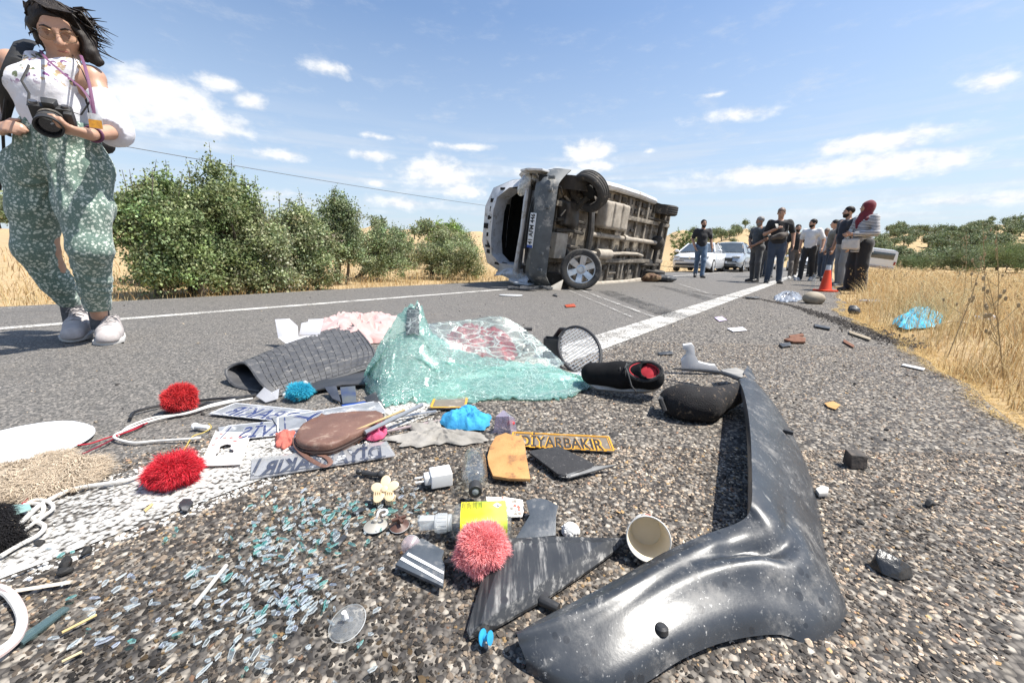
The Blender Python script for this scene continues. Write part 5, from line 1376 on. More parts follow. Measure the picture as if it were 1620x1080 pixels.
JEANS = cloth('blue_jeans', (.055, .10, .17), (.11, .17, .25), 4); JEANS_D = cloth('dark_jeans', (.03, .045, .075), (.055, .075, .11), 4)
GREYJ = cloth('grey_jeans', (.17, .18, .19), (.24, .25, .26), 5); CHAR = cloth('charcoal_jeans', (.055, .055, .058), (.10, .10, .10), 6)
BLK = cloth('black_cotton', (.010, .010, .011), (.018, .018, .02)); NAVY = cloth('navy_cotton', (.012, .016, .026), (.022, .027, .04))
def build_people():
	bystander('bearded man in black t-shirt and blue jeans walking beside the van', 1105, 439, 1.80, 12, BLK, JEANS, beard=HAIR_B, legs=((.06, -.16, 0), (-.06, .24, .07)), arms=(((.27, .08, 1.16), (.30, .0, .92)), ((-.27, .02, 1.16), (-.20, -.1, .92))), look=10)
	bystander('grey-haired man in slate t-shirt with both hands clasped low', 1192, 446, 1.68, -42, cloth('slate_cotton', (.06, .072, .082)), CHAR, hair=HAIR_G, beard=HAIR_G, arms=(((.25, -.02, 1.15), (.05, -.22, .98)), ((-.25, -.02, 1.15), (-.02, -.24, .96))), look=-25, nod=8)
	T, W, P, arm = bystander('stocky man in black t-shirt reading the phone in his raised hand', 1222, 448, 1.84, 4, BLK, JEANS_D, shoes=SHOE_B, belly=.03, sleeve=.5, arms=(((.29, .02, 1.15), (.30, -.06, .90)), ((-.28, -.04, 1.16), (-.08, -.28, 1.26))), nod=22, hair=mat('thinning_hair', (.10, .075, .055), (.2, .13, .1), 60, .6), skin=SKIN, legs=((.12, -.02, 0), (-.12, .04, 0)), belt=mat('leather_belt', (.05, .035, .025), None, 20, .5))
	mb = MB(); c = arm[1][2] + Vector((0, -.02, .06)); mb.box((0, 0, 0), (.075, .012, .15), Matrix.Translation(c) @ Matrix.Rotation(R(-35), 4, 'X')); solo('phone', mb, BLACKPL, 'black phone held up by the stocky man in black', 'phone', bevel=.004)
	s = SDF(W(0, -.2, 1.05) + Vector((-.3, -.3, -.2)), W(0, -.2, 1.05) + Vector((.3, .3, .25)), .014); s.chain([W(-.12, -.17, 1.07), W(.04, -.20, 1.11), W(.14, -.15, 1.15)], [.05, .075, .05], .03).bumpy(.006, 6, 2)
	o = link('waist_bag', s.mesh('waist_bag', W(0, 0, 0)), cloth('brown_grey_canvas', (.12, .10, .085)), None, W(0, 0, 0)); tag(o, 'brown-grey sling bag across the belly of the stocky man', 'bag')
	mb = MB(); mb.tube([W(-.14, -.12, 1.08), W(-.15, .0, 1.2), W(-.05, .13, 1.38), W(.12, .05, 1.48), W(.16, -.10, 1.35), W(.15, -.16, 1.16)], .012, 5); part('strap', mb, BLK, o, world=True)
	bystander('dark-haired man half hidden behind the grey-haired man', 1207, 439, 1.74, 0, BLK, CHAR, look=15)
	bystander('traffic officer in a white cap and yellow-green vest behind the stocky man', 1213, 438, 1.80, 0, cloth('hi_vis_yellow', (.45, .60, .06), (.5, .62, .15)), JEANS_D, hat=mat('white_cap', (.7, .7, .68), None, 20, .7), look=-30)
	bystander('bearded man in black t-shirt and grey-brown trousers striding behind the white polo', 1252, 441, 1.76, 6, BLK, cloth('grey_brown_cotton', (.14, .12, .105)), beard=HAIR_B, legs=((.08, .22, .06), (-.08, -.20, 0)), shoes=mat('white_trainer', (.6, .58, .55), None, 20, .7))
	bystander('bearded man in white polo shirt and black trousers walking forward', 1274, 444, 1.80, -24, cloth('white_cotton', (.66, .66, .66), (.58, .58, .59)), BLK, beard=HAIR_B, legs=((.08, .15, .05), (-.08, -.18, 0)), shoes=mat('white_trainer', (.6, .58, .55), None, 20, .7), look=-35, nod=5, skin=SKIN, arms=(((.30, .04, 1.16), (.33, -.06, .93)), ((-.27, .05, 1.16), (-.27, .02, .92))))
	bystander('man whose dark head shows behind the white polo shirt', 1283, 438, 1.80, 0, CHAR, BLK)
	bystander('short-haired man in pale grey shirt and dark jeans looking down', 1298, 441, 1.70, -20, cloth('pale_grey_cotton', (.45, .45, .47), (.38, .38, .40)), JEANS_D, nod=28, hair=mat('cropped_hair', (.14, .10, .08), (.2, .15, .12), 60, .6), legs=((.09, -.10, 0), (-.09, .12, .03)))
	bystander('man in olive grey shirt standing just behind the navy-shirted man', 1309, 445, 1.78, -72, cloth('olive_grey_cotton', (.13, .135, .125)), JEANS_D, look=-10, skin=SKIN)
	bystander('bearded man in navy t-shirt and grey jeans watching the van', 1326, 453, 1.79, -55, NAVY, GREYJ, beard=HAIR_B, look=-20, belly=.01, skin=SKIN, legs=((.12, -.03, 0), (-.10, .06, 0)), shoes=mat('grey_trainer', (.14, .14, .145), None, 20, .7))
	T, W, P, arm = bystander('woman in burgundy headscarf and striped tunic holding a water bottle', 1352, 461, 1.66, -48, stripe_cloth(), BLK, hijab=cloth('burgundy_scarf', (.12, .012, .022), (.17, .02, .035)), sleeve=1.0, long_top=.16, wide=.45, look=-25, skin=SKIN, arms=(((.27, -.02, 1.14), (.06, -.28, 1.12)), ((-.27, -.02, 1.14), (-.05, -.30, 1.10))), legs=((.09, .03, 0), (-.08, -.06, 0)))
	c = arm[1][2] + Vector((0, -.04, .02)); mb = MB(); mb.lathe([(.0, -.09), (.032, -.088), (.033, .05), (.014, .085), (.014, .10), (.0, .10)], 14, Matrix.Translation(c) @ Matrix.Rotation(R(20), 4, 'Y')); T2 = solo('water_bottle', mb, glassy('clear_bottle', (.9, .95, .97), .15, .08, .25, (.6, .7, .75)), 'small clear water bottle in the striped-tunic woman\'s hands', 'bottle')
	s = SDF(W(0, -.15, .9) + Vector((-.3, -.3, -.25)), W(0, -.15, .9) + Vector((.3, .3, .25)), .014); s.box(W(.02, -.25, .93), (.13, .05, .10), .04, 0, Matrix.Rotation(math.atan2(1, 0) * 0 + -.9, 3, 'Z')).bumpy(.008, 6, 2)
	o = link('handbag', s.mesh('handbag', W(0, 0, 0)), mat('white_leather', (.6, .58, .55), (.5, .48, .45), 8, .5, .3, 20), None, W(0, 0, 0)); tag(o, 'crumpled white handbag hanging in front of the striped tunic', 'bag')
	mb = MB(); mb.tube([W(-.1, -.2, 1.0), W(-.15, -.1, 1.25), W(-.14, .02, 1.46)], .008, 5); part('strap', mb, mat('white_leather', (.6, .58, .55)), o, world=True)
build_people()
# ---------------------------------------------------------------- the woman with the camera
def build_woman():
	Y = 2.0
	g = G(130, 546); T = thing('person', 'woman in white top and green floral trousers looking down at her camera', 'person', (g.x, g.y, .002))
	o = T.location
	j = lambda px, py, dy=0.0: D(px, py, Y + dy)
	# joints from the photo, each at its own distance
	hipR, hipL = j(62, 262, .03), j(122, 262, .02)            # her right is on the picture's left
	knR, knL = j(72, 395, .08), j(140, 392, .0)
	anR, anL = j(112, 486, .22), j(158, 505, .17)
	pel = j(92, 238, .02); waist = j(92, 205, .0); chest = j(84, 142, .02); neck0 = j(98, 98, .05)
	shR, shL = j(20, 98, .02), j(146, 122, .06)
	elR, wrR = j(-28, 175, .0), j(0, 205, -.10)
	elL, wrL = j(183, 208, .02), j(143, 213, -.16)
	hc = j(92, 52, .01)
	FLORAL_M = None
	lo = Vector((min(elR.x, wrR.x) - .12, Y - .42, -.02)); hi = Vector((elL.x + .2, Y + .36, hc.z + .22))
	b = SDF(lo, hi, .0068)
	b.chain([pel, waist, chest], [.105, .085, .09], .05); b.cap(chest + Vector((-.08, 0, .06)), chest + Vector((.08, 0, .06)), .07, .07, .04)
	b.cap(shR, chest.lerp(shR, .4), .05, .06, .04); b.cap(shL, chest.lerp(shL, .4), .05, .06, .04)
	b.cap(neck0 + Vector((0, .0, -.05)), hc + Vector((.0, .02, -.03)), .056, .049, .03)
	f = Vector((.64, -.64, -.44)).normalized(); up = Vector((-.16, .0, 1.0))
	P, Rm = head(b, hc, f, up, 1.0, True)
	for a_, k_, n_ in ((hipR, knR, anR), (hipL, knL, anL)): b.chain([a_, k_, n_], [.075, .05, .034], .02)
	for s_, e_, w_ in ((shR, elR, wrR), (shL, elL, wrL)): b.chain([s_, e_, w_], [.042, .036, .024], .015)
	hand(b, wrL, (j(108, 205, -.24) - wrL), Vector((-.2, .3, 1)), 1, .55, .92)
	hand(b, wrR, (j(22, 196, -.16) - wrR), Vector((.4, .6, -.3)), 1, .55, .92)
	part('body', b.mesh('body', o), mat('fair_skin', (.50, .305, .215), (.44, .255, .175), 18, .48, .06, 150), T)
	add_face(T, P, Rm, 1.0, HAIR_B, LIP, mat('eyelid_skin', (.36, .20, .14), None, 20, .5))
	# floral trousers, gathered at waist and ankles, with long folds
	m, t, out = newmat('green_floral_cotton'); v = t.new('ShaderNodeTexCoord').outputs['Object']
	vo = t.voro(t.vmath('ADD', v, t.vmath('SCALE', t.noise(v, 30, 2).outputs['Color'], .012)), 62)
	fl = t.mapr(vo.outputs['Distance'], .46, .34); n3 = t.noise(v, 150, 3, .6).outputs[0]
	bud = t.mapr(t.voro(v, 130).outputs['Distance'], .30, .2, 0, .7)
	basec = t.mix(t.noise(v, 4, 3).outputs[0], (.10, .165, .135), (.15, .22, .185))
	cc = t.mix(t.math('MULTIPLY', t.math('MAXIMUM', fl, bud), t.mapr(n3, .35, .55)), basec, (.60, .66, .58))
	principled(t, out, cc, .9, normal=t.bump(t.noise(t.mapping(v, scale=(1, 1, .35)), 14, 4, .6).outputs[0], .55, .02), sheen=.2)
	q = SDF(lo, Vector((hi.x, hi.y, 1.12)), .0085)
	q.cap(waist + Vector((-.03, 0, -.02)), waist + Vector((.04, 0, -.02)), .105, .105, .05); q.cap(pel + Vector((-.05, .01, -.03)), pel + Vector((.06, .01, -.03)), .122, .122, .05)
	for a_, k_, n_, w1, sx in ((hipR, knR, anR, .098, -1), (hipL, knL, anL, .102, 1)):
		out_k = k_ + Vector((sx * .03, -.02, 0)); q.chain([a_ + Vector((sx * .02, 0, -.02)), a_.lerp(k_, .5) + Vector((sx * .02, -.01, 0)), out_k, k_.lerp(n_, .55) + Vector((sx * .01, -.01, 0)), n_ + Vector((0, 0, .02))], [.110, w1, .078, .062, .047], .03)
	X, Yy, Z = [q.ax[i].reshape([-1 if k == i else 1 for k in range(3)]) for i in range(3)]
	# vertical gathers below the waist and slanting drag folds near knee and ankle
	ang = np.arctan2(Yy - pel.y, X - pel.x)
	q.F = (q.F + .008 * np.sin(ang * 17 + 3 * np.sin(Z * 9)) * np.clip((Z - .52) / .35, 0, 1) + .007 * np.sin((Z * 1.0 + X * .55 + .3 * np.sin(X * 14)) * 95) * np.clip(1 - np.abs(Z - .34) / .26, 0, 1) * (.4 + .6 * np.sin(X * 23 + Z * 5) ** 2) + .006 * fbm(X, Yy, Z, 9, 5, 2)).astype(np.float32)
	q.plane(waist + Vector((0, 0, .03)), (0, 0, 1)); q.plane((0, 0, .165), (0, 0, -1))
	part('trousers', q.mesh('trousers', o), m, T)
	# white cold-shoulder top with flowers below the neckline
	m, t, out = newmat('white_flowered_cotton'); tc = t.new('ShaderNodeTexCoord').outputs['Object']
	ctr = chest - o + Vector((.02, -.1, .10))
	d = t.vmath('LENGTH', t.vmath('MULTIPLY', t.vmath('SUBTRACT', tc, tuple(ctr)), (1.0, .6, 1.8)))
	vo = t.voro(tc, 34); nn = t.noise(tc, 55, 3).outputs[0]
	patt = t.math('MULTIPLY', t.math('MULTIPLY', t.mapr(vo.outputs['Distance'], .52, .40), t.mapr(d, .27, .19)), t.mapr(nn, .42, .52))
	fcol = t.ramp(vo.outputs['Color'], [(.0, (.16, .05, .17)), (.35, (.10, .13, .06)), (.6, (.45, .33, .2)), (.85, (.09, .03, .10)), (1, (.2, .08, .2))], 'CONSTANT')
	principled(t, out, t.mix(patt, (.70, .70, .74), fcol), .85, normal=t.bump(t.noise(tc, 16, 4).outputs[0], .35, .015), sheen=.2)
	s = SDF(lo, hi, .008)
	s.chain([waist + Vector((0, 0, -.01)), waist.lerp(chest, .5) + Vector((0, -.015, 0)), chest + Vector((0, -.02, .0))], [.102, .103, .108], .05)
	s.ell(chest + Vector((.06, -.09, -.02)), (.06, .055, .06), .05); s.ell(chest + Vector((-.05, -.09, .0)), (.06, .055, .06), .05)
	s.cap(chest + Vector((-.085, .0, .085)), chest + Vector((.085, 0, .075)), .078, .078, .05)
	s.bumpy(.006, 4.5, 12, 3); s.ell(neck0 + Vector((.02, -.06, .035)), (.082, .11, .075), .015, op='s'); s.plane(waist + Vector((0, 0, -.015)), (0, 0, -1))
	part('top', s.mesh('top', o), m, T)
	# separate bell sleeves with the shoulder bare
	WHT = mat('white_gauze', (.68, .68, .72), (.60, .60, .65), 10, .85, .4, 26, sheen=.2, bdist=.01)
	for s0, e, w_, kk in ((shL, elL, wrL, .26), (shR, elR, wrR, .2)):
		z = SDF(np.minimum(np.minimum(s0, e), w_) - .16, np.maximum(np.maximum(s0, e), w_) + .16, .008)
		a0 = s0.lerp(e, .30); z.chain([a0, s0.lerp(e, .7), e.lerp(w_, .02)], [.050, .060, .066], .03); z.cap(e, e.lerp(w_, kk), .062, .056, .03)
		dn = (e - s0).normalized(); z.bumpy(.007, 6, 4, 3, (1.5, 1.5, .6)); z.plane(a0, -dn)
		z.plane(e.lerp(w_, kk), (w_ - e).normalized())
		part('sleeve', z.mesh('sleeve', o), WHT, T)
	# hair: bob blown to her left
	rx = Rm.col[0]; fy = Rm.col[1]; uz = Rm.col[2]
	h = SDF(hc + Vector((-.3, -.3, -.25)), hc + Vector((.45, .3, .25)), .007)
	h.ell(P(0, -.020, .036), (.083, .099, .088), .01, Rm); h.ell(P(-.058, -.025, -.02), (.045, .075, .09), .03, Rm); h.ell(P(.062, -.035, .0), (.03, .06, .07), .03, Rm)
	wind = Vector((.86, .30, -.28)).normalized()
	for i in range(9):
		a = P(-.045 - .008 * (i % 3), -.05 + .022 * i * .6, .075 - .02 * i * .7); h.chain([a, a + wind * .035 + uz * -.01 * (i % 3), a + wind * (.06 + .008 * (i % 4)) + Vector((0, 0, -.015 - .004 * i))], [.036, .028, .012], .015)
	h.ell(P(.0, .098, -.024), (.074, .088, .098), .014, Rm, op='s'); h.bumpy(.0045, 16, 8, 2, (1, 1, 1)); h.ell(P(0, .05, -.14), (.09, .1, .09), .01, Rm, op='s')
	hr = part('hair', h.mesh('hair', o), HAIR_B, T)
	random.seed(21)
	for i in range(90):                                            # locks lying over the crown
		ph = random.uniform(0, 2 * PI); fr_ = math.sin(ph) > .35; t1 = random.uniform(.75, .95) if fr_ else random.uniform(1.2, 1.75); t0 = random.uniform(.0, .5); pts = []
		for q in range(5):
			th = t0 + (t1 - t0) * q / 4; p2 = ph + .25 * math.sin(th * 2 + i); pts.append(P(.086 * math.sin(th) * math.cos(p2), -.020 + .102 * math.sin(th) * math.sin(p2), .036 + .091 * math.cos(th)))
		mb = MB(); mb.tube(pts, [.002, .006, .0065, .005, .001], 5, flat=.6); part('lock', mb, HAIR_B, hr, world=True)
	for i in range(70):
		a = P(random.uniform(-.085, -.045), random.uniform(-.09, .015), random.uniform(-.06, .11)); L = random.uniform(.06, .125); q1 = a + wind * L * .5 + Vector((0, random.uniform(-.02, .02), random.uniform(-.01, .025))); q2 = a + wind * L + Vector((random.uniform(-.02, .03), random.uniform(-.03, .03), random.uniform(-.07, .03)))
		mb = MB(); mb.tube([a, q1, q2], [.0085, .0075, .0015], 6, flat=.45); part('lock', mb, HAIR_B, hr, world=True)
	for i in range(26):
		a = P(random.uniform(.05, .085), random.uniform(-.08, .03), random.uniform(-.06, .10)); q2 = a + Vector((random.uniform(-.02, .01), random.uniform(-.02, .04), random.uniform(-.08, -.01)))
		mb = MB(); mb.tube([a, a.lerp(q2, .5) + rx * .008, q2], [.006, .005, .001], 5, flat=.5); part('lock', mb, HAIR_B, hr, world=True)
	for i in range(16):                                            # fringe sweeping over the brow
		a = P(.05 - .005 * i, .045, .118 - .001 * i); q1 = P(.01 - .005 * i, .080, .098); q2 = P(-.045 - .003 * i, .068 - .003 * i, .066 - .005 * i)
		mb = MB(); mb.tube([a, q1, q2], [.006, .005, .001], 5, flat=.5); part('lock', mb, HAIR_B, hr, world=True)
	# glasses
	gm = mat('thin_gold_frame', (.35, .25, .15), None, 20, .25, metal=.9); mb = MB()
	for sx in (-1, 1):
		mb.tube([P(sx * (.034 + .026 * math.cos(a) * (1 if abs(math.cos(a)) < .8 else .95)), .100 - .010 * abs(math.cos(a) * .5 + .5 * sx * 0 + .3), .000 + .021 * math.sin(a)) for a in [2 * PI * i / 18 for i in range(18)]], .0013, 5, closed=True)
		mb.tube([P(sx * .060, .094, .008), P(sx * .077, .03, .008), P(sx * .080, -.02, .002)], .0013, 5)
	mb.tube([P(-.009, .102, .006), P(0, .107, .010), P(.009, .102, .006)], .0013, 5)
	gl = solo('glasses', mb, gm, 'thin-framed glasses on the face of the woman with the camera', 'glasses')
	for sx in (-1, 1):
		mb = MB(); mb.add([P(sx * .034 + .025 * math.cos(a), .0965, .02 * math.sin(a)) for a in [2 * PI * i / 16 for i in range(16)]], [tuple(range(16))])
		part('lens', mb, glassy('spectacle_lens', (.86, .84, .80), .06, .03, .04, (.3, .25, .2)), gl, world=True)
	# shoes
	SHW = mat('pale_trainer', (.50, .46, .44), (.40, .36, .35), 26, .8, .3, 90); SOLE = mat('trainer_sole', (.60, .585, .56), (.5, .48, .45), 20, .7)
	hR = Vector((anR.x, anR.y + .06, .05)); tR = G(99, 552) + Vector((0, 0, .004)); tR = hR + (tR - hR).normalized() * .27
	hL = Vector((anL.x, anL.y + .06, .0)); tL = hL + (G(164, 556) - hL).normalized() * .27
	for an_, sx in ((anR, 0), (anL, 0)):
		mb = MB(); mb.cyl(an_ + Vector((0, 0, .07)), Vector((an_.x, an_.y, .06)), .043, .040, 14); part('sock', mb, mat('grey_sock', (.10, .10, .105), None, 60, .9), T, world=True)
	for hh, tt in ((hR, tR), (hL, tL)):
		if hh is hR: tt.z = .004
		sh = sneaker(T, hh, tt, SHW, SOLE, .058, .10)
		ff = (tt - hh).normalized(); rr = ff.cross(Vector((0, 0, 1))).normalized(); uu = rr.cross(ff)
		for i in range(4):
			c = hh + ff * (.09 + .028 * i) + uu * (.120 - .0075 * i); mb = MB(); mb.tube([c - rr * .03 - uu * .012, c + uu * .004, c + rr * .03 - uu * .012], .004, 5); part('lace', mb, mat('shoe_lace', (.30, .28, .28), None, 20, .8), sh, world=True)
		c = hh + ff * .085 + uu * .126; mb = MB(); mb.tube([c, c + rr * .03 + uu * .012, c + rr * .045 - uu * .01, c + rr * .02 - uu * .003], .0035, 5).tube([c, c - rr * .03 + uu * .012, c - rr * .045 - uu * .01, c - rr * .02], .0035, 5); part('lace', mb, mat('shoe_lace', (.6, .58, .56)), sh, world=True)
	# the camera in her hand: body, big lens pointing down, top controls
	cb = j(84, 184, -.22); lensd = (j(73, 211, -.33) - cb).normalized(); cxa = (j(125, 206, -.2) - j(45, 172, -.2)).normalized(); cxa = (cxa - lensd * cxa.dot(lensd)).normalized(); cup = lensd.cross(cxa)
	if cup.z < 0: cup = -cup
	M = Matrix((cxa, cup, lensd)).transposed().to_4x4(); M.translation = cb
	C = thing('camera_gear', 'black camera with a large round lens in the woman\'s hand', 'camera', (cb.x, cb.y, cb.z)); CB = mat('camera_black', (.02, .02, .021), (.03, .03, .03), 40, .55, .3, 300)
	def cp(name, mb, mt, par=C, **kw): return part(name, mb.xf(M), mt, par, world=True, **kw)
	mb = MB(); mb.box((0, 0, -.01), (.125, .082, .05)); bd = cp('body', mb, CB, bevel=.01)
	mb = MB(); mb.box((.052, 0, .02), (.03, .07, .04)); cp('grip', mb, CB, bevel=.01)
	mb = MB(); mb.box((0, .05, -.005), (.05, .03, .045), taper=.7); cp('viewfinder_hump', mb, CB, bevel=.006)
	mb = MB(); mb.cyl((.045, .04, -.005), (.045, .05, -.005), .012, n=16).cyl((-.045, .04, -.005), (-.045, .052, -.005), .013, n=16); cp('dial', mb, mat('grey_metal', (.25, .25, .26), None, 20, .35, metal=.8))
	mb = MB(); mb.lathe([(.034, .01), (.037, .015), (.037, .05), (.041, .052), (.041, .085), (.044, .09), (.044, .112), (.038, .112), (.036, .095)], 32, cap=False); cp('lens', mb, CB)
	mb = MB(); mb.lathe([(.0365, .096), (.02, .101), (.0, .103)], 24, cap=False); cp('front_glass', mb, mat('lens_glass', (.008, .008, .012), None, 10, .03, spec=.9))
	for zz in (.035, .07):
		mb = MB(); mb.lathe([(.0405, zz - .007), (.0425, zz - .005), (.0425, zz + .005), (.0405, zz + .007)], 32, cap=False); cp('focus_ring', mb, RUBBER)
	# straps: camera strap round the neck, purple lanyard with badge, backpack strap
	ST_ = mat('black_strap', (.008, .008, .009), (.016, .016, .016), 60, .7, .3, 200)
	fr = lambda px, py, dy: j(px, py, dy)
	mb = MB(); mb.tube([cb + cxa * -.062 + cup * .03, fr(46, 148, -.20), fr(34, 128, -.16), fr(44, 108, -.12), fr(52, 88, -.02), fr(75, 78, .10)], .0045, 6, flat=.35); o2 = solo('camera_strap', mb, ST_, 'black camera strap looped round the woman\'s neck', 'strap')
	mb = MB(); mb.tube([cb + cxa * .062 + cup * .03, fr(128, 182, -.20), fr(143, 160, -.17), fr(142, 140, -.14), fr(130, 112, -.10), fr(114, 86, .02), fr(95, 78, .11)], .0045, 6, flat=.35); part('strap_half', mb, ST_, o2, world=True)
	PUR = mat('purple_ribbon', (.11, .035, .09), (.16, .06, .13), 80, .7)
	mb = MB(); mb.tube([fr(64, 80, -.02), fr(74, 94, -.11), fr(102, 118, -.16), fr(128, 138, -.175), fr(143, 158, -.18), fr(149, 180, -.18)], .0055, 6, flat=.3).tube([fr(128, 88, .0), fr(134, 104, -.10), fr(142, 136, -.165), fr(147, 165, -.18), fr(149, 180, -.18)], .0055, 6, flat=.3); ln = solo('lanyard', mb, PUR, 'purple lanyard with a clear badge holder on the woman\'s chest', 'lanyard')
	c = fr(151, 192, -.185); cx = Vector((.8, .45, 0)).normalized(); Mb = Matrix((cx, Vector((0, 0, 1)), cx.cross(Vector((0, 0, 1))))).transposed().to_4x4(); Mb.translation = c
	mb = MB(); mb.box((0, 0, 0), (.045, .062, .003), Mb); part('badge_holder', mb, glassy('clear_pvc', (.9, .9, .9), .15, .1, .35, (.7, .7, .7)), ln, world=True, bevel=.001)
	mb = MB(); mb.box((0, -.012, .0025), (.042, .034, .001), Mb); part('badge_card', mb, mat('amber_card', (.62, .30, .02), (.4, .17, .02), 60, .5), ln, world=True)
	mb = MB(); pts = [fr(48, 66, .08), fr(38, 70, .0), fr(27, 95, -.09), fr(16, 125, -.11), fr(11, 150, -.09), fr(10, 190, -.02), fr(14, 215, .04)]
	mb.tube(pts, [.028, .032, .034, .034, .03, .012, .01], 8, flat=.3); bp = solo('backpack', mb, ST_, 'black padded backpack strap over the woman\'s shoulder', 'backpack')
	mb = MB(); mb.tube([fr(10, 150, -.09), fr(4, 200, -.06), fr(6, 240, .02), fr(0, 300, .12)], .006, 5); part('hanging_cord', mb, ST_, bp, world=True)
	s = SDF(chest + Vector((-.3, .08, -.4)), chest + Vector((.25, .42, .2)), .016); s.box(chest + Vector((-.06, .20, -.06)), (.10, .06, .18), .05).bumpy(.008, 4, 3); part('bag', s.mesh('bag', bp.location), ST_, bp)
	wv = (wrL - elL).normalized(); c = wrL - wv * .025; q1 = wv.cross(Vector((0, 0, 1))).normalized(); q2 = wv.cross(q1); mb = MB(); mb.tube([c + q1 * .031 * math.cos(a) + q2 * .031 * math.sin(a) for a in [2 * PI * i / 16 for i in range(16)]], .006, 6, closed=True); solo('wristband', mb, PUR, 'dark purple band on the wrist of the woman\'s camera hand', 'wristband')
	return T
build_woman()
# ---------------------------------------------------------------- wreckage on the shoulder
GZ = .006                                             # things lie on the stone chips
def gp(pl, z=GZ): return [G(p[0], p[1], p[2] if len(p) > 2 else z) for p in pl]
def flat(name, label, cat, pl, th, m, z=None, bevel=.0008, group=None, **kw):
	mb = MB(); mb.slab(gp(pl, GZ + th if z is None else z), th); return solo(name, mb, m, label, cat, group, bevel=bevel, **kw)
def pillow(outline, h, rings=6, pw=.5, rough=0.0, seed=1, base=None):
	"""rounded soft pad over a ground outline"""
	r = random.Random(seed); n = len(outline); base = GZ if base is None else base
	c = sum((Vector(p) for p in outline), Vector()) / n; mb = MB(); vs = []
	for k in range(rings):
		s = 1 - k / rings; z = h * (1 - s ** 2.2) ** pw
		for p in outline:
			q = c.lerp(Vector(p), s); vs.append((q.x + r.uniform(-1, 1) * rough * .5, q.y + r.uniform(-1, 1) * rough * .5, base + z + r.uniform(-1, 1) * rough * (k > 0)))
	vs.append((c.x, c.y, base + h)); L = len(vs) - 1
	fs = [(k * n + i, k * n + (i + 1) % n, (k + 1) * n + (i + 1) % n, (k + 1) * n + i) for k in range(rings - 1) for i in range(n)]
	fs += [((rings - 1) * n + i, (rings - 1) * n + (i + 1) % n, L) for i in range(n)] + [tuple(range(n - 1, -1, -1))]
	mb.add(vs, fs); return mb
def smooth_loop(pl, n=40, closed=True):
	P = [Vector(p) for p in pl]; m = len(P); out = []
	segs = m if closed else m - 1
	for i in range(segs):
		p0, p1, p2, p3 = (P[(i - 1) % m], P[i], P[(i + 1) % m], P[(i + 2) % m]) if closed else (P[max(i - 1, 0)], P[i], P[i + 1], P[min(i + 2, m - 1)])
		for k in range(max(2, n // segs)):
			t = k / max(2, n // segs); out.append(.5 * ((2 * p1) + (p2 - p0) * t + (2 * p0 - 5 * p1 + 4 * p2 - p3) * t * t + (3 * p1 - p0 - 3 * p2 + p3) * t ** 3))
	if not closed: out.append(P[-1])
	return out
def crumple(name, label, cat, pl, h, m, seed, freq=26, rag=.10):
	ol = smooth_loop([G(*p) for p in pl], 72); n = len(ol); c = sum(ol, Vector()) / n; rings = 18; O = np.array(ol); C = np.array(c)
	s = np.linspace(1, 0, rings, endpoint=False); r = np.random.default_rng(seed); wob = 1 + rag * fbm(O[:, 0], O[:, 1], O[:, 0] * 0, seed, 14, 2)
	P = C + (O - C)[None] * (s[:, None] * wob[None])[..., None]; X, Y_ = P[..., 0], P[..., 1]; Z0 = np.zeros_like(X)
	rd = 1 - 1.5 * np.abs(fbm(X, Y_, Z0, seed + 1, freq * .35, 2)); fd = 1 - 1.6 * np.abs(fbm(X + .4 * Y_, Y_, Z0, seed + 2, freq, 2))
	z = h * (1 - s[:, None] ** 2.6) ** .55 * np.clip(.30 + .45 * rd + .30 * fd, .06, 1.2); z[0] = 0
	P[..., 0] += .10 * h * fbm(X, Y_, Z0, seed + 5, freq, 2); P[..., 1] += .10 * h * fbm(X, Y_, Z0, seed + 6, freq, 2); P[..., 2] = GZ + z
	V = np.concatenate([P.reshape(-1, 3), [[C[0], C[1], GZ + z[-1].mean()]]]); mb = MB(); L = len(V) - 1
	mb.add(V.tolist(), [(k * n + i, k * n + (i + 1) % n, (k + 1) * n + (i + 1) % n, (k + 1) * n + i) for k in range(rings - 1) for i in range(n)] + [((rings - 1) * n + i, (rings - 1) * n + (i + 1) % n, L) for i in range(n)] + [tuple(range(n - 1, -1, -1))])
	return solo(name, mb, m, label, cat, angle=60)
def soft(name, label, cat, bounds, h, fn, m, group=None):
	lo, hi = bounds; s = SDF(lo, hi, h); fn(s); c = (Vector(lo) + Vector(hi)) / 2; c.z = min(lo[2], 0) if False else 0
	return tag(link(name, s.mesh(name, c), m, None, c), label, cat, group)

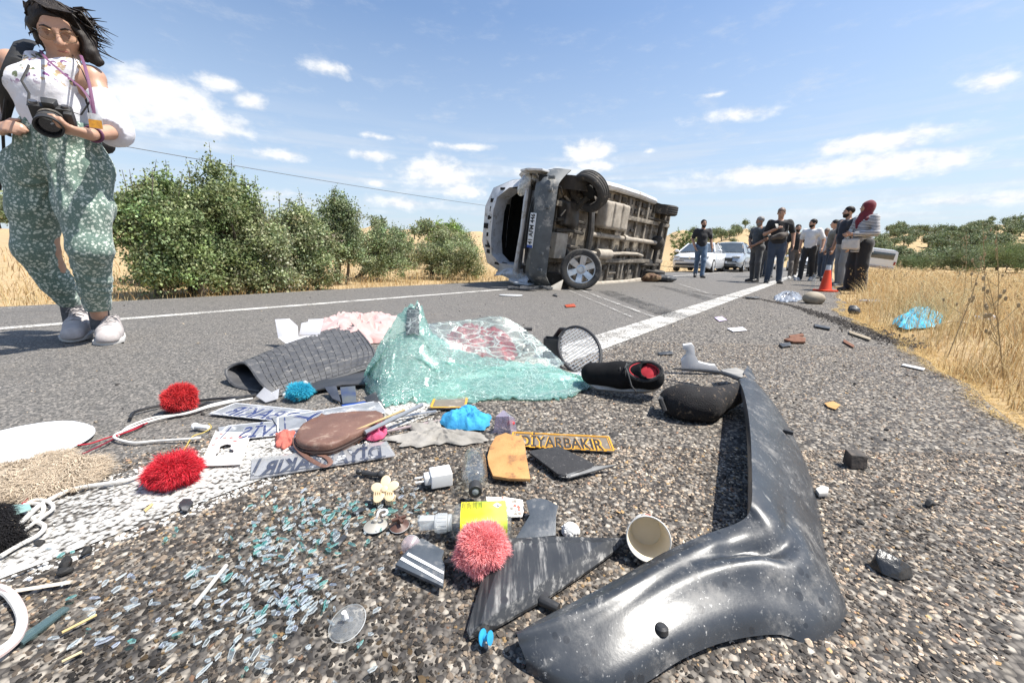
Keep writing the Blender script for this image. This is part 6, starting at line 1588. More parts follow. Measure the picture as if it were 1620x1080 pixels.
# ---- big torn wheel-arch trim
PLAS = None
def plastic_mat():
	m, t, out = newmat('worn_grey_plastic'); v = t.new('ShaderNodeTexCoord').outputs['Object']
	a = t.noise(v, 7, 5, .6).outputs[0]; b = t.noise(t.mapping(v, scale=(1, .12, 1), rot=(0, 0, .7)), 70, 4, .7).outputs[0]; sp = t.voro(v, 60); dust = t.noise(v, 16, 6, .75).outputs[0]
	base = t.mix(t.ramp(a, [(.35, 0), (.65, 1)]), (.026, .030, .036), (.048, .053, .060))
	base = t.mix(t.mapr(dust, .50, .72, 0, .65), base, (.23, .22, .205))
	base = t.mix(t.mapr(b, .62, .72, 0, .55), base, (.32, .31, .29)); base = t.mix(t.math('MULTIPLY', t.mapr(t.noise(v, 230, 2, .5).outputs[0], .66, .72), t.mapr(dust, .42, .6, .15, .9)), base, (.42, .41, .39))
	spc = t.new('ShaderNodeSeparateColor'); t.l.new(sp.outputs['Color'], spc.inputs[0]); drops = t.math('MULTIPLY', t.math('MULTIPLY', t.math('LESS_THAN', sp.outputs['Distance'], t.math('MULTIPLY', spc.outputs[0], .38)), t.math('GREATER_THAN', spc.outputs[1], .62)), .8); base = t.mix(drops, base, (.02, .023, .028))
	principled(t, out, base, t.mapr(dust, .4, .7, .30, .55, False), spec=.5, normal=t.bump(t.noise(v, 260, 3).outputs[0], .12, .001)); return m
PLAS = plastic_mat()
def build_arch():
	st = [((812, 1008), (836, 1050), .022, .010), ((850, 984), (892, 1082), .028, .010), ((900, 957), (958, 1092), .036, .012), ((960, 926), (1015, 1068), .045, .016), ((1050, 875), (1078, 1028), .055, .022), ((1110, 848), (1150, 1000), .064, .022),
          ((1164, 828), (1235, 990), .076, .016), ((1184, 812), (1297, 1010), .088, .006), ((1188, 790), (1342, 964), .104, .006), ((1188, 742), (1310, 885), .112, .006), ((1186, 690), (1292, 785), .116, .010), ((1182, 650), (1264, 702), .112, .020), ((1176, 618), (1228, 642), .098, .045), ((1169, 600), (1198, 607), .085, .070)]
	n = len(st); T = thing('wheel_arch_trim', 'big torn dark grey plastic bumper corner curving across the gravel', 'bumper piece', G(1150, 900))
	I = smooth_loop([G(*a, z) for a, b, z, w in st], (n - 1) * 4, False); O = smooth_loop([G(*b, w) for a, b, z, w in st], (n - 1) * 4, False)
	N = len(I)
	def fn(u, v):
		i = min(int(round(u * (N - 1))), N - 1); p, q = I[i], O[i]; d = (q - p)
		if v < .12:                                          # turned-down lip along the inner edge
			k = v / .12; pp = p + d * (.02 * k); return (pp.x, pp.y, pp.z - .022 * (1 - k) ** 1.2 * min(1, u * 8))
		k = (v - .12) / .88; r = p.lerp(q, k * .98 + .02)
		belly = .011 * math.sin(PI * k) * (.5 + .5 * math.sin(min(1, u * 3) * PI / 2))
		# pressed valley that starts at the bend and runs out along the near arm
		g = math.exp(-((u - .50) / .13) ** 2) * math.exp(-((k - .30 - .5 * (u - .42)) / .10) ** 2)
		ridge = math.exp(-((u - .46) / .17) ** 2) * math.exp(-((k - .52 - .5 * (u - .42)) / .12) ** 2)
		crown = .010 * math.exp(-((k - .22) / .12) ** 2) * (u < .42)
		edge = -.012 * max(0, k - .9) / .1
		return (r.x, r.y, r.z + belly - .016 * g + .012 * ridge + crown + edge)
	mb = MB(); mb.grid(fn, N, 26, .0028); part('trim_shell', mb, PLAS, T, world=True, angle=60)
	c = G(1047, 988, .043); mb = MB(); mb.lathe([(.0085, -.004), (.0085, .002), (.006, .005), (.0, .006)], 16, Matrix.Translation(c + Vector((0, 0, -.006))) @ Matrix.Rotation(R(-15), 4, 'X')); part('rivet', mb, BLACKPL, T, world=True)
	c = G(1247, 683, .065); mb = MB(); mb.box((0, 0, 0), (.022, .012, .010), Matrix.Translation(c) @ Matrix.Rotation(R(-40), 4, 'Z')); part('clip', mb, BLACKPL, T, world=True, bevel=.002)
	mb = MB(); mb.tube([G(1172, 600, .080), G(1145, 590, .07), G(1110, 586, .06), G(1064, 583, .05)], [.013, .012, .012, .006], 6, flat=.6); part('trim_rail', mb, BLACKPL, T, world=True)
	mb = MB(); mb.slab(gp([(1140, 584, .06), (1165, 581, .062), (1178, 586, .062), (1176, 594, .07), (1170, 599, .075), (1150, 592, .068)]), .006); part('grey_bracket', mb, mat('dusty_grey_plastic', (.2, .195, .185), (.3, .29, .27), 20, .8), T, world=True, bevel=.002)
	mb = MB(); mb.add([G(1183, 578, .075), G(1189, 583, .06), G(1196, 600, .055), G(1186, 600, .07), G(1176, 590, .075)], [(0, 1, 2, 3, 4), (4, 3, 2, 1, 0)]); part('torn_tab', mb, PLAS, T, world=True)
	mb = MB(); mb.box((0, 0, 0), (.05, .012, .006), Matrix.Translation(G(1222, 984, .007)) @ Matrix.Rotation(R(12), 4, 'Z')); part('foam_strip', mb, mat('tan_foam', (.32, .24, .13), None, 20, .9), T, world=True, bevel=.001)
build_arch()
def build_white_bracket():
	pl = [(1081, 544), (1095, 542), (1099, 547), (1100, 560), (1106, 571), (1122, 575), (1132, 576), (1139, 586), (1079, 586), (1078, 568), (1086, 560), (1086, 552), (1081, 551)]
	mb = MB(); a = [D(px, py, 1.70) for px, py in pl]; b = [p + Vector((.006, .022, .002)) for p in a]; n = len(a)
	mb.add(a + b, [tuple(range(n)), tuple(range(2 * n - 1, n - 1, -1))] + [(i, n + i, n + (i + 1) % n, (i + 1) % n) for i in range(n)])
	zmin = min(p[2] for p in mb.v); mb.v = [(x, y, z - zmin + .012) for x, y, z in mb.v]
	o = solo('plastic_bracket', mb, mat('off_white_plastic', (.62, .62, .62), (.52, .52, .52), 14, .45), 'white moulded plastic bracket standing beside the torn trim rail', 'bracket', bevel=.0015)
build_white_bracket()

# ---- flat broken pieces
BLKP = mat('broken_black_plastic', (.026, .028, .031), (.05, .053, .057), 22, .5, .25, 160, dirt=((.16, .155, .15), 20, .55))
SLATE = mat('slate_blue_plastic', (.055, .066, .080), (.085, .097, .112), 24, .42, .2, 150, dirt=((.2, .2, .2), 30, .3))
def build_triangle():
	T = thing('trim_panel', 'black triangular trim panel with scratched bevelled edge beside the coral pompom', 'panel', G(850, 920))
	inner = [(752, 985, .018), (778, 905, .026), (812, 856, .030), (880, 851, .030), (962, 852, .026)]
	outer = [(742, 1006, .010), (785, 990, .010), (865, 945, .010), (940, 895, .012), (998, 851, .016)]
	left = [(738, 996, .010), (766, 903, .012), (800, 852, .016)]
	mb = MB()
	v = gp([(738, 997, .010), (766, 903, .016), (801, 851, .022), (880, 848, .022), (998, 851, .016), (940, 895, .010), (865, 945, .010), (785, 990, .010), (743, 1007, .009),
			(760, 985, .022), (782, 912, .028), (812, 860, .032), (955, 857, .026), (900, 892, .025), (840, 932, .025)]);
	fs = [(0, 9, 8), (0, 1, 10, 9), (1, 2, 11, 10), (2, 3, 11), (3, 12, 11), (3, 4, 12), (4, 5, 13, 12), (5, 6, 14, 13), (6, 7, 9, 14), (7, 8, 9), (9, 10, 14), (10, 11, 13, 14), (11, 12, 13)]
	k = len(v); vv = v + [p - Vector((0, 0, .004)) for p in v]; rim = [0, 1, 2, 3, 4, 5, 6, 7, 8]
	mb.add(vv, fs + [tuple(k + i for i in f[::-1]) for f in fs] + [(rim[i], k + rim[i], k + rim[(i + 1) % 9], rim[(i + 1) % 9]) for i in range(9)])
	m, t, out = newmat('scratched_black_plastic'); vc = t.new('ShaderNodeTexCoord').outputs['Object']
	sc1 = t.noise(t.mapping(vc, scale=(1, .07, 1), rot=(0, 0, R(-28))), 90, 5, .7).outputs[0]; a = t.noise(vc, 14, 4).outputs[0]; sp = t.voro(vc, 42)
	base = t.mix(a, (.018, .020, .023), (.040, .043, .048)); base = t.mix(t.math('MULTIPLY', t.mapr(sc1, .48, .68), t.mapr(a, .38, .58, .2, .9)), base, (.34, .33, .31))
	base = t.mix(t.math('MULTIPLY', t.mapr(sp.outputs['Distance'], .33, .25), t.mapr(a, .5, .58)), base, (.022, .023, .028))
	principled(t, out, base, t.mapr(a, .3, .7, .35, .6, False), normal=t.bump(sc1, .15, .001))
	part('panel', mb, m, T, world=True, angle=12)
	mb = MB(); mb.cyl(G(855, 948, .010), G(884, 962, .012), .0075, .0065, 12); part('peg', mb, BLACKPL, T, world=True, bevel=.001)
build_triangle()
def build_clip():
	c = G(770, 1008, .016); q = Matrix.Translation(c) @ Matrix.Rotation(R(70), 4, 'Y') @ Matrix.Rotation(R(20), 4, 'X')
	mb = MB(); mb.lathe([(.0, -.007), (.009, -.007), (.0095, -.0055), (.004, -.004), (.004, .003), (.0075, .004), (.008, .0055), (.0, .0065)], 18, q); solo('trim_clip', mb, mat('sky_blue_nylon', (.04, .36, .62), (.03, .28, .52), 30, .4), 'small sky-blue nylon clip at the tip of the black triangle', 'clip')
build_clip()
def build_striped():
	T = thing('striped_board', 'dark broken panel with two white stripes beside the spray bottle', 'panel', G(665, 895))
	pl = [(625, 892), (640, 874), (660, 853), (668, 850), (703, 870), (699, 882), (704, 893), (701, 927), (664, 910)]
	mb = MB(); mb.slab(gp(pl, .018), .006); part('board', mb, SLATE, T, world=True, bevel=.0015)
	for a, b, w in (((636, 880), (701, 917), 5), ((646, 873), (702, 903), 5)):
		mb = MB(); mb.slab(gp([(a[0], a[1]), (b[0], b[1]), (b[0], b[1] + w), (a[0] - 3, a[1] + w - 1)], .0192), .0009); part('stripe', mb, mat('white_stripe', (.72, .72, .72), None, 30, .6), T, world=True)
build_striped()
flat('broken_shard', 'slate-blue jagged plastic shard leaning between bottle and crocheted piece', 'shard', [(832, 791, .030), (848, 787, .036), (864, 789, .040), (883, 799, .038), (880, 812, .03), (879, 846, .012), (814, 853, .009), (838, 814, .02)], .004, SLATE, bevel=.001)
flat('board_piece', 'torn piece of orange-brown fibreboard beside the yellow name plate', 'board', [(784, 690), (800, 684), (812, 688), (826, 690), (830, 700), (833, 722), (839, 757), (806, 756), (780, 752), (773, 735), (771, 722), (775, 706)], .007, mat('fibreboard', (.50, .27, .10), (.40, .20, .07), 16, .85, .5, 120, dirt=((.22, .11, .05), 18, .45)), z=.020)
def build_black_panel():
	T = thing('flocked_board', 'square black flocked panel with a grey folded edge by the name plate', 'panel', G(905, 735))
	mb = MB(); mb.slab(gp([(835, 713, .022), (884, 705, .022), (940, 733, .024), (936, 739, .02), (896, 751, .018), (882, 749, .018)]), .006); part('board', mb, mat('black_flock', (.02, .02, .022), (.035, .035, .037), 40, .9, .5, 200, dirt=((.14, .13, .12), 90, .2)), T, world=True, bevel=.001)
	mb = MB(); mb.slab(gp([(936, 737, .021), (977, 734, .018), (900, 755, .012), (883, 752, .014), (896, 750, .019)]), .004); part('folded_edge', mb, mat('grey_edge', (.12, .125, .13), None, 20, .5), T, world=True, bevel=.001)
build_black_panel()
def build_chunk(name, label, cat, px, py, pts, m, s=.01):
	c = G(px, py); bm = bmesh.new(); [bm.verts.new(Vector(p) * s) for p in pts]; bmesh.ops.convex_hull(bm, input=bm.verts); bmesh.ops.delete(bm, geom=[v for v in bm.verts if not v.link_faces], context='VERTS')
	bmesh.ops.bevel(bm, geom=bm.edges[:], offset=s * .12, segments=1, affect='EDGES'); me = bpy.data.meshes.new(name); bm.to_mesh(me); bm.free()
	z = min(v.co.z for v in me.vertices);
	for v in me.vertices: v.co.z -= z
	return tag(link(name, me, m, None, c + Vector((0, 0, .003))), label, cat)
build_chunk('asphalt_chunk', 'jagged glossy black lump lying alone on the shoulder', 'chunk', 1410, 905, [(-3.2, 1, 0), (-2.6, -1.2, .2), (-.6, -2.2, 0), (2.2, -1.6, 0), (3.6, .2, .6), (1.6, 1.6, 1.8), (-1.2, 1.8, 3.0), (-2.6, .6, 2.2), (.6, -.4, 2.6), (2.4, -.6, 1.6), (-.4, -1.6, 1.4)], mat('black_lump', (.016, .017, .018), (.04, .04, .04), 30, .3, .6, 80, spec=.6), .0095)
build_chunk('foam_block', 'upright dark cube-like block with a brown dusty top', 'block', 1350, 738, [(-2, -1.6, 0), (2, -1.8, 0), (2.4, 1.4, 0), (-1.8, 1.6, 0), (-2.2, -1.2, 3.6), (1.9, -1.6, 3.4), (2.2, 1.3, 3.9), (-1.7, 1.4, 4.1)], mat('dusty_black_foam', (.04, .036, .034), (.12, .10, .085), 40, .9, .6, 90), .0095)

# ---- fur and pompoms
FUR_M = attr_mat('tinted_fur', .85, .15, trans=.25)
def fur(name, label, cat, c, rad, colr, n, ln, wid, droop=.25, clump=.6, beads=None, base_dark=.8, loc_flat=True, seed=1):
	r = np.random.default_rng(seed); c = np.array(c, float); rad = np.array(rad, float); colr = np.array(colr, float)
	T = thing(name, label, cat, (c[0], c[1], max(0.0, c[2] - rad[2])))
	mb = MB(); mb.ball(Vector(c), tuple(rad * .86), 16); part('core', mb, mat(name + '_core_' + str(seed), tuple(colr * .7), tuple(colr * .55), 60, .95), T, world=True)
	d = r.normal(size=(n, 3)); d /= np.linalg.norm(d, axis=1)[:, None]; d = d[d[:, 2] > -.75]; n = len(d)
	cl = r.normal(size=(max(40, n // 40), 3)); cl /= np.linalg.norm(cl, axis=1)[:, None]
	near = cl[np.argmax(d @ cl.T, 1)]; g = d + clump * (near - d) + r.normal(0, .42, (n, 3)); g[:, 2] -= droop * .5; g /= np.linalg.norm(g, axis=1)[:, None]
	p0 = c + d * rad * .80; lump = np.sin(d[:, 0] * 5 + seed) * np.sin(d[:, 1] * 6 + 1) + np.sin(d[:, 2] * 7 + seed * 2) * np.cos(d[:, 0] * 4); L = ln * r.uniform(.5, 1.35, n) * (1 + .38 * lump); tip = p0 + g * L[:, None]; mid = p0 + g * L[:, None] * .55 + d * (L * .12)[:, None]
	s = np.cross(g, r.normal(size=(n, 3))); s /= np.linalg.norm(s, axis=1)[:, None] + 1e-6; s *= wid
	V = np.stack([p0 - s, p0 + s, mid - s * .8, mid + s * .8, tip], 1); V[..., 2] = np.maximum(V[..., 2], .003)
	Fc = np.array([(0, 1, 3), (0, 3, 2), (2, 3, 4)])[None] + (np.arange(n) * 5)[:, None, None]
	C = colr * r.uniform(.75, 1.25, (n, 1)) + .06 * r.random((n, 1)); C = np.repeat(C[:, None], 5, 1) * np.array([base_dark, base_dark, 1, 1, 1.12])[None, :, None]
	me = mesh_np('fur', V.reshape(-1, 3) - np.array(T.location), Fc.reshape(-1, 3), False); point_color(me, np.clip(C.reshape(-1, 3), 0, .95)); o = link('fur', me, FUR_M, T); tag(o, kind='stuff')
	if beads:
		for bx, by, bz, br in beads:
			mb = MB(); mb.ball(G(bx, by, bz), br, 12); part('bead', mb, mat('pearl_bead', (.68, .66, .60), None, 20, .25), T, world=True)
	return T
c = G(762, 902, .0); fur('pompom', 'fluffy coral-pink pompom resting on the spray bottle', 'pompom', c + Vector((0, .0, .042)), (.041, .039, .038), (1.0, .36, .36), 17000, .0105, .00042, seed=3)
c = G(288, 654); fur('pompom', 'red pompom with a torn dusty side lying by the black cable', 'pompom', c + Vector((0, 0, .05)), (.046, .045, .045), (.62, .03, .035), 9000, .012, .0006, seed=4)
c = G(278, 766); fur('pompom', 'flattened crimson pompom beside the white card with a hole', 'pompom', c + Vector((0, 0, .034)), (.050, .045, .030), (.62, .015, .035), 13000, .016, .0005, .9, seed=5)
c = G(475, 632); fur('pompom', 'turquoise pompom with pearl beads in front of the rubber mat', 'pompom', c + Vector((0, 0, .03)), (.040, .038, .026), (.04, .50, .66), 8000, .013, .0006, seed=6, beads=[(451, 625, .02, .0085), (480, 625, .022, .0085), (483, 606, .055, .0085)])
def fur_patch(name, label, cat, pl, h, colr, n, ln, wid, seed):
	r = np.random.default_rng(seed); out = smooth_loop(gp(pl), 30); T = thing(name, label, cat, sum(out, Vector()) / len(out))
	part('pad', pillow(out, h, 6, .6, .003, seed), mat(name + '_pad', tuple(np.array(colr) * .7), tuple(np.array(colr) * .5), 40, .95), T, world=True)
	ctr = np.array(sum(out, Vector()) / len(out)); O = np.array(out); u = r.integers(0, len(O), n); s = np.sqrt(r.random(n)) * 1.02; f = r.random(n)
	e = O[u] * (1 - f[:, None]) + O[(u + 1) % len(O)] * f[:, None]; p0 = ctr + (e - ctr) * s[:, None]; p0[:, 2] = GZ + h * np.clip(1 - s ** 2.2, 0, 1) ** .6
	wave = np.sin(p0[:, 0] * 45 + p0[:, 1] * 30) * 1.3 + r.normal(0, .6, n); g = np.stack([np.cos(wave), np.sin(wave), r.uniform(.15, .7, n)], 1); L = ln * r.uniform(.6, 1.4, n)
	curl = np.stack([-np.sin(wave), np.cos(wave), np.zeros(n)], 1) * (L * r.normal(0, .5, n))[:, None]
	mid = p0 + g * L[:, None] * .5; tip = p0 + g * L[:, None] * (1, 1, .35) + curl; sd = np.cross(g, (0, 0, 1.0)); sd /= np.linalg.norm(sd, axis=1)[:, None]; sd *= wid
	V = np.stack([p0 - sd, p0 + sd, mid - sd, mid + sd, tip], 1); Fc = np.array([(0, 1, 3), (0, 3, 2), (2, 3, 4)])[None] + (np.arange(n) * 5)[:, None, None]
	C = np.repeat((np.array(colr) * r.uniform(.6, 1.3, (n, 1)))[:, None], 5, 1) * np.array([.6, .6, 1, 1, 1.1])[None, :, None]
	me = mesh_np('fleece', V.reshape(-1, 3) - np.array(T.location), Fc.reshape(-1, 3), False); point_color(me, np.clip(C.reshape(-1, 3), 0, .9)); tag(link('fleece', me, FUR_M, T), kind='stuff')
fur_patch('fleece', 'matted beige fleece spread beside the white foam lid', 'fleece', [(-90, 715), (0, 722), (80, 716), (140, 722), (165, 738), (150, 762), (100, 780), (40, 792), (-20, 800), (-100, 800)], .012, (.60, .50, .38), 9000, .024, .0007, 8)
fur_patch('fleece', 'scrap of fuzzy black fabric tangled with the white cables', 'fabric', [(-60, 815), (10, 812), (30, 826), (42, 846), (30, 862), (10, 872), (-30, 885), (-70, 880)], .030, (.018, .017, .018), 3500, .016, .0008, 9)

# ---- name plates
def plate(name, label, tl, tr, br, bl, m, th=.003, z=.010):
	T = thing('name_plate', label, 'sign', G((tl[0] + br[0]) / 2, (tl[1] + br[1]) / 2), group=None)
	pl = gp([tl, tr, br, bl], z); mb = MB(); mb.slab(pl, th); part('plate', mb, m, T, world=True, bevel=.0008)
	a, b, c_, d = pl; o = (a + b + c_ + d) / 4; x = ((b - a) + (c_ - d)).normalized(); yv = ((a - d) + (b - c_)); y = (yv - x * yv.dot(x)).normalized(); Wd = ((b - a).length + (c_ - d).length) / 2; Hh = yv.length / 2
	M = Matrix((x, y, x.cross(y))).transposed().to_4x4(); M.translation = o; return T, M, Wd, Hh
def put_text(T, M, txt, size, m, width, cx=0.0, cy=0.0, z=.0006, bold=.0, mirror=False, name='lettering'):
	tm = text_mb(txt, size, .0006, mirror, bold); A = np.array(tm.v); w = A[:, 0].max() - A[:, 0].min(); tm.xf(Matrix.Scale(width / w, 4, (1, 0, 0)))
	A = np.array(tm.v); tm.xf(M @ Matrix.Translation((cx - (A[:, 0].max() + A[:, 0].min()) / 2, cy - (A[:, 1].max() + A[:, 1].min()) / 2, z))); return part(name, tm, m, T, world=True, smooth=False)
def rim(T, M, Wd, Hh, m, w=.003, z=.0006, inset=.003, name='border'):
	for cx, cy, sx, sy in ((0, Hh / 2 - inset, Wd - 2 * inset, w), (0, -Hh / 2 + inset, Wd - 2 * inset, w), (Wd / 2 - inset, 0, w, Hh - 2 * inset - w - .0004), (-Wd / 2 + inset, 0, w, Hh - 2 * inset - w - .0004)):
		mb = MB(); mb.box((cx, cy, z), (sx, sy, .0008), M); part(name, mb, m, T, world=True)
YEL = mat('yellow_acrylic', (.72, .36, .03), (.62, .29, .02), 30, .5, dirt=((.4, .3, .15), 30, .3)); SMOKE = mat('smoky_acrylic', (.20, .165, .125), (.15, .125, .10), 20, .35, dirt=((.4, .35, .28), 40, .4))
T, M, Wd, Hh = plate('name_plate', 'yellow-bordered smoky name plate reading DİYARBAKIR', (806, 683), (966, 690), (971, 714), (812, 705), SMOKE)
rim(T, M, Wd, Hh, YEL, .004, .0010, .0025); rim(T, M, Wd, Hh, YEL, .0016, .0009, .0085, 'inner_border')
put_text(T, M, 'DİYARBAKIR', Hh * 1.08, YEL, Wd * .84, 0, 0, .0007, .0026, name='lettering_outline'); put_text(T, M, 'DİYARBAKIR', Hh * 1.02, mat('dark_lettering', (.04, .035, .03), None, 20, .5), Wd * .80, 0, 0, .0013, .0013)
ACR = glassy('clear_acrylic', (.88, .89, .90), .12, .08, .38, (.55, .55, .56)); NAVYL = mat('navy_lettering', (.02, .035, .13), (.05, .06, .12), 60, .5, dirt=((.4, .4, .42), 30, .3)); WHTL = mat('white_edge_vinyl', (.66, .67, .69), (.55, .56, .58), 40, .6); ACRG = mat('scratched_grey_acrylic', (.20, .21, .225), (.30, .31, .33), 20, .35, dirt=((.55, .55, .55), 25, .4))
T, M, Wd, Hh = plate('name_plate', 'grey name plate with blue mirrored letters behind the brown pouch, running under another', (372, 637), (520, 652), (500, 672), (330, 654), ACRG, z=.010)
rim(T, M, Wd, Hh, WHTL, .004); put_text(T, M, 'DİYARBAKIR', Hh * 1.05, WHTL, Wd * 1.12, Wd * .16, 0, .0007, .0022, True, 'lettering_outline'); put_text(T, M, 'DİYARBAKIR', Hh * 1.0, NAVYL, Wd * 1.11, Wd * .16, 0, .0013, .0012, True)
T, M, Wd, Hh = plate('name_plate', 'grey name plate with a blue Y crossing over two others behind the brown pouch', (430, 660), (602, 634), (610, 652), (446, 684), ACRG, z=.016)
rim(T, M, Wd, Hh, WHTL, .004); put_text(T, M, 'Y', Hh * 1.05, WHTL, Hh * .75, -Wd * .22, 0, .0007, .0022, True, 'lettering_outline'); put_text(T, M, 'Y', Hh * 1.0, NAVYL, Hh * .7, -Wd * .22, 0, .0013, .001, True)
mb = MB(); mb.box((-Wd * .43, 0, .0012), (.003, Hh * .75, .0008), M); part('border', mb, NAVYL, T, world=True)
T, M, Wd, Hh = plate('name_plate', 'grey name plate reading SERVİS in mirrored blue letters', (345, 675), (500, 660), (506, 681), (350, 697), ACRG, z=.0105)
rim(T, M, Wd, Hh, WHTL, .004); put_text(T, M, 'SERVİS', Hh * 1.05, WHTL, Wd * .66, .012, 0, .0007, .0024, True, 'lettering_outline'); put_text(T, M, 'SERVİS', Hh * 1.0, NAVYL, Wd * .65, .012, 0, .0013, .0014, True)
mb = MB(); mb.box((-Wd * .44, 0, .0012), (.003, Hh * .75, .0008), M); part('border', mb, NAVYL, T, world=True)
T, M, Wd, Hh = plate('name_plate', 'clear name plate with bold dark mirrored letters under the pouch strap', (398, 725), (612, 697), (626, 720), (396, 757), ACR, z=.009)
DKL = mat('worn_dark_lettering', (.035, .042, .07), (.07, .08, .10), 50, .6, dirt=((.5, .5, .5), 26, .35)); mb = MB(); mb.box((-Wd * .465, 0, .0012), (.006, Hh * .8, .0008), M); part('border', mb, DKL, T, world=True); mb = MB(); mb.box((.0, -Hh * .44, .0012), (Wd * .9, .003, .0008), M); part('border', mb, DKL, T, world=True)
put_text(T, M, 'DİYARBAKIR', Hh * .95, DKL, Wd * .84, .0, -.001, .0010, .0030, True)
T, M, Wd, Hh = plate('name_plate', 'broken corner of a yellow-bordered plate at the foot of the windscreen', (690, 628), (742, 628), (736, 645), (676, 645), SMOKE, z=.014); rim(T, M, Wd, Hh, YEL, .007, .001, .004)
T, M, Wd, Hh = plate('name_plate', 'white plate with blue marks sticking out from under the windscreen', (860, 590), (938, 588), (940, 598), (862, 603), WHTL, z=.012)
for q in range(5):
	mb = MB(); mb.box((-.06 + .03 * q, (q % 2) * .006 - .003, .0008), (.018, .006, .0008), M @ Matrix.Rotation(.5 * (-1) ** q, 4, 'Z')); part('print_mark', mb, PLATEB, T, world=True)
# ---------------------------------------------------------------- small things
WHP = mat('white_plastic', (.70, .70, .69), (.64, .64, .63), 30, .4, dirt=((.45, .43, .40), 30, .25))
CLEARP = glassy('clear_plastic', (.95, .96, .96), .14, .06, .10, (.72, .74, .74)); FROST = glassy('frosted_plastic', (.9, .92, .92), .12, .25, .5, (.72, .74, .74))
def build_spray():
	M = frame((664, 852), (808, 846)); L = (G(808, 846) - G(664, 852)).length; T = thing('spray_bottle', 'clear spray bottle with a yellow-green label lying behind the coral pompom', 'bottle', M.translation); M = Matrix.Translation((0, 0, GZ)) @ M
	k = L / .143; S = Matrix.Scale(k, 4)
	def ax(prof, flat=1.0): return M @ S @ Matrix.Translation((0, 0, .021)) @ Matrix.Rotation(PI / 2, 4, 'Y') @ Matrix.Scale(flat, 4, (1, 0, 0))
	mb = MB(); rows = [(.047, .010, .010), (.050, .012, .018), (.056, .020, .026), (.066, .0215, .029), (.134, .0215, .029), (.141, .019, .026), (.143, .012, .018)]
	n = 28; vs = []
	for x, rz, ry in rows:
		for i in range(n):
			a = 2 * PI * i / n; e = .62; vs.append((x, ry * math.copysign(abs(math.cos(a)) ** e, math.cos(a)), .0215 + rz * math.copysign(abs(math.sin(a)) ** e, math.sin(a))))
	mb.add(vs, [(j * n + i, j * n + (i + 1) % n, (j + 1) * n + (i + 1) % n, (j + 1) * n + i) for j in range(6) for i in range(n)] + [tuple(range(n)), tuple(6 * n + i for i in range(n - 1, -1, -1))], M @ S); part('bottle', mb, CLEARP, T, world=True, angle=50)
	m, t, out = newmat('yellow_green_label'); v = t.new('ShaderNodeTexCoord').outputs['Object']; d = t.vmath('DOT_PRODUCT', v, tuple((M.to_3x3() @ Vector((1, 0, 0))))); nz = t.noise(v, 12, 3).outputs[0]
	g = t.mapr(t.math('ADD', d, t.math('MULTIPLY', t.math('SUBTRACT', nz, .5), .03)), .070 * k, .105 * k); fine = t.noise(t.mapping(v, scale=(1, 1, 1)), 420, 2).outputs[0]
	principled(t, out, t.mix(g, (.72, .64, .02), t.mix(t.ramp(nz, [(.4, 0), (.6, 1)]), (.36, .62, .03), (.55, .70, .10))), .35);
	mb = MB(); mb.grid(lambda u, v_: (.064 + .071 * u, .0297 * math.copysign(abs(math.cos(a)) ** .62, math.cos(a)) if (a := PI * (1.12 - 1.24 * v_)) is not None else 0, .0215 + .0222 * math.copysign(abs(math.sin(PI * (1.12 - 1.24 * v_))) ** .62, math.sin(PI * (1.12 - 1.24 * v_)))), 6, 24); mb.xf(M @ S); lb = part('label', mb, m, T, world=True)
	random.seed(3)
	for i in range(13):                                     # columns of small print
		x = .067 + .0024 * i; h = .020 * random.uniform(.55, 1); mb = MB(); mb.box((x, .009 - (.021 - h) / 2 * random.choice((0, 1)), .0440), (.0009 if i % 4 else .0016, h, .0003), M @ S); part('print_line', mb, mat('label_ink', (.14, .13, .02), None, 20, .5), lb, world=True)
	mb = MB(); mb.box((.121, .006, .0441), (.010, .010, .0003), M @ S @ Matrix.Translation((.121, .006, 0)) @ Matrix.Rotation(PI / 4, 4, 'Z') @ Matrix.Translation((-.121, -.006, 0))); hz = part('hazard_diamond', mb, WHP, lb, world=True)
	mb = MB(); mb.lathe([(.0, 0), (.0022, .0005), (.0012, .003), (.0, .005)], 8, M @ S @ Matrix.Translation((.1205, .005, .0443)) @ Matrix.Rotation(R(-30), 4, 'Z') @ Matrix.Rotation(PI / 2, 4, 'Y') @ Matrix.Scale(.15, 4, (1, 0, 0))); part('flame_mark', mb, INK, hz, world=True)
	mb = MB(); mb.lathe([(.0105, .044), (.0125, .0445), (.0125, .050), (.0105, .0505)], 20, ax(0)); part('neck_ring', mb, FROST, T, world=True)
	mb = MB(); mb.lathe([(.0125, .024), (.0135, .026), (.0135, .043), (.012, .044)], 24, ax(0)); cl = part('collar', mb, FROST, T, world=True)
	for i in range(16):
		a = 2 * PI * i / 16; mb = MB(); mb.box((-.0137 * math.cos(a), .0137 * math.sin(a), .035), (.0008, .0008, .014), ax(0)); part('collar_rib', mb, FROST, cl, world=True)
	mb = MB(); mb.box((.012, 0, .0225), (.024, .014, .017), M @ S, 1.0); mb.box((-.0005, 0, .0235), (.004, .008, .009), M @ S); part('nozzle', mb, FROST, T, world=True, bevel=.002)
build_spray()
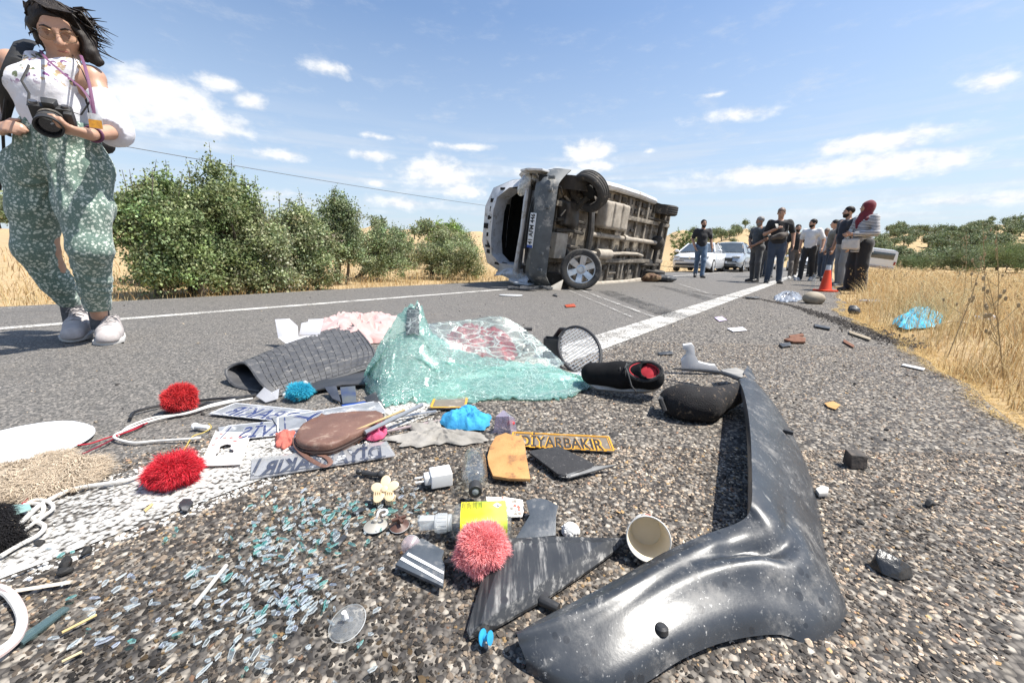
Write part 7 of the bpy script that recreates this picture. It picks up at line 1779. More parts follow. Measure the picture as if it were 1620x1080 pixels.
def suction(name, label, px, py, r, m, tilt=(0, 0), hook=None, lift=.0):
	c = G(px, py, GZ + lift); Mx = Matrix.Translation(c) @ Matrix.Rotation(tilt[0], 4, 'X') @ Matrix.Rotation(tilt[1], 4, 'Y'); T = thing('suction_cup', label, 'suction cup', c)
	mb = MB(); mb.lathe([(r, 0), (r * 1.0, .0018), (r * .72, .0048), (r * .40, .0075), (r * .26, .009), (r * .24, .014), (r * .15, .0155), (.0, .016)], 30, Mx, cap=False); part('cup', mb, m, T, world=True)
	mb = MB(); mb.lathe([(r * .9, .0005), (r * .6, .003), (.0, .005)], 24, Mx, cap=False); part('inner_dome', mb, m, T, world=True)
	mb = MB(); mb.lathe([(r * 1.0, .0), (r * 1.035, .001), (r * 1.0, .002)], 30, Mx, cap=False); part('lip', mb, FROST, T, world=True)
	if hook: hook(T, Mx)
	return T
def q_hook(T, Mx):
	mb = MB(); mb.tube([Mx @ Vector((0, 0, .012)), Mx @ Vector((.004, .0, .020))] + [Mx @ Vector((.012 + .0085 * math.cos(a), .006 + .0085 * math.sin(a), .024)) for a in [PI * 1.1 - i * PI * 1.55 / 9 for i in range(10)]], .0022, 7); part('hook', mb, WHP, T, world=True)
suction('suction_cup', 'clear suction cup disc lying by itself on the dark gravel', 550, 985, .0235, CLEARP, (R(14), R(-6)), lambda T, Mx: part('peg', MB().cyl(Mx @ Vector((0, 0, .012)), Mx @ Vector((0, .001, .022)), .004, .003, 10), WHP, T, world=True), .003)
suction('suction_cup', 'dusty clear suction cup with a white question-mark hook', 594, 832, .0205, mat('dusty_clear_cup', (.30, .28, .24), (.38, .36, .32), 20, .35), (0, 0), q_hook)
suction('suction_cup', 'brown suction cup with a broken brown hook beside the white hook', 632, 832, .0175, mat('brown_plastic', (.07, .035, .025), (.11, .055, .04), 30, .45), (R(6), 0), lambda T, Mx: [part('hook_arm', MB().box((0, 0, .017), (.026, .005, .005), Mx @ Matrix.Rotation(a, 4, 'Z')), mat('brown_hook', (.10, .05, .035), None, 30, .5), T, world=True, bevel=.001) for a in (.5, 2.3)])
suction('suction_cup', 'small pinkish clear suction cup propped beside the spray nozzle', 650, 862, .0155, glassy('pinkish_clear', (.94, .88, .89), .14, .08, .25, (.75, .66, .68)), (R(58), R(8)), None, .008)
def build_cup():
	T = thing('paper_cup', 'white paper cup with red and black print lying on its side', 'cup', G(1030, 872)); r0, r1, L = .0345, .0255, .062
	M = Matrix.Translation(G(1026, 852, .048)) @ Matrix.Rotation(R(-16), 4, 'Z') @ Matrix.Rotation(R(-112), 4, 'X') @ Matrix.Rotation(R(0), 4, 'Y')
	m, t, out = newmat('printed_paper'); v = t.new('ShaderNodeTexCoord').outputs['Object']; vo = t.voro(v, 130); n = t.noise(v, 22, 3).outputs[0]
	patt = t.math('MULTIPLY', t.mapr(vo.outputs['Distance'], .35, .25), t.mapr(n, .5, .56)); principled(t, out, t.mix(patt, (.70, .68, .64), (.35, .20, .17)), .6)
	mb = MB(); mb.lathe([(r0, 0), (r0 - .0012, L * .13), (r1, L), (r1 - .002, L), (r1 - .002, L - .004)], 40, M, cap=False); part('wall', mb, m, T, world=True)
	mb = MB(); mb.lathe([(r0 - .0006, .0), (r1 - .0008, L - .005), (.0, L - .005)], 40, M, cap=False); part('lining', mb, mat('cream_paper', (.86, .76, .58), (.80, .70, .52), 20, .7), T, world=True)
	mb = MB(); mb.lathe([(r0 + .0012 * math.cos(a), .0012 * math.sin(a)) for a in [2 * PI * i / 8 for i in range(9)]], 40, M, cap=False); part('rolled_rim', mb, mat('rim_paper', (.7, .68, .63), None, 20, .6), T, world=True)
	for i in range(26):                                         # printed ring
		a = 2 * PI * i / 26; q = Vector((.011 * math.cos(a), .011 * math.sin(a)))
		th = PI / 2 * 1 + 0; ang = -PI / 2 + q.x / .03; z = L * .52 + q.y; rr = r0 + (r1 - r0) * z / L + .0003
		mb = MB(); mb.box((0, 0, 0), (.0018, .0012, .0004), M @ Matrix.Translation((rr * math.cos(ang), rr * math.sin(ang), z)) @ Matrix.Rotation(ang, 4, 'Z') @ Matrix.Rotation(PI / 2, 4, 'Y')); part('print_dot', mb, INK, T, world=True)
	ang = -PI / 2; z = L * .52; rr = r0 + (r1 - r0) * z / L + .0003; mb = MB(); mb.box((0, 0, 0), (.005, .009, .0005), M @ Matrix.Translation((rr * math.cos(ang), rr * math.sin(ang), z)) @ Matrix.Rotation(ang, 4, 'Z') @ Matrix.Rotation(PI / 2, 4, 'Y')); part('print_mark', mb, mat('red_print', (.6, .09, .03), None, 20, .6), T, world=True)
build_cup()
def build_glass_bottle():
	M = frame((752, 800), (750, 748)); L = (G(750, 742) - G(752, 800)).length; T = thing('glass_bottle', 'small clear glass bottle with a black cap pointing at the spray bottle', 'bottle', G(751, 775))
	r = .0275; A = Matrix.Translation((0, 0, GZ + r)) @ M @ Matrix.Rotation(PI / 2, 4, 'Y'); k = L
	mb = MB(); mb.lathe([(.009, k * .10), (.010, k * .16), (r * .75, k * .22), (r, k * .32), (r, k * .86), (r * .9, k * .97), (r * .5, k * 1.0), (.0, k * .99)], 32, A, cap=False)
	part('bottle', mb, glassy('bottle_glass', (.96, .97, .97), .25, .03, .03, (.7, .73, .72)), T, world=True)
	mb = MB(); mb.lathe([(r * .72, k * .24), (r * .90, k * .34), (r * .90, k * .84), (r * .6, k * .95), (0, k * .95)], 24, A, cap=False); part('thick_base', mb, glassy('bottle_glass_inner', (.97, .98, .97), .3, .06, .03, (.7, .72, .7)), T, world=True)
	mb = MB(); mb.lathe([(.0125, k * .135), (.0135, k * .13), (.0135, -k * .02), (.0125, -k * .03), (.0075, -k * .03), (.0070, -k * .01)], 28, A, cap=False); part('cap', mb, BLACKPL, T, world=True)
	mb = MB(); mb.lathe([(.0075, -k * .022), (.006, -k * .028), (.0, -k * .030)], 20, A, cap=False); part('cap_button', mb, mat('grey_button', (.4, .42, .45), None, 30, .25), T, world=True)
build_glass_bottle()
def build_charger():
	M = Matrix.Translation((0, 0, GZ)) @ frame((664, 779), (716, 770)); M = M; T = thing('charger', 'white wall charger with two-pin plug beside the flower hair claw', 'charger', G(690, 772))
	L = .050; mb = MB(); mb.box((.047, .012, .0165), (.046, .040, .030), M); bd = part('body', mb, WHP, T, world=True, bevel=.003, seg=3)
	mb = MB(); mb.box((.018, .012, .0165), (.014, .026, .018), M); part('plug_block', mb, WHP, T, world=True, bevel=.003)
	for s in (-1, 1):
		mb = MB(); mb.cyl(M @ Vector((.012, .012 + s * .0085, .0165)), M @ Vector((-.008, .012 + s * .0085, .0165)), .0021, n=10); part('pin', mb, WHP, T, world=True)
	for i in range(3):
		mb = MB(); mb.box((.058, .020 - .003 * i, .0317), (.012 - .003 * i, .0016, .0003), M @ Matrix.Translation((.05, .01, 0)) @ Matrix.Rotation(.0, 4, 'Z') @ Matrix.Translation((-.05, -.01, 0))); part('print_line', mb, mat('pale_print', (.35, .35, .36), None, 20, .6), bd, world=True)
build_charger()
def build_flower():
	c = G(608, 784, .022); T = thing('hair_claw', 'cream flower-shaped hair claw standing beside the charger', 'hair clip', G(608, 784)); CR = mat('cream_plastic', (.70, .55, .35), (.64, .49, .30), 30, .35)
	M = Matrix.Translation(c + Vector((0, .004, .012))) @ Matrix.Rotation(R(38), 4, 'X') @ Matrix.Rotation(R(8), 4, 'Z')
	for i in range(5):
		a = 2 * PI * i / 5 + .3; mb = MB(); mb.ball((.0165, 0, 0), (.0125, .0098, .0016), 16, M @ Matrix.Rotation(a, 4, 'Z')); part('petal', mb, CR, T, world=True)
	mb = MB(); mb.lathe([(.0065, 0), (.0065, .0035), (.005, .0045), (.0, .0045)], 18, M); part('flower_centre', mb, CR, T, world=True)
	for s in (-1, 1):
		for k in range(4):
			x = s * .006 + (k - 1.5) * .0042 * s + s * .006; mb = MB(); mb.tube([c + Vector((x, -.003, .012)), c + Vector((x, -.010, -.004)), c + Vector((x, -.006, -.015))], .0016, 5); part('claw_tooth', mb, CR, T, world=True)
	mb = MB(); mb.tube([c + Vector((.016, .0, .004)), c + Vector((.024, -.004, .002)), c + Vector((.022, -.008, -.004)), c + Vector((.014, -.008, -.005))], .0017, 6); part('spring_ring', mb, CR, T, world=True)
build_flower()
def build_knob():
	mb = MB(); mb.ball(G(603, 750, .014), .009, 12).tube([G(601, 750, .012), G(590, 750, .010), G(574, 747, .012)], [.006, .005, .0065], 8).ball(G(568, 746, .012), (.008, .006, .006), 10); solo('ball_joint', mb, BLACKPL, 'black ball-jointed holder piece between name plate and flower claw', 'holder')
build_knob()
def build_sachet():
	T = thing('sachet', 'white paper sachet with red and grey print near the spray bottle', 'sachet', G(800, 805)); m, t, out = newmat('printed_sachet'); v = t.new('ShaderNodeTexCoord').outputs['Object']; vo = t.voro(v, 120, rnd=.5); n = t.noise(v, 40, 2).outputs[0]
	principled(t, out, t.mix(t.math('MULTIPLY', t.mapr(vo.outputs['Distance'], .50, .42), t.mapr(n, .48, .54)), (.72, .70, .65), t.ramp(t.voro(v, 34).outputs['Color'], [(0, (.22, .20, .17)), (.5, (.5, .10, .07)), (1, (.3, .28, .24))], 'CONSTANT')), .6)
	mb = MB(); mb.slab(gp([(769, 785, .022), (802, 786, .025), (827, 790, .022), (829, 806, .014), (826, 817, .010), (798, 817, .012), (772, 809, .014)]), .0015); part('wrapper', mb, m, T, world=True, bevel=.0004)
build_sachet()
def build_crochet():
	c = G(902, 846); T = thing('crochet_piece', 'small white crocheted scrap behind the black triangle', 'crochet', c); m = mat('white_yarn', (.66, .65, .62), (.55, .54, .51), 60, .9, .4, 200); random.seed(4)
	for i in range(46):
		a = random.uniform(0, 6.28); r = math.sqrt(random.random()) * .016; p = c + Vector((r * math.cos(a), r * math.sin(a) * .9, .008 + .014 * (1 - (r / .017) ** 2))); mb = MB(); mb.ball(p, (.0036, .0032, .003), 6); part('stitch', mb, m, T, world=True)
	part('backing', pillow(smooth_loop([c + Vector((.017 * math.cos(q), .015 * math.sin(q), 0)) for q in [2 * PI * i / 10 for i in range(10)]], 20), .017), m, T, world=True)
build_crochet()

# ---- soft things
def build_pouch():
	ol = smooth_loop(gp([(466, 696), (474, 678), (496, 664), (524, 655), (560, 652), (600, 651), (603, 664), (584, 680), (556, 696), (530, 712), (500, 712), (476, 708)]), 48); T = thing('leather_pouch', 'brown leather wrist pouch sprinkled with broken glass', 'pouch', sum(ol, Vector()) / len(ol))
	LE = mat('brown_leather', (.13, .068, .050), (.17, .092, .068), 14, .5, .35, 130, dirt=((.26, .18, .14), 24, .25)); tp = smooth_loop(gp([(467, 686), (477, 670), (500, 658), (532, 651), (570, 649), (602, 650), (604, 660), (576, 677), (545, 693), (520, 702), (490, 702), (472, 696)], .040), 48); rr_ = random.Random(4); mb = MB(); mb.slab([p + Vector((0, 0, rr_.uniform(-.0015, .0015))) for p in tp], .033); part('pouch', mb, LE, T, world=True, bevel=.009, seg=4, angle=70); ol = [Vector((p.x, p.y, 0)) + (p - sum(tp, Vector()) / len(tp)).normalized() * .001 for p in tp]
	mb = MB(); mb.tube([p + Vector((0, 0, .019)) for p in ol], .0026, 6, closed=True); part('zip', mb, mat('brown_zip', (.05, .03, .024), None, 60, .6), T, world=True)
	mb = MB(); mb.tube([p + Vector((0, 0, .026)) for p in ol], .0014, 5, closed=True); part('piping', mb, mat('dark_brown_leather', (.07, .035, .026), None, 30, .5), T, world=True)
	path = smooth_loop([G(466, 692, .030), G(468, 704, .020), G(480, 718, .013), G(497, 730, .011), G(514, 737, .011), G(523, 731, .012), G(515, 722, .013), G(496, 716, .014), G(478, 706, .022)], 40, False); mb = MB(); mb.tube(path, .0056, 8, flat=.25); part('wrist_strap', mb, LE, T, world=True)
	mb = MB(); mb.tube([G(470 + 5 * math.cos(a), 692 + 6 * math.sin(a), .022) for a in [2 * PI * i / 12 for i in range(12)]], .0016, 6, closed=True); part('ring', mb, CHROME, T, world=True)
build_pouch()
def cloth_heap(name, label, cat, pl, h, m, seed, amp=.012, freq=11, vox=.004):
	ol = [G(*p) for p in pl]; c = sum(ol, Vector()) / len(ol); xs = [p.x for p in ol]; ys = [p.y for p in ol]
	s = SDF((min(xs) - .04, min(ys) - .04, -.01), (max(xs) + .04, max(ys) + .04, h + .05), vox); n = len(ol); r0 = random.Random(seed)
	rr = h * .36
	for i in range(n):
		a, b = ol[i], ol[(i + 1) % n]; a2 = a.lerp(c, .2); b2 = b.lerp(c, .2); s.cap((a2.x, a2.y, rr * .7), (b2.x, b2.y, rr * .7), rr * .7, rr * .7, h * .3)
		for f in (.35, .65): q = a.lerp(c, f); s.cap((q.x, q.y, rr), (c.x, c.y, h * .6), rr * r0.uniform(.7, 1.1), h * .38, h * .35)
	s.bumpy(amp * .6, freq, seed, 2, (1, 1, .5)); s.ridge(amp, freq * 1.3, seed + 1, 2, (1, 1, .4)); s.plane((0, 0, .002), (0, 0, -1)); c.z = 0
	return tag(link(name, s.mesh(name, c), m, None, c), label, cat)
crumple('face_mask', 'bunched bright blue cloth with stitched edge', 'cloth', [(698, 668), (715, 660), (745, 656), (772, 660), (775, 672), (765, 682), (735, 684), (708, 680)], .045, mat('blue_towelling', (.03, .25, .50), (.05, .34, .60), 30, .9, .8, 140), 3, 24)
crumple('grey_rag', 'crumpled grey felt rag in front of the blue cloth', 'cloth', [(622, 700), (645, 680), (668, 665), (690, 670), (712, 688), (745, 690), (775, 692), (770, 702), (735, 700), (710, 706), (680, 706), (650, 704)], .020, mat('grey_felt', (.33, .31, .28), (.24, .225, .20), 12, .95, .6, 90), 5, 34, .45)
cloth_heap('sponge_piece', 'coral-pink sponge piece beside the pouch strap ring', 'sponge', [(436, 690), (450, 684), (466, 688), (464, 706), (450, 714), (438, 712)], .024, mat('coral_sponge', (.52, .15, .11), (.40, .10, .08), 60, .95, .9, 220), 7, .003, 30, .003)
crumple('rolled_cloth', 'bunch of magenta-pink fabric by the metal tube', 'cloth', [(572, 690), (586, 680), (604, 676), (612, 684), (606, 696), (588, 700), (576, 698)], .032, mat('magenta_cloth', (.42, .05, .12), (.52, .09, .18), 40, .9, .7, 120), 9, 40)
cloth_heap('sponge_piece', 'orange foam crumbs between pouch and clear name plate', 'sponge', [(543, 702), (560, 692), (574, 690), (570, 702), (555, 708)], .014, mat('orange_foam', (.55, .22, .11), (.45, .16, .08), 60, .95, .9, 220), 11, .003, 30, .003)
crumple('pink_blanket', 'pale pink cloth heaped behind the rubber mat', 'cloth', [(500, 524), (520, 510), (560, 508), (610, 508), (640, 512), (632, 530), (600, 545), (560, 548), (515, 540)], .11, mat('pale_pink_cloth', (.55, .36, .34), (.47, .29, .27), 8, .9, .4, 40, sheen=.3), 13, 9)
crumple('red_cushion', 'red and crimson cushion seen through the cracked glass', 'cushion', [(695, 562), (715, 545), (760, 540), (805, 548), (815, 566), (790, 580), (740, 582), (705, 576)], .15, mat('crimson_floral', (.36, .012, .025), (.10, .02, .03), 26, .85, .4, 60), 15, 8)
def build_headrest():
	c = G(1095, 655); c2 = G(1150, 658)
	s = SDF((c.x - .16, c.y - .12, -.01), (c2.x + .12, c2.y + .16, .16), .005); s.chain([G(1062, 655) + Vector((0, 0, .045)), G(1085, 660) + Vector((0, 0, .05)), G(1110, 662) + Vector((0, 0, .048)), G(1165, 648) + Vector((0, .02, .05))], [.040, .052, .050, .036], .03).ell(G(1080, 660) + Vector((0, 0, .05)), (.055, .05, .048), .03).bumpy(.003, 10, 3).plane((0, 0, .003), (0, 0, -1))
	T = thing('headrest', 'black towelling-covered headrest tucked beside the torn trim', 'headrest', c); part('pad', s.mesh('pad', T.location), mat('black_towelling', (.007, .0065, .007), (.014, .012, .013), 60, .95, .9, 260, dirt=((.16, .12, .08), 60, .25)), T)
	mb = MB(); mb.tube([G(1050, 618, .06), G(1045, 632, .06), G(1052, 650, .03)], .008, 6, flat=.5); part('strap_tab', mb, BLK, T, world=True)
build_headrest()
def build_shoe():
	T = thing('sports_shoe', 'black sports shoe with red lining lying on its side', 'shoe', G(990, 612)); up = Vector((.05, -.80, .60)).normalized(); heel = G(1046, 606, .052); toe = G(936, 596, .046); f = (toe - heel).normalized(); toe = heel + f * .285; up = (up - f * up.dot(f)).normalized(); r = f.cross(up); L = .285
	P = lambda x, y, z: heel + f * (y * L) + r * x + up * z
	sneaker(T, heel, toe, mat('black_mesh_fabric', (.007, .007, .008), (.014, .014, .015), 40, .9, .6, 300, spec=.15), mat('dirty_white_sole', (.5, .48, .46), None, 20, .7), .052, .088, up, 'upper')
	mb = MB(); mb.ball((0, 0, 0), (.030, .050, .007), 18, Matrix.Translation(P(0, .22, .094)) @ Matrix((r, f, up)).transposed().to_4x4()); part('lining', mb, mat('red_lining', (.42, .018, .03), (.28, .01, .02), 30, .9), T, world=True)
	mb = MB(); mb.tube([P(.036 * math.cos(a), .22 + .062 / L * math.sin(a) * .95, .100 + .012 * math.sin(a) ** 2 * (math.sin(a) < 0)) for a in [2 * PI * i / 24 for i in range(24)]], .0065, 7, closed=True); part('collar', mb, BLK, T, world=True)
	mb = MB(); mb.tube([P(.036 * math.cos(a) * .8, .22 + .062 / L * math.sin(a) * .8, .102) for a in [2 * PI * i / 24 for i in range(24)]], .003, 6, closed=True); part('red_trim', mb, mat('red_trim', (.5, .03, .04), None, 20, .6), T, world=True)
	for i in range(5):
		y = .43 + .06 * i; z = .112 - .010 * i; mb = MB(); mb.tube([P(-.026, y, z - .016), P(0, y + .02, z), P(.026, y, z - .016)], .0034, 6, flat=.6); part('lace', mb, mat('charcoal_lace', (.05, .05, .052), None, 40, .8), T, world=True)
	mb = MB(); mb.tube([P(0, .44, .115), P(-.03, .40, .12), P(-.06, .36, .10), P(-.075, .30, .085)], .0028, 5); part('loose_lace', mb, mat('charcoal_lace', (.05, .05, .052)), T, world=True)
build_shoe()

# ---- rubber mat, cartons, glass
def build_mat():
	lf = [(434, 627, .006), (412, 604, .050), (388, 574, .074), (358, 586, .046), (372, 610, .006), (412, 619, .005)]; md = [(515, 603, .016), (498, 574, .054), (472, 541, .070), (455, 545, .035), (470, 565, .006), (495, 585, .005)]; rt = [(588, 580, .030), (590, 552, .056), (556, 512, .066), (548, 516, .035), (560, 540, .006), (575, 560, .006)]
	rows = [smooth_loop([G(*q) for q in r], 20, False) for r in (lf, md, rt)]; k = len(rows[0]); cols = [smooth_loop([rows[i][j] for i in range(3)], 36, False) for j in range(k)]; nu = len(cols[0])
	fn = lambda u, v: cols[int(round(v * (k - 1)))][int(round(u * (nu - 1)))]
	T = thing('rubber_mat', 'curled black rubber car mat with a lozenge pattern', 'car mat', G(470, 600)); mb = MB(); mb.grid(fn, nu, k, .005)
	RB = mat('mat_rubber', (.055, .055, .058), (.085, .085, .087), 14, .6, .15, 120, dirt=((.2, .19, .18), 30, .35)); part('sheet', mb, RB, T, world=True, angle=60)
	mb = MB(); mb.tube([c_[0] for c_ in [[p] for p in cols[0]]], .006, 6); part('raised_edge', mb, RB, T, world=True)
	mb = MB(); mb.tube(cols[-1], .006, 6); part('raised_edge', mb, RB, T, world=True); mb = MB(); mb.tube([c_[-1] for c_ in cols], .006, 6); part('raised_edge', mb, RB, T, world=True); mb = MB(); mb.tube([c_[0] for c_ in cols], .006, 6); part('raised_edge', mb, RB, T, world=True)
	# raised lozenge tiles pressed into the top
	i0 = 3; P_ = lambda u, v: (cols[min(int(v), k - 2)][min(int(u), nu - 2)] * (1 - (u % 1)) * (1 - (v % 1)) + cols[min(int(v), k - 2)][min(int(u) + 1, nu - 1)] * (u % 1) * (1 - (v % 1)) + cols[min(int(v) + 1, k - 1)][min(int(u), nu - 2)] * (1 - (u % 1)) * (v % 1) + cols[min(int(v) + 1, k - 1)][min(int(u) + 1, nu - 1)] * (u % 1) * (v % 1))
	nu_t, nv_t = 17, 10; us = nu - 1 - i0 - .6; vsn = (k - 1) * .44
	for a in range(nu_t):
		for b in range(nv_t):
			q = []
			for da, db in ((.08, .08), (.92, .08), (.92, .92), (.08, .92)):
				fa = (a + da) / nu_t; fb = (b + db) / nv_t; v_ = .4 + vsn * fb; u_ = i0 + us * min(1, max(0, fa + .10 * (fb - .5))); q.append(P_(u_, v_))
			nn = (q[1] - q[0]).cross(q[3] - q[0]); nn = nn.normalized() if nn.length else Vector((0, 0, 1)); nn = nn if nn.z > 0 else -nn
			mb = MB(); mb.add([p + nn * .0002 for p in q] + [p.lerp(sum(q, Vector()) / 4, .12) + nn * .0032 for p in q], [(0, 1, 5, 4), (1, 2, 6, 5), (2, 3, 7, 6), (3, 0, 4, 7), (4, 5, 6, 7)]); part('lozenge', mb, RB, T, world=True, smooth=False)
build_mat()
flat('folded_mat', 'second black rubber mat lying flat under the curled one', 'car mat', [(455, 622), (520, 596), (580, 580), (592, 590), (590, 606), (540, 608), (500, 616), (470, 630)], .008, mat('black_rubber', (.025, .026, .028), (.045, .046, .05), 14, .45, .2, 80), z=.022, bevel=.003)
def carton(label, pl, m, seed):
	mb = MB();
	for q in pl: mb.add([D(*p) for p in q] + [D(p[0], p[1], p[2] + .006) for p in q], [tuple(range(len(q))), tuple(range(2 * len(q) - 1, len(q) - 1, -1))] + [(i, len(q) + i, len(q) + (i + 1) % len(q), (i + 1) % len(q)) for i in range(len(q))])
	z = min(p[2] for p in mb.v); mb.v = [(x, y, zz - z + .004) if z < .004 else (x, y, zz) for x, y, zz in mb.v]; solo('carton', mb, m, label, 'carton', bevel=.0008)
CARD = mat('white_card', (.68, .67, .70), (.62, .61, .64), 12, .8)
carton('torn white carton with a raised pointed flap behind the mat', [[(435, 505, 2.100), (458, 504, 2.100), (471, 516, 2.080), (472, 532, 2.050), (440, 534, 2.050)], [(440, 534, 2.045), (472, 532, 2.045), (505, 530, 2.060), (512, 538, 1.990), (456, 546, 1.970)]], CARD, 1)
carton('white carton lid with two flaps beside the pink cloth', [[(473, 530, 2.090), (477, 511, 2.130), (487, 509, 2.130), (488, 505, 2.140), (512, 504, 2.130), (506, 530, 2.090)]], CARD, 2)

def glass_mat(name, tint, body, op, scale, cz=1.0):
	m, t, out = newmat(name); v = t.new('ShaderNodeTexCoord').outputs['Object']; n = t.noise(v, 9, 3).outputs['Color']; vd = t.vmath('ADD', v, t.vmath('SCALE', n, .06))
	e1 = t.voro(t.mapping(vd, scale=(.45, 1, 1.9), rot=(0, .25, 0)), scale, 'DISTANCE_TO_EDGE'); e2 = t.voro(vd, scale * 3.1, 'DISTANCE_TO_EDGE')
	cr = t.math('MAXIMUM', t.mapr(e1.outputs['Distance'], .05, .008, 0, .8), t.mapr(e2.outputs['Distance'], .06, .01, 0, .3)); patch = t.noise(v, 7, 5, .65).outputs[0]; crush = t.mapr(patch, .46, .66, .1 * cz, .9 * cz); fine = t.mapr(t.noise(v, 190, 3, .7).outputs[0], .52, .62); crush = t.math('MULTIPLY', crush, fine)
	w = t.math('MAXIMUM', cr, crush)
	tr = t.new('ShaderNodeBsdfTransparent'); t.put(tr.inputs[0], tint); df = t.new('ShaderNodeBsdfDiffuse'); t.put(df.inputs[0], t.mix(w, t.mix(t.ramp(patch, [(.35, 0), (.65, 1)]), body, tuple(q * .72 for q in body)), (.78, .86, .84)))
	tl = t.new('ShaderNodeBsdfTranslucent'); t.put(tl.inputs[0], t.mix(w, body, (.7, .82, .78))); dd = t.new('ShaderNodeMixShader'); dd.inputs[0].default_value = .4; t.l.new(df.outputs[0], dd.inputs[1]); t.l.new(tl.outputs[0], dd.inputs[2])
	gl = t.new('ShaderNodeBsdfGlossy'); gl.inputs['Roughness'].default_value = .12; bp = t.bump(t.math('ADD', t.math('MULTIPLY', w, .6), t.math('MULTIPLY', patch, 2.0)), .5, .006); t.put(gl.inputs['Normal'], bp); t.put(df.inputs['Normal'], bp)
	m1 = t.new('ShaderNodeMixShader'); t.put(m1.inputs[0], t.math('MAXIMUM', t.math('MULTIPLY', w, .95), op)); t.l.new(tr.outputs[0], m1.inputs[1]); t.l.new(dd.outputs[0], m1.inputs[2])
	lw = t.new('ShaderNodeLayerWeight'); lw.inputs[0].default_value = .5; m2 = t.new('ShaderNodeMixShader'); t.put(m2.inputs[0], t.math('ADD', t.math('MULTIPLY', t.math('POWER', lw.outputs['Facing'], 3.0), .6), .08)); t.l.new(m1.outputs[0], m2.inputs[1]); t.l.new(gl.outputs[0], m2.inputs[2]); t.l.new(m2.outputs[0], out.inputs[0]); return m
def build_windscreen():
	T = thing('broken_windscreen', 'crumpled sheet of cracked green windscreen glass', 'windscreen', G(750, 610))
	b = [(574, 606), (590, 632), (606, 641), (660, 636), (720, 635), (790, 631), (860, 631), (905, 626), (936, 610)]                     # lower edge, on the ground
	top = [(578, 590, 1.40), (600, 545, 1.46), (625, 505, 1.52), (660, 477, 1.55), (686, 528, 1.52), (740, 556, 1.55), (805, 570, 1.56), (870, 578, 1.58), (934, 600, 1.50)]
	B = smooth_loop([G(*p, .008) for p in b], 72, False); Tp = smooth_loop([D(*p) for p in top], 72, False); n = len(B); r0 = random.Random(5); jg = [r0.uniform(-1, 1) ** 3 * 1.6 for _ in range(n)]
	wv = [[r0.uniform(-1, 1) for _ in range(14)] for _ in range(n)]
	def fn(u, v):
		i = int(round(u * (n - 1))); p, q = B[i], Tp[i]; ve = v + jg[i] * .035 * ((v > .9) - (v < .1)); r = p.lerp(q, ve); k = math.sin(PI * v)
		fold = math.sin(u * 21 + v * 4) * .007 + math.sin(u * 9 - v * 9) * .010 + (abs(math.sin(v * 11 + u * 5 + math.sin(u * 12) * .7)) - .6) * .020 + (abs(math.sin(v * 23 - u * 7)) - .6) * .007
		return (r.x, r.y + (fold + .012 * k) * k * 1.2, max(.006, r.z + fold * k * .8 + wv[i][int(v * 13)] * .0045 * k))
	mb = MB(); mb.grid(fn, n, 26, .004); part('green_sheet', mb, glass_mat('cracked_green_glass', (.70, .93, .88), (.40, .70, .63), .28, 52), T, world=True, angle=14)
	# clearer sheet behind the fold, standing up
	low = [(672, 520, 1.56), (700, 545, 1.60), (740, 558, 1.62), (800, 568, 1.63), (850, 574, 1.62), (885, 580, 1.6)]; up = [(676, 512, 1.66), (700, 509, 1.72), (745, 505, 1.76), (790, 500, 1.78), (830, 520, 1.76), (893, 574, 1.66)]
	A = smooth_loop([D(*p) for p in low], 30, False); C = smooth_loop([D(*p) for p in up], 30, False); m_ = len(A)
	mb = MB(); mb.grid(lambda u, v: (lambda r, f: (r.x, r.y + f, r.z + f * .3))(A[int(round(u * (m_ - 1)))].lerp(C[int(round(u * (m_ - 1)))], v), .012 * math.sin(u * 13 + v * 5) * math.sin(PI * v)), m_, 14, .004); part('clear_sheet', mb, glass_mat('cracked_clear_glass', (.90, .95, .93), (.45, .60, .56), .04, 22, .25), T, world=True, angle=40)
	mb = MB(); rr = [G(835 + 50 * math.cos(a) * 1.9, 608 + 19 * math.sin(a), .012 + .003 * math.sin(3 * a)) for a in [2 * PI * i / 22 for i in range(22)]]; mb.slab(rr, .004); part('pale_fold', mb, glass_mat('cracked_pale_glass', (.75, .9, .86), (.48, .68, .63), .65, 30), T, world=True)
	# dark frit band at the peak
	mb = MB(); mb.grid(lambda u, v: tuple(Vector(fn((2.55 + .55 * u) / 8, .95 - .30 * v)) + Vector((0, -.006, .002))), 6, 6, .002); part('frit_band', mb, glass_mat('frit_glass', (.2, .3, .3), (.06, .10, .11), .75, 30), T, world=True)
build_windscreen()

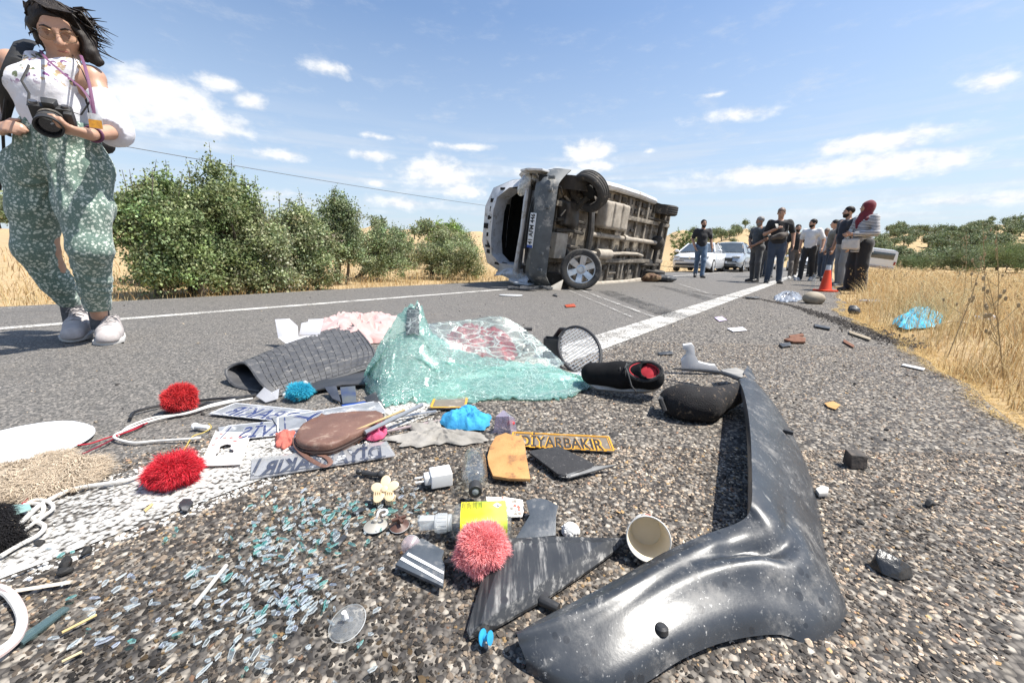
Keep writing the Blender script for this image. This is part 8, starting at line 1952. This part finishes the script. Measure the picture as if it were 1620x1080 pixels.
# ---- racket and boxes behind the windscreen
def build_racket():
	T = thing('racket', 'tennis racket head with white strings leaning against a black box', 'racket', G(915, 585)); c = D(916, 553, 1.78); ea = D(938, 587, 1.66) - c; ea.z = -c.z + .012; eb = (D(949, 546, 1.74) - c)
	eb = eb - ea * (eb.dot(ea) / ea.dot(ea)); N = 36; mb = MB(); mb.tube([c + ea * math.cos(a) + eb * math.sin(a) for a in [2 * PI * i / N for i in range(N)]], .0075, 8, closed=True); part('frame', mb, BLACKPL, T, world=True)
	STG = mat('white_string', (.62, .63, .64), None, 20, .5)
	for i in range(17):
		s = -1 + 2 * (i + .5) / 17; h = math.sqrt(1 - s * s) * .97; mb = MB(); mb.tube([c + ea * s - eb * h, c + ea * s + eb * h], .0024, 4); part('string', mb, STG, T, world=True)
	for i in range(12):
		s = -1 + 2 * (i + .5) / 12; h = math.sqrt(1 - s * s) * .97; mb = MB(); mb.tube([c + eb * s - ea * h, c + eb * s + ea * h], .0010, 4); part('string', mb, STG, T, world=True)
	mb = MB(); mb.tube([c - ea * 1.0, c - ea * 1.25 + Vector((-.01, .03, -.03)), c - ea * 1.25 + Vector((-.06, .12, -.14))], [.008, .012, .014], 8); part('handle', mb, BLACKPL, T, world=True)
build_racket()
def gbox(name, label, cat, px, py, dims, rz, m, z=GZ, tilt=(0, 0), bevel=.003):
	c = G(px, py, z); mb = MB(); mb.box((0, 0, dims[2] / 2), dims, Matrix.Rotation(R(tilt[0]), 4, 'X') @ Matrix.Rotation(R(tilt[1]), 4, 'Y')); o = solo(name, mb, m, label, cat, world=False, loc=c, rot=(0, 0, R(rz)), bevel=bevel); return o
def build_black_box():
	T = thing('black_box', 'open black plastic box behind the racket', 'box', G(874, 566), (0, 0, R(-14))); w, d, h, t = .085, .07, .105, .004
	for nm, c, s in (('front_wall', (0, -d / 2, h / 2), (w, t, h)), ('back_wall', (0, d / 2, h / 2), (w, t, h)), ('side_wall', (-w / 2, 0, h / 2), (t, d - t * 1.1, h)), ('side_wall', (w / 2, 0, h / 2), (t, d - t * 1.1, h)), ('base', (0, 0, t / 2), (w - t * 1.1, d - t * 1.1, t))):
		mb = MB(); mb.box(c, s); part(nm, mb, BLACKPL, T, bevel=.001)
build_black_box()
def build_tap():
	c = G(832, 556); mb = MB(); mb.cyl(c, c + Vector((0, 0, .13)), .018, .015, 12).cyl(c + Vector((-.03, 0, .125)), c + Vector((.03, 0, .125)), .010, n=10).ball(c + Vector((-.03, 0, .125)), .014, 10); solo('gear_knob', mb, BLACKPL, 'black lever with a knob standing behind the cracked glass', 'lever')
build_tap()

# ---- lid, card, cables, rods
def build_lid():
	T = thing('foam_dish', 'round white foam dish with a fluted rim beside the beige fleece', 'dish', G(35, 712)); c = G(35, 712); mb = MB(); r = .128; n = 72; prof = [(1.0, .004), (.99, .010), (.90, .020), (.84, .026), (.80, .024), (.0, .0245)]
	vs = []
	for k, z in prof:
		for i in range(n): a = 2 * PI * i / n; rr = r * k * (1 + (.010 * math.cos(a * 36) if .85 < k < .995 else 0)); vs.append((c.x + rr * math.cos(a), c.y + rr * math.sin(a), GZ + z))
	mb.add(vs, [(j * n + i, j * n + (i + 1) % n, (j + 1) * n + (i + 1) % n, (j + 1) * n + i) for j in range(5) for i in range(n)] + [tuple(range(n - 1, -1, -1))]); part('dish', mb, mat('white_foam', (.68, .69, .71), (.62, .63, .66), 40, .7, .2, 200, dirt=((.45, .43, .4), 40, .2)), T, world=True, angle=50)
build_lid()
def build_card():
	T = thing('printed_card', 'white card with red flower print and a ragged hole', 'card', G(356, 710)); out = smooth_loop(gp([(340, 684), (345, 682), (392, 684), (396, 687), (382, 730), (376, 734), (322, 736), (318, 733)], .012), 48); hole = smooth_loop(gp([(348, 706), (358, 702), (366, 704), (364, 709), (370, 712), (366, 717), (354, 719), (344, 722), (341, 718), (347, 713)], .012), 50); n = min(len(out), len(hole)); ch = sum(hole, Vector()) / len(hole)
	hs = sorted(hole, key=lambda p: math.atan2(p.y - ch.y, p.x - ch.x)); os_ = sorted(out, key=lambda p: math.atan2(p.y - ch.y, p.x - ch.x)); hs = [hs[i * len(hs) // n] for i in range(n)]; os_ = [os_[i * len(os_) // n] for i in range(n)]
	v = os_ + hs + [p - Vector((0, 0, .0015)) for p in os_ + hs]; m2 = 2 * n; mb = MB(); mb.add(v, [(i, (i + 1) % n, n + (i + 1) % n, n + i) for i in range(n)] + [(m2 + i, m2 + n + i, m2 + n + (i + 1) % n, m2 + (i + 1) % n) for i in range(n)] + [(i, m2 + i, m2 + (i + 1) % n, (i + 1) % n) for i in range(n)] + [(n + i, n + (i + 1) % n, m2 + n + (i + 1) % n, m2 + n + i) for i in range(n)])
	part('card', mb, mat('white_card_print', (.70, .67, .65), (.60, .54, .52), 50, .6, dirt=((.45, .40, .38), 60, .35)), T, world=True, smooth=False)
	for px, py in ((350, 686), (343, 693), (356, 692), (366, 692), (380, 691), (338, 703), (372, 697)):
		c = G(px, py, .0127); mb = MB(); mb.ball(c, (.0052, .0042, .0006), 8); part('flower_print', mb, mat('faded_red_print', (.46, .10, .10), (.55, .25, .22), 90, .7), T, world=True)
build_card()
def cable(label, pl, r, m, name='cable', z=.008, seed=1):
	rr = random.Random(seed); pts = [G(p[0], p[1], p[2] if len(p) > 2 else z + rr.uniform(0, .005)) for p in pl]; mb = MB(); mb.tube(smooth_loop(pts, len(pts) * 7, False), r, 7); return solo(name, mb, m, label, 'cable')
WC = mat('white_cable', (.66, .64, .60), (.56, .54, .50), 60, .5); RC = mat('red_wire', (.42, .02, .035), None, 60, .45); BC = mat('black_cable', (.022, .022, .024), None, 60, .45)
cable('thick white cable running from the crimson pompom to the tangle', [(238, 744), (205, 758), (165, 765), (120, 772), (90, 784), (62, 800), (40, 820), (18, 838), (-20, 850)], .0042, WC, seed=1)
cable('white looped cable crossing the edge line at its worn end', [(318, 692), (300, 694), (250, 697), (212, 700), (185, 694), (182, 688), (200, 680), (245, 664), (300, 652), (335, 640), (372, 632)], .0034, WC, seed=2)
cable('white flex passing under the red pompom towards the mat', [(186, 690), (205, 674), (245, 660), (290, 655), (330, 644), (375, 634), (400, 630)], .0034, WC, seed=3)
cable('white cable loop hanging over the black fuzzy fabric', [(30, 800), (52, 796), (68, 800), (66, 812), (52, 820), (70, 832), (60, 846), (30, 862), (0, 880)], .0036, WC, seed=4)
cable('white doubled cable folded beside the teal scrap', [(20, 812), (40, 798), (58, 790), (78, 794), (84, 804), (66, 818), (44, 834), (24, 850)], .0030, WC, seed=5)
cable('pinkish white cable curving in a wide loop over the gravel', [(-30, 924), (0, 928), (20, 940), (34, 962), (38, 985), (30, 1008), (10, 1028), (-20, 1048)], .0040, mat('pinkish_cable', (.62, .53, .50), (.52, .40, .38), 40, .5), seed=6)
cable('second pale cable lying inside the wide loop', [(-30, 932), (2, 936), (18, 950), (29, 970), (30, 988), (20, 1010), (0, 1026), (-20, 1040)], .0032, WC, seed=7)
cable('thin pale wire laid straight across the white paint', [(-10, 918), (20, 906), (50, 895), (82, 883)], .0018, WC, seed=8)
cable('red wire pair leading from the foam lid to the junction', [(112, 704), (140, 702), (165, 694), (185, 688), (215, 678), (240, 664)], .0022, RC, seed=9)
cable('dark red wire twisted beside the red pair', [(130, 718), (152, 708), (172, 698), (190, 688), (228, 670)], .0022, mat('dark_red_wire', (.2, .012, .03), None, 60, .45), seed=10)
cable('bright red wire curling over the fleece', [(30, 775), (45, 770), (50, 778), (44, 790), (24, 806), (0, 820)], .0026, RC, seed=11)
cable('black cable looped behind the red pompom', [(206, 662), (212, 652), (240, 644), (275, 638), (310, 634), (350, 630), (390, 628)], .0045, BC, seed=12)
cable('short black hose lying against the red pompom', [(258, 655), (275, 650), (310, 642), (345, 636), (405, 624)], .0055, BC, seed=13)
cable('thin yellow wire by the white screw', [(330, 670), (334, 676), (322, 684), (305, 690), (295, 705), (290, 715)], .0014, mat('yellow_wire', (.55, .42, .10), None, 30, .6), seed=14)
def rod(name, label, cat, a, b, r, m, flat=1.0): mb = MB(); mb.tube([G(a[0], a[1], a[2] if len(a) > 2 else .008), G(b[0], b[1], b[2] if len(b) > 2 else .008)], r, 8, flat=flat); return solo(name, mb, m, label, cat)
ALU = mat('dull_aluminium', (.45, .46, .47), (.34, .35, .36), 20, .35, metal=.7)
rod('metal_tube', 'hollow aluminium tube leaning over the magenta fabric', 'tube', (577, 684, .032), (668, 640, .045), .0065, ALU)
rod('metal_rod', 'thin aluminium rod lying beside the hollow tube', 'rod', (588, 666, .02), (690, 650, .012), .004, ALU)
rod('metal_rod', 'bent metal strip below the grey rag', 'rod', (612, 682, .01), (700, 664, .012), .004, mat('pinkish_metal', (.45, .36, .35), None, 20, .4, metal=.4))
rod('wooden_stick', 'narrow wooden strip laid along the aluminium tube', 'stick', (560, 682, .036), (640, 648, .05), .0035, mat('pale_wood', (.5, .36, .18), None, 20, .8))
rod('white_stick', 'grey-white pencil-like stick lying on the gravel', 'stick', (307, 958), (358, 894), .0032, mat('grey_white_wood', (.52, .50, .46), (.42, .40, .37), 30, .7))
rod('white_stick', 'white lolly stick at the edge of the worn paint', 'stick', (24, 934), (113, 920), .0038, mat('bleached_wood', (.56, .51, .42), (.48, .43, .35), 30, .8), .4)
rod('straw_stem', 'yellow straw stem on the gravel near the wide cable loop', 'straw', (98, 1000), (153, 972), .0018, mat('straw_yellow', (.58, .44, .2), None, 30, .8))
rod('straw_stem', 'short pale straw stem among the glass splinters', 'straw', (98, 1046), (130, 1030), .0016, mat('straw_pale', (.58, .48, .28), None, 30, .8))
flat('glass_strip', 'long narrow strip of grey-green glass beside the wide cable loop', 'glass', [(24, 1010), (100, 958), (110, 960), (36, 1016)], .004, glassy('grey_green_glass', (.55, .68, .68), .15, .06, .35, (.16, .24, .25)))
flat('plastic_scrap', 'thin teal plastic scrap among the white cables', 'scrap', [(4, 806), (20, 798), (46, 796), (50, 804), (28, 812), (8, 816)], .002, mat('teal_film', (.20, .36, .34), (.32, .46, .44), 20, .5), z=.02)
def build_screw():
	mb = MB(); a = G(310, 674, .014); b = G(330, 676, .014); mb.cyl(a, b, .007, .006, 10).cyl(a - (b - a) * .15, a, .010, .010, 10); solo('plastic_plug', mb, WHP, 'small white cylindrical plug beside the yellow wire', 'plug', bevel=.001)
build_screw()
def build_scraps():
	DK = mat('dark_blue_shard', (.035, .04, .055), (.06, .065, .08), 20, .4); SIL = glassy('silver_wrap', (.8, .82, .84), .3, .15, .6, (.5, .5, .52))
	flat('plastic_shard', 'dark folded plastic shard below the black mats', 'shard', [(513, 612, .03), (532, 610, .035), (540, 636, .012), (526, 630, .014)], .003, DK)
	flat('plastic_shard', 'blue-black rectangular shard next to the folded shard', 'shard', [(538, 612, .03), (562, 610, .03), (564, 636, .012), (542, 638, .012)], .003, mat('blue_black_shard', (.035, .05, .11), (.09, .10, .10), 14, .4))
	flat('plastic_shard', 'thin royal-blue edge strip at the foot of the dark shards', 'shard', [(540, 640), (590, 632), (594, 636), (545, 645)], .004, PLATEB)
	flat('wrapper', 'crumpled silver wrapper left of the turquoise pompom', 'wrapper', [(405, 626, .02), (418, 612, .045), (430, 620, .03), (442, 614, .035), (440, 630, .012), (420, 636, .008)], .002, SIL)
	flat('plastic_shard', 'black splintered plastic beside the windscreen foot', 'shard', [(575, 628, .02), (598, 618, .035), (606, 640, .012), (590, 644, .008)], .003, BLKP)
	T = thing('clear_box', 'crushed clear plastic box with a red corner beside the blue cloth', 'box', G(798, 680)); c = G(798, 684); P3 = [(-.032, -.012, 0), (.02, -.03, 0), (.036, .004, 0), (-.008, .026, 0), (-.026, -.006, .045), (.012, -.018, .052), (.03, .004, .035), (-.004, .02, .055)]
	for nm, f in (('pane', (0, 1, 5, 4)), ('pane', (1, 2, 6, 5)), ('pane', (2, 3, 7, 6)), ('pane', (3, 0, 4, 7)), ('pane', (4, 5, 6, 7))):
		mb = MB(); q = [c + Vector(P3[i]) + Vector((0, 0, GZ)) for i in f]; nn = (q[1] - q[0]).cross(q[2] - q[0]).normalized() * .0008; mb.add(q + [p - nn for p in q], [(0, 1, 2, 3), (7, 6, 5, 4), (0, 4, 5, 1), (1, 5, 6, 2), (2, 6, 7, 3), (3, 7, 4, 0)]); part(nm, mb, glassy('mauve_clear', (.86, .83, .90), .22, .06, .22, (.6, .56, .66)), T, world=True)
	mb = MB(); mb.ball(c + Vector((.018, -.002, .03)), (.012, .010, .009), 10); part('red_corner', mb, mat('bright_red', (.55, .02, .03), None, 20, .5), T, world=True)
	flat('rubber_scrap', 'black torn scrap with a straw on the worn white line', 'scrap', [(283, 795), (290, 788), (300, 788), (306, 793), (300, 800), (296, 807), (288, 806)], .004, BLKP)
	flat('rubber_scrap', 'small dark scrap by the crimson pompom', 'scrap', [(224, 760), (238, 756), (242, 766), (230, 770)], .006, BLKP)
	for i, (px, py, w, lab) in enumerate(((135, 880, 9, 'dark tar crumb on the worn white line by the pale wire'), (105, 897, 11, 'larger black tar crumb beside the lolly stick'), (100, 911, 9, 'black tar crumb just below the larger one'), (64, 864, 8, 'brown-black crumb near the folded cable'), (1466, 800, 12, 'dark crumb on the open shoulder near the cube block'))):
		rr = random.Random(i); pts = [(rr.uniform(-1, 1) * 1.2, rr.uniform(-1, 1), rr.uniform(0, 1.3)) for _ in range(14)]; build_chunk('tar_crumb', lab, 'crumb', px, py, pts, mat('tar_black', (.02, .019, .018), None, 60, .7), w / 1000)
	flat('straw_stem', 'two crossed yellow straws on the worn white line', 'straw', [(227, 806), (240, 795), (243, 796), (230, 809)], .002, mat('straw_yellow', (.58, .44, .2)))
	flat('rubber_scrap', 'narrow black strip among the splinters above the suction cups', 'scrap', [(556, 806), (574, 801), (577, 806), (560, 812)], .003, BLKP); flat('rubber_scrap', 'slanted black strip among the green splinters', 'scrap', [(528, 858), (543, 844), (550, 847), (536, 862)], .003, BLKP)
	for px, py, lab in ((1035, 604, 'long thin black trim strip behind the torn bumper corner'),): flat('trim_strip', lab, 'strip', [(1040, 557, .01), (1062, 555, .012), (1066, 559, .01), (1044, 561, .008)], .004, BLKP)
	flat('lilac_paper', 'lilac scrap of paper on the shoulder beyond the shoe', 'paper', [(1130, 502), (1142, 500), (1150, 506), (1138, 508)], .002, mat('lilac_paper', (.5, .42, .58), None, 20, .8)); flat('white_wrapper', 'white flattened wrapper on the shoulder beyond the bracket', 'wrapper', [(1150, 519), (1175, 517), (1182, 522), (1160, 524)], .004, CARD)
	flat('orange_leaf', 'orange-brown leaf scrap on the shoulder right of the trim', 'leaf', [(1304, 637), (1318, 634), (1330, 640), (1322, 647), (1310, 643)], .002, mat('orange_leaf', (.5, .28, .10), None, 20, .8)); flat('pebble', 'pale flat pebble beside the torn bumper corner', 'stone', [(1290, 772), (1300, 766), (1312, 770), (1310, 779), (1296, 780)], .010, mat('pale_stone', (.55, .53, .49), None, 20, .8), bevel=.003)
build_scraps()

# ---- glass splinters
def splinter_mat(name, tint, body):
	m, t, out = newmat(name); ge = t.new('ShaderNodeNewGeometry'); sp = t.new('ShaderNodeSeparateXYZ'); t.l.new(ge.outputs['True Normal'], sp.inputs[0]); side = t.mapr(t.math('ABSOLUTE', sp.outputs[2]), .75, .45, .05, .75)  # side faces paler and more opaque, painting edge glints into the colour
	tr = t.new('ShaderNodeBsdfTransparent'); t.put(tr.inputs[0], tint); df = t.new('ShaderNodeBsdfDiffuse'); t.put(df.inputs[0], body); gl = t.new('ShaderNodeBsdfGlossy'); gl.inputs['Roughness'].default_value = .08
	m1 = t.new('ShaderNodeMixShader'); t.put(m1.inputs[0], side); t.l.new(tr.outputs[0], m1.inputs[1]); t.l.new(df.outputs[0], m1.inputs[2]); m2 = t.new('ShaderNodeMixShader'); m2.inputs[0].default_value = .07; t.l.new(m1.outputs[0], m2.inputs[1]); t.l.new(gl.outputs[0], m2.inputs[2]); t.l.new(m2.outputs[0], out.inputs[0]); return m
GS = [splinter_mat('teal_splinter', (.66, .90, .88), (.42, .72, .70)), splinter_mat('clear_splinter', (.93, .96, .97), (.80, .86, .88)), splinter_mat('bluish_splinter', (.88, .92, .97), (.72, .78, .88))]
def build_splinters():
	random.seed(11)
	def spl(px, py, L, w, a, k, z):
		c = G(px, py, z); d = Vector((math.cos(a), math.sin(a), random.uniform(-.25, .4))); n = Vector((-d.y, d.x, random.uniform(-.3, .3))).normalized()
		q = [c - d * L * random.uniform(.3, .6) - n * w * .4, c + d * L * .1 - n * w * .6, c + d * L / 2, c + d * L * .2 + n * w * .6, c - d * L * .4 + n * w * .5]; q = [Vector((p.x, p.y, max(p.z, .004))) for p in q]; mb = MB(); mb.slab(q, .0022); return mb
	spots = []
	for _ in range(560):
		g = random.random()
		if g < .34: px, py = random.gauss(500, 62), random.gauss(815, 32)
		elif g < .44: px, py = random.gauss(430, 34), random.gauss(862, 14)
		elif g < .64: px, py = random.gauss(300, 120), random.gauss(965, 60)
		elif g < .92: px, py = random.gauss(440, 60), random.gauss(930, 40)
		else: px, py = random.gauss(640, 60), random.gauss(800, 30)
		if py < 770 or py > 1085 or px < -40 or px > 720 or (px < 250 and py < 860): continue
		spots.append((px, py))
	lab = {0: 'thin teal splinter of broken windscreen glass on the gravel', 1: 'clear splinter of broken glass on the gravel', 2: 'bluish clear splinter of broken glass on the gravel'}
	small = []
	n_big = 0
	for i, (px, py) in enumerate(spots):
		far = (py - 770) / 310; k = 0 if (py < 885 and random.random() < .75) else random.choice((1, 1, 2, 0))
		ang = random.gauss(.55, 1.0); L = random.uniform(.005, .018) * (.7 + .6 * random.random() ** 2); w = random.uniform(.0016, .0060); mb = spl(px, py, L, w, ang, k, random.uniform(.007, .014))
		if n_big < 240: solo('glass_splinter', mb, GS[k], lab[k], 'glass', 'broken glass splinters of kind %s' % ('teal', 'clear', 'bluish')[k], smooth=False); n_big += 1
		else: small.append((mb, k))
	big = MB();
	for mb, k in small: big.add(mb.v, mb.f)
	o = link('glass_crumbs', big.mesh('glass_crumbs', smooth=False), GS[1]); tag(o, 'fine crumbs of broken glass strewn over the gravel', 'glass', kind='stuff')
build_splinters()

# ---- along the verge
def build_cone():
	T = thing('traffic_cone', 'orange traffic cone with a reflective sleeve and clear bottle top on the shoulder', 'traffic cone', G(1305, 461)); OR = mat('cone_orange', (.72, .06, .012), (.62, .05, .01), 10, .5); k = .92
	mb = MB(); mb.box((0, 0, .018), (.30 * k, .30 * k, .035)); part('base', mb, OR, T, bevel=.012)
	mb = MB(); mb.lathe([(.115 * k, .035), (.105 * k, .05), (.050 * k, .42 * k), (.048 * k, .43 * k), (.044 * k, .43 * k)], 24); part('cone', mb, OR, T)
	mb = MB(); mb.grid(lambda u, v: ((.0955 - .040 * v) * k * math.cos(-PI * .62 + PI * .24 * u), (.0955 - .040 * v) * k * math.sin(-PI * .62 + PI * .24 * u), (.10 + .27 * v) * k), 6, 8, .003); part('reflective_panel', mb, mat('reflective_grey', (.62, .60, .62), None, 20, .4), T)
	mb = MB(); mb.lathe([(.046 * k, .40 * k), (.043 * k, .50 * k), (.040 * k, .53 * k), (.0, .53 * k)], 20, cap=False); part('sleeve', mb, mat('reflective_white', (.55, .60, .66), (.4, .45, .5), 30, .3), T)
build_cone()
s = lambda c, r, amp, seed: None
def blob(name, label, cat, px, py, rad, m, amp, freq, seed, vox=None, zc=.8):
	c = G(px, py); v = vox or max(rad) / 16; s = SDF((c.x - rad[0] * 1.5, c.y - rad[1] * 1.5, -.02), (c.x + rad[0] * 1.5, c.y + rad[1] * 1.5, rad[2] * 2.2), v); s.ell((c.x, c.y, rad[2] * zc), rad, 0).bumpy(amp, freq, seed).plane((0, 0, .002), (0, 0, -1)); c.z = 0
	return tag(link(name, s.mesh(name, c), m, None, c), label, cat)
blob('boulder', 'rounded tan stone on the shoulder in front of the cone', 'stone', 1286, 480, (.13, .11, .085), mat('tan_stone', (.34, .29, .22), (.25, .21, .16), 8, .85, .4, 40), .012, 2.5, 3)
crumple('plastic_bundle', 'crumpled clear plastic with dark contents beside the tan stone', 'plastic', [(1224, 474), (1234, 468), (1254, 467), (1268, 471), (1264, 477), (1240, 478)], .10, mat('grey_plastic_wrap', (.36, .39, .43), (.10, .11, .14), 12, .25, .6, 20), 4, 12)
blob('plastic_sheet', 'sheet of clear plastic lying by the striped-tunic woman\'s feet', 'plastic', 1378, 478, (.17, .10, .022), glassy('milky_sheet', (.9, .9, .9), .2, .15, .5, (.6, .6, .6)), .010, 8, 5)
blob('rubber_lump', 'black rubber lump on the shoulder near the crumbled ridge', 'rubber', 1350, 497, (.055, .05, .05), BLKP, .012, 10, 6); blob('dark_rag', 'small dark rag on the asphalt left of the plastic bundle', 'rag', 1190, 473, (.10, .05, .02), BLKP, .008, 9, 7)
crumple('plastic_bag', 'crumpled turquoise plastic bag at the edge of the dry grass', 'bag', [(1414, 512), (1430, 500), (1452, 494), (1476, 496), (1492, 506), (1488, 516), (1455, 520), (1428, 519)], .105, mat('turquoise_film', (.03, .36, .55), (.10, .52, .70), 14, .3, .5, 40), 6, 11)
blob('paper_litter', 'crumpled white paper caught in the dry grass beyond the turquoise bag', 'litter', 1556, 510, (.075, .05, .04), CARD, .018, 11, 8)
cable('dry bent twig arching over the ground beside the turquoise bag', [(1480, 522, .01), (1490, 512, .06), (1510, 508, .08), (1530, 512, .07), (1545, 520, .02)], .008, mat('pale_twig', (.5, .42, .28), (.4, .32, .2), 20, .85), name='twig')
flat('white_strip', 'narrow white plastic strip on the shoulder near the grass', 'strip', [(1426, 577), (1430, 575), (1464, 582), (1461, 585)], .003, WHP); flat('brown_bark', 'reddish-brown splintered bark on the far shoulder', 'bark', [(1240, 536), (1262, 531), (1275, 534), (1274, 540), (1255, 540)], .012, mat('red_bark', (.19, .085, .045), (.12, .05, .03), 60, .9, .6, 120)); flat('brown_bark', 'second strip of reddish bark just behind the first', 'bark', [(1248, 530), (1270, 527), (1272, 530), (1250, 533)], .010, mat('red_bark', (.30, .12, .055)))
flat('dark_splinter', 'dark splinter of trim lying before the bark', 'splinter', [(1232, 543), (1250, 541), (1252, 546), (1238, 548)], .008, BLKP); flat('dark_splinter', 'long dark splinter near the crumbled ridge', 'splinter', [(1288, 512), (1314, 516), (1313, 520), (1290, 516)], .010, BLKP); flat('wood_splinter', 'pale wooden splinter beside the crumbled ridge', 'splinter', [(1343, 522), (1378, 534), (1376, 537), (1344, 526)], .010, mat('grey_wood', (.30, .25, .18), None, 20, .9)); flat('wood_splinter', 'thin orange-brown splinter on the shoulder below the ridge', 'splinter', [(1335, 536), (1352, 546), (1350, 549), (1334, 540)], .006, mat('red_bark', (.30, .12, .055)))
# ---- by the van
def build_van_litter():
	blob('white_shard', 'flat white panel piece on the road before the van', 'shard', 808, 468, (.16, .09, .012), CW, .004, 4, 3); random.seed(8)
	labs = ['flat black splintered trim under the van nose', 'black broken lamp housing under the van nose', 'dark torn plastic plate under the van bumper', 'black cracked duct piece under the van bumper', 'grey-black bracket piece lying by the van nose']
	for i, (px, py, w) in enumerate(((815, 459, .20), (838, 460, .22), (858, 459, .18), (828, 456, .20), (866, 457, .14))):
		c = G(px, py); pl = [c + Vector((math.cos(a) * w * random.uniform(.5, 1), math.sin(a) * w * .5 * random.uniform(.5, 1), .05 + random.uniform(-.02, .035))) for a in [2 * PI * k / 7 for k in range(7)]]; mb = MB(); mb.slab(pl, .035); solo('broken_trim', mb, BLKP, labs[i], 'debris', bevel=.004)
	c = G(884, 459); mb = MB(); mb.add([c + Vector(p) for p in ((-.2, 0, .01), (.02, -.05, .0), (.06, .02, .17), (-.02, .04, .12), (-.2, .03, .02), (.03, -.01, .0), (.075, .05, .165), (0, .07, .11))], [(0, 1, 2, 3), (7, 6, 5, 4), (0, 4, 5, 1), (1, 5, 6, 2), (2, 6, 7, 3), (3, 7, 4, 0)]); solo('bumper_corner', mb, mat('cream_bumper', (.55, .51, .44), (.45, .40, .33), 12, .7), 'cream torn body corner leaning on the broken front wheel', 'debris', bevel=.004)
	blob('rust_debris', 'rusty tangle of metal and straw under the van sill', 'debris', 1030, 446, (.22, .12, .10), mat('rusty_metal', (.10, .05, .03), (.22, .15, .08), 8, .9, .6, 20), .06, 5, 6, .02); blob('rubber_debris', 'black torn rubber under the rear corner of the van', 'debris', 1052, 446, (.28, .16, .09), BLKP, .03, 4, 9, .02)
	flat('lamp_shard', 'small red lamp shard on the road before the windscreen', 'shard', [(893, 482), (908, 480), (911, 484), (896, 485)], .008, mat('lamp_red', (.5, .10, .05), None, 20, .3)); flat('dark_splinter', 'tiny dark splinter on the road beside the white panel piece', 'splinter', [(874, 466), (880, 464), (882, 468)], .012, BLKP)
	c = G(1310, 456); mb = MB(); mb.lathe([(0, 0), (.05, .002), (.05, .20), (.03, .26), (.016, .29), (.016, .32), (0, .32)], 16, Matrix.Translation(D(1285, 455, 8.2) - Vector((0, 0, D(1285, 455, 8.2).z)))); solo('water_jug', mb, CLEARP, 'clear empty water bottle standing left of the traffic cone', 'bottle')
build_van_litter()
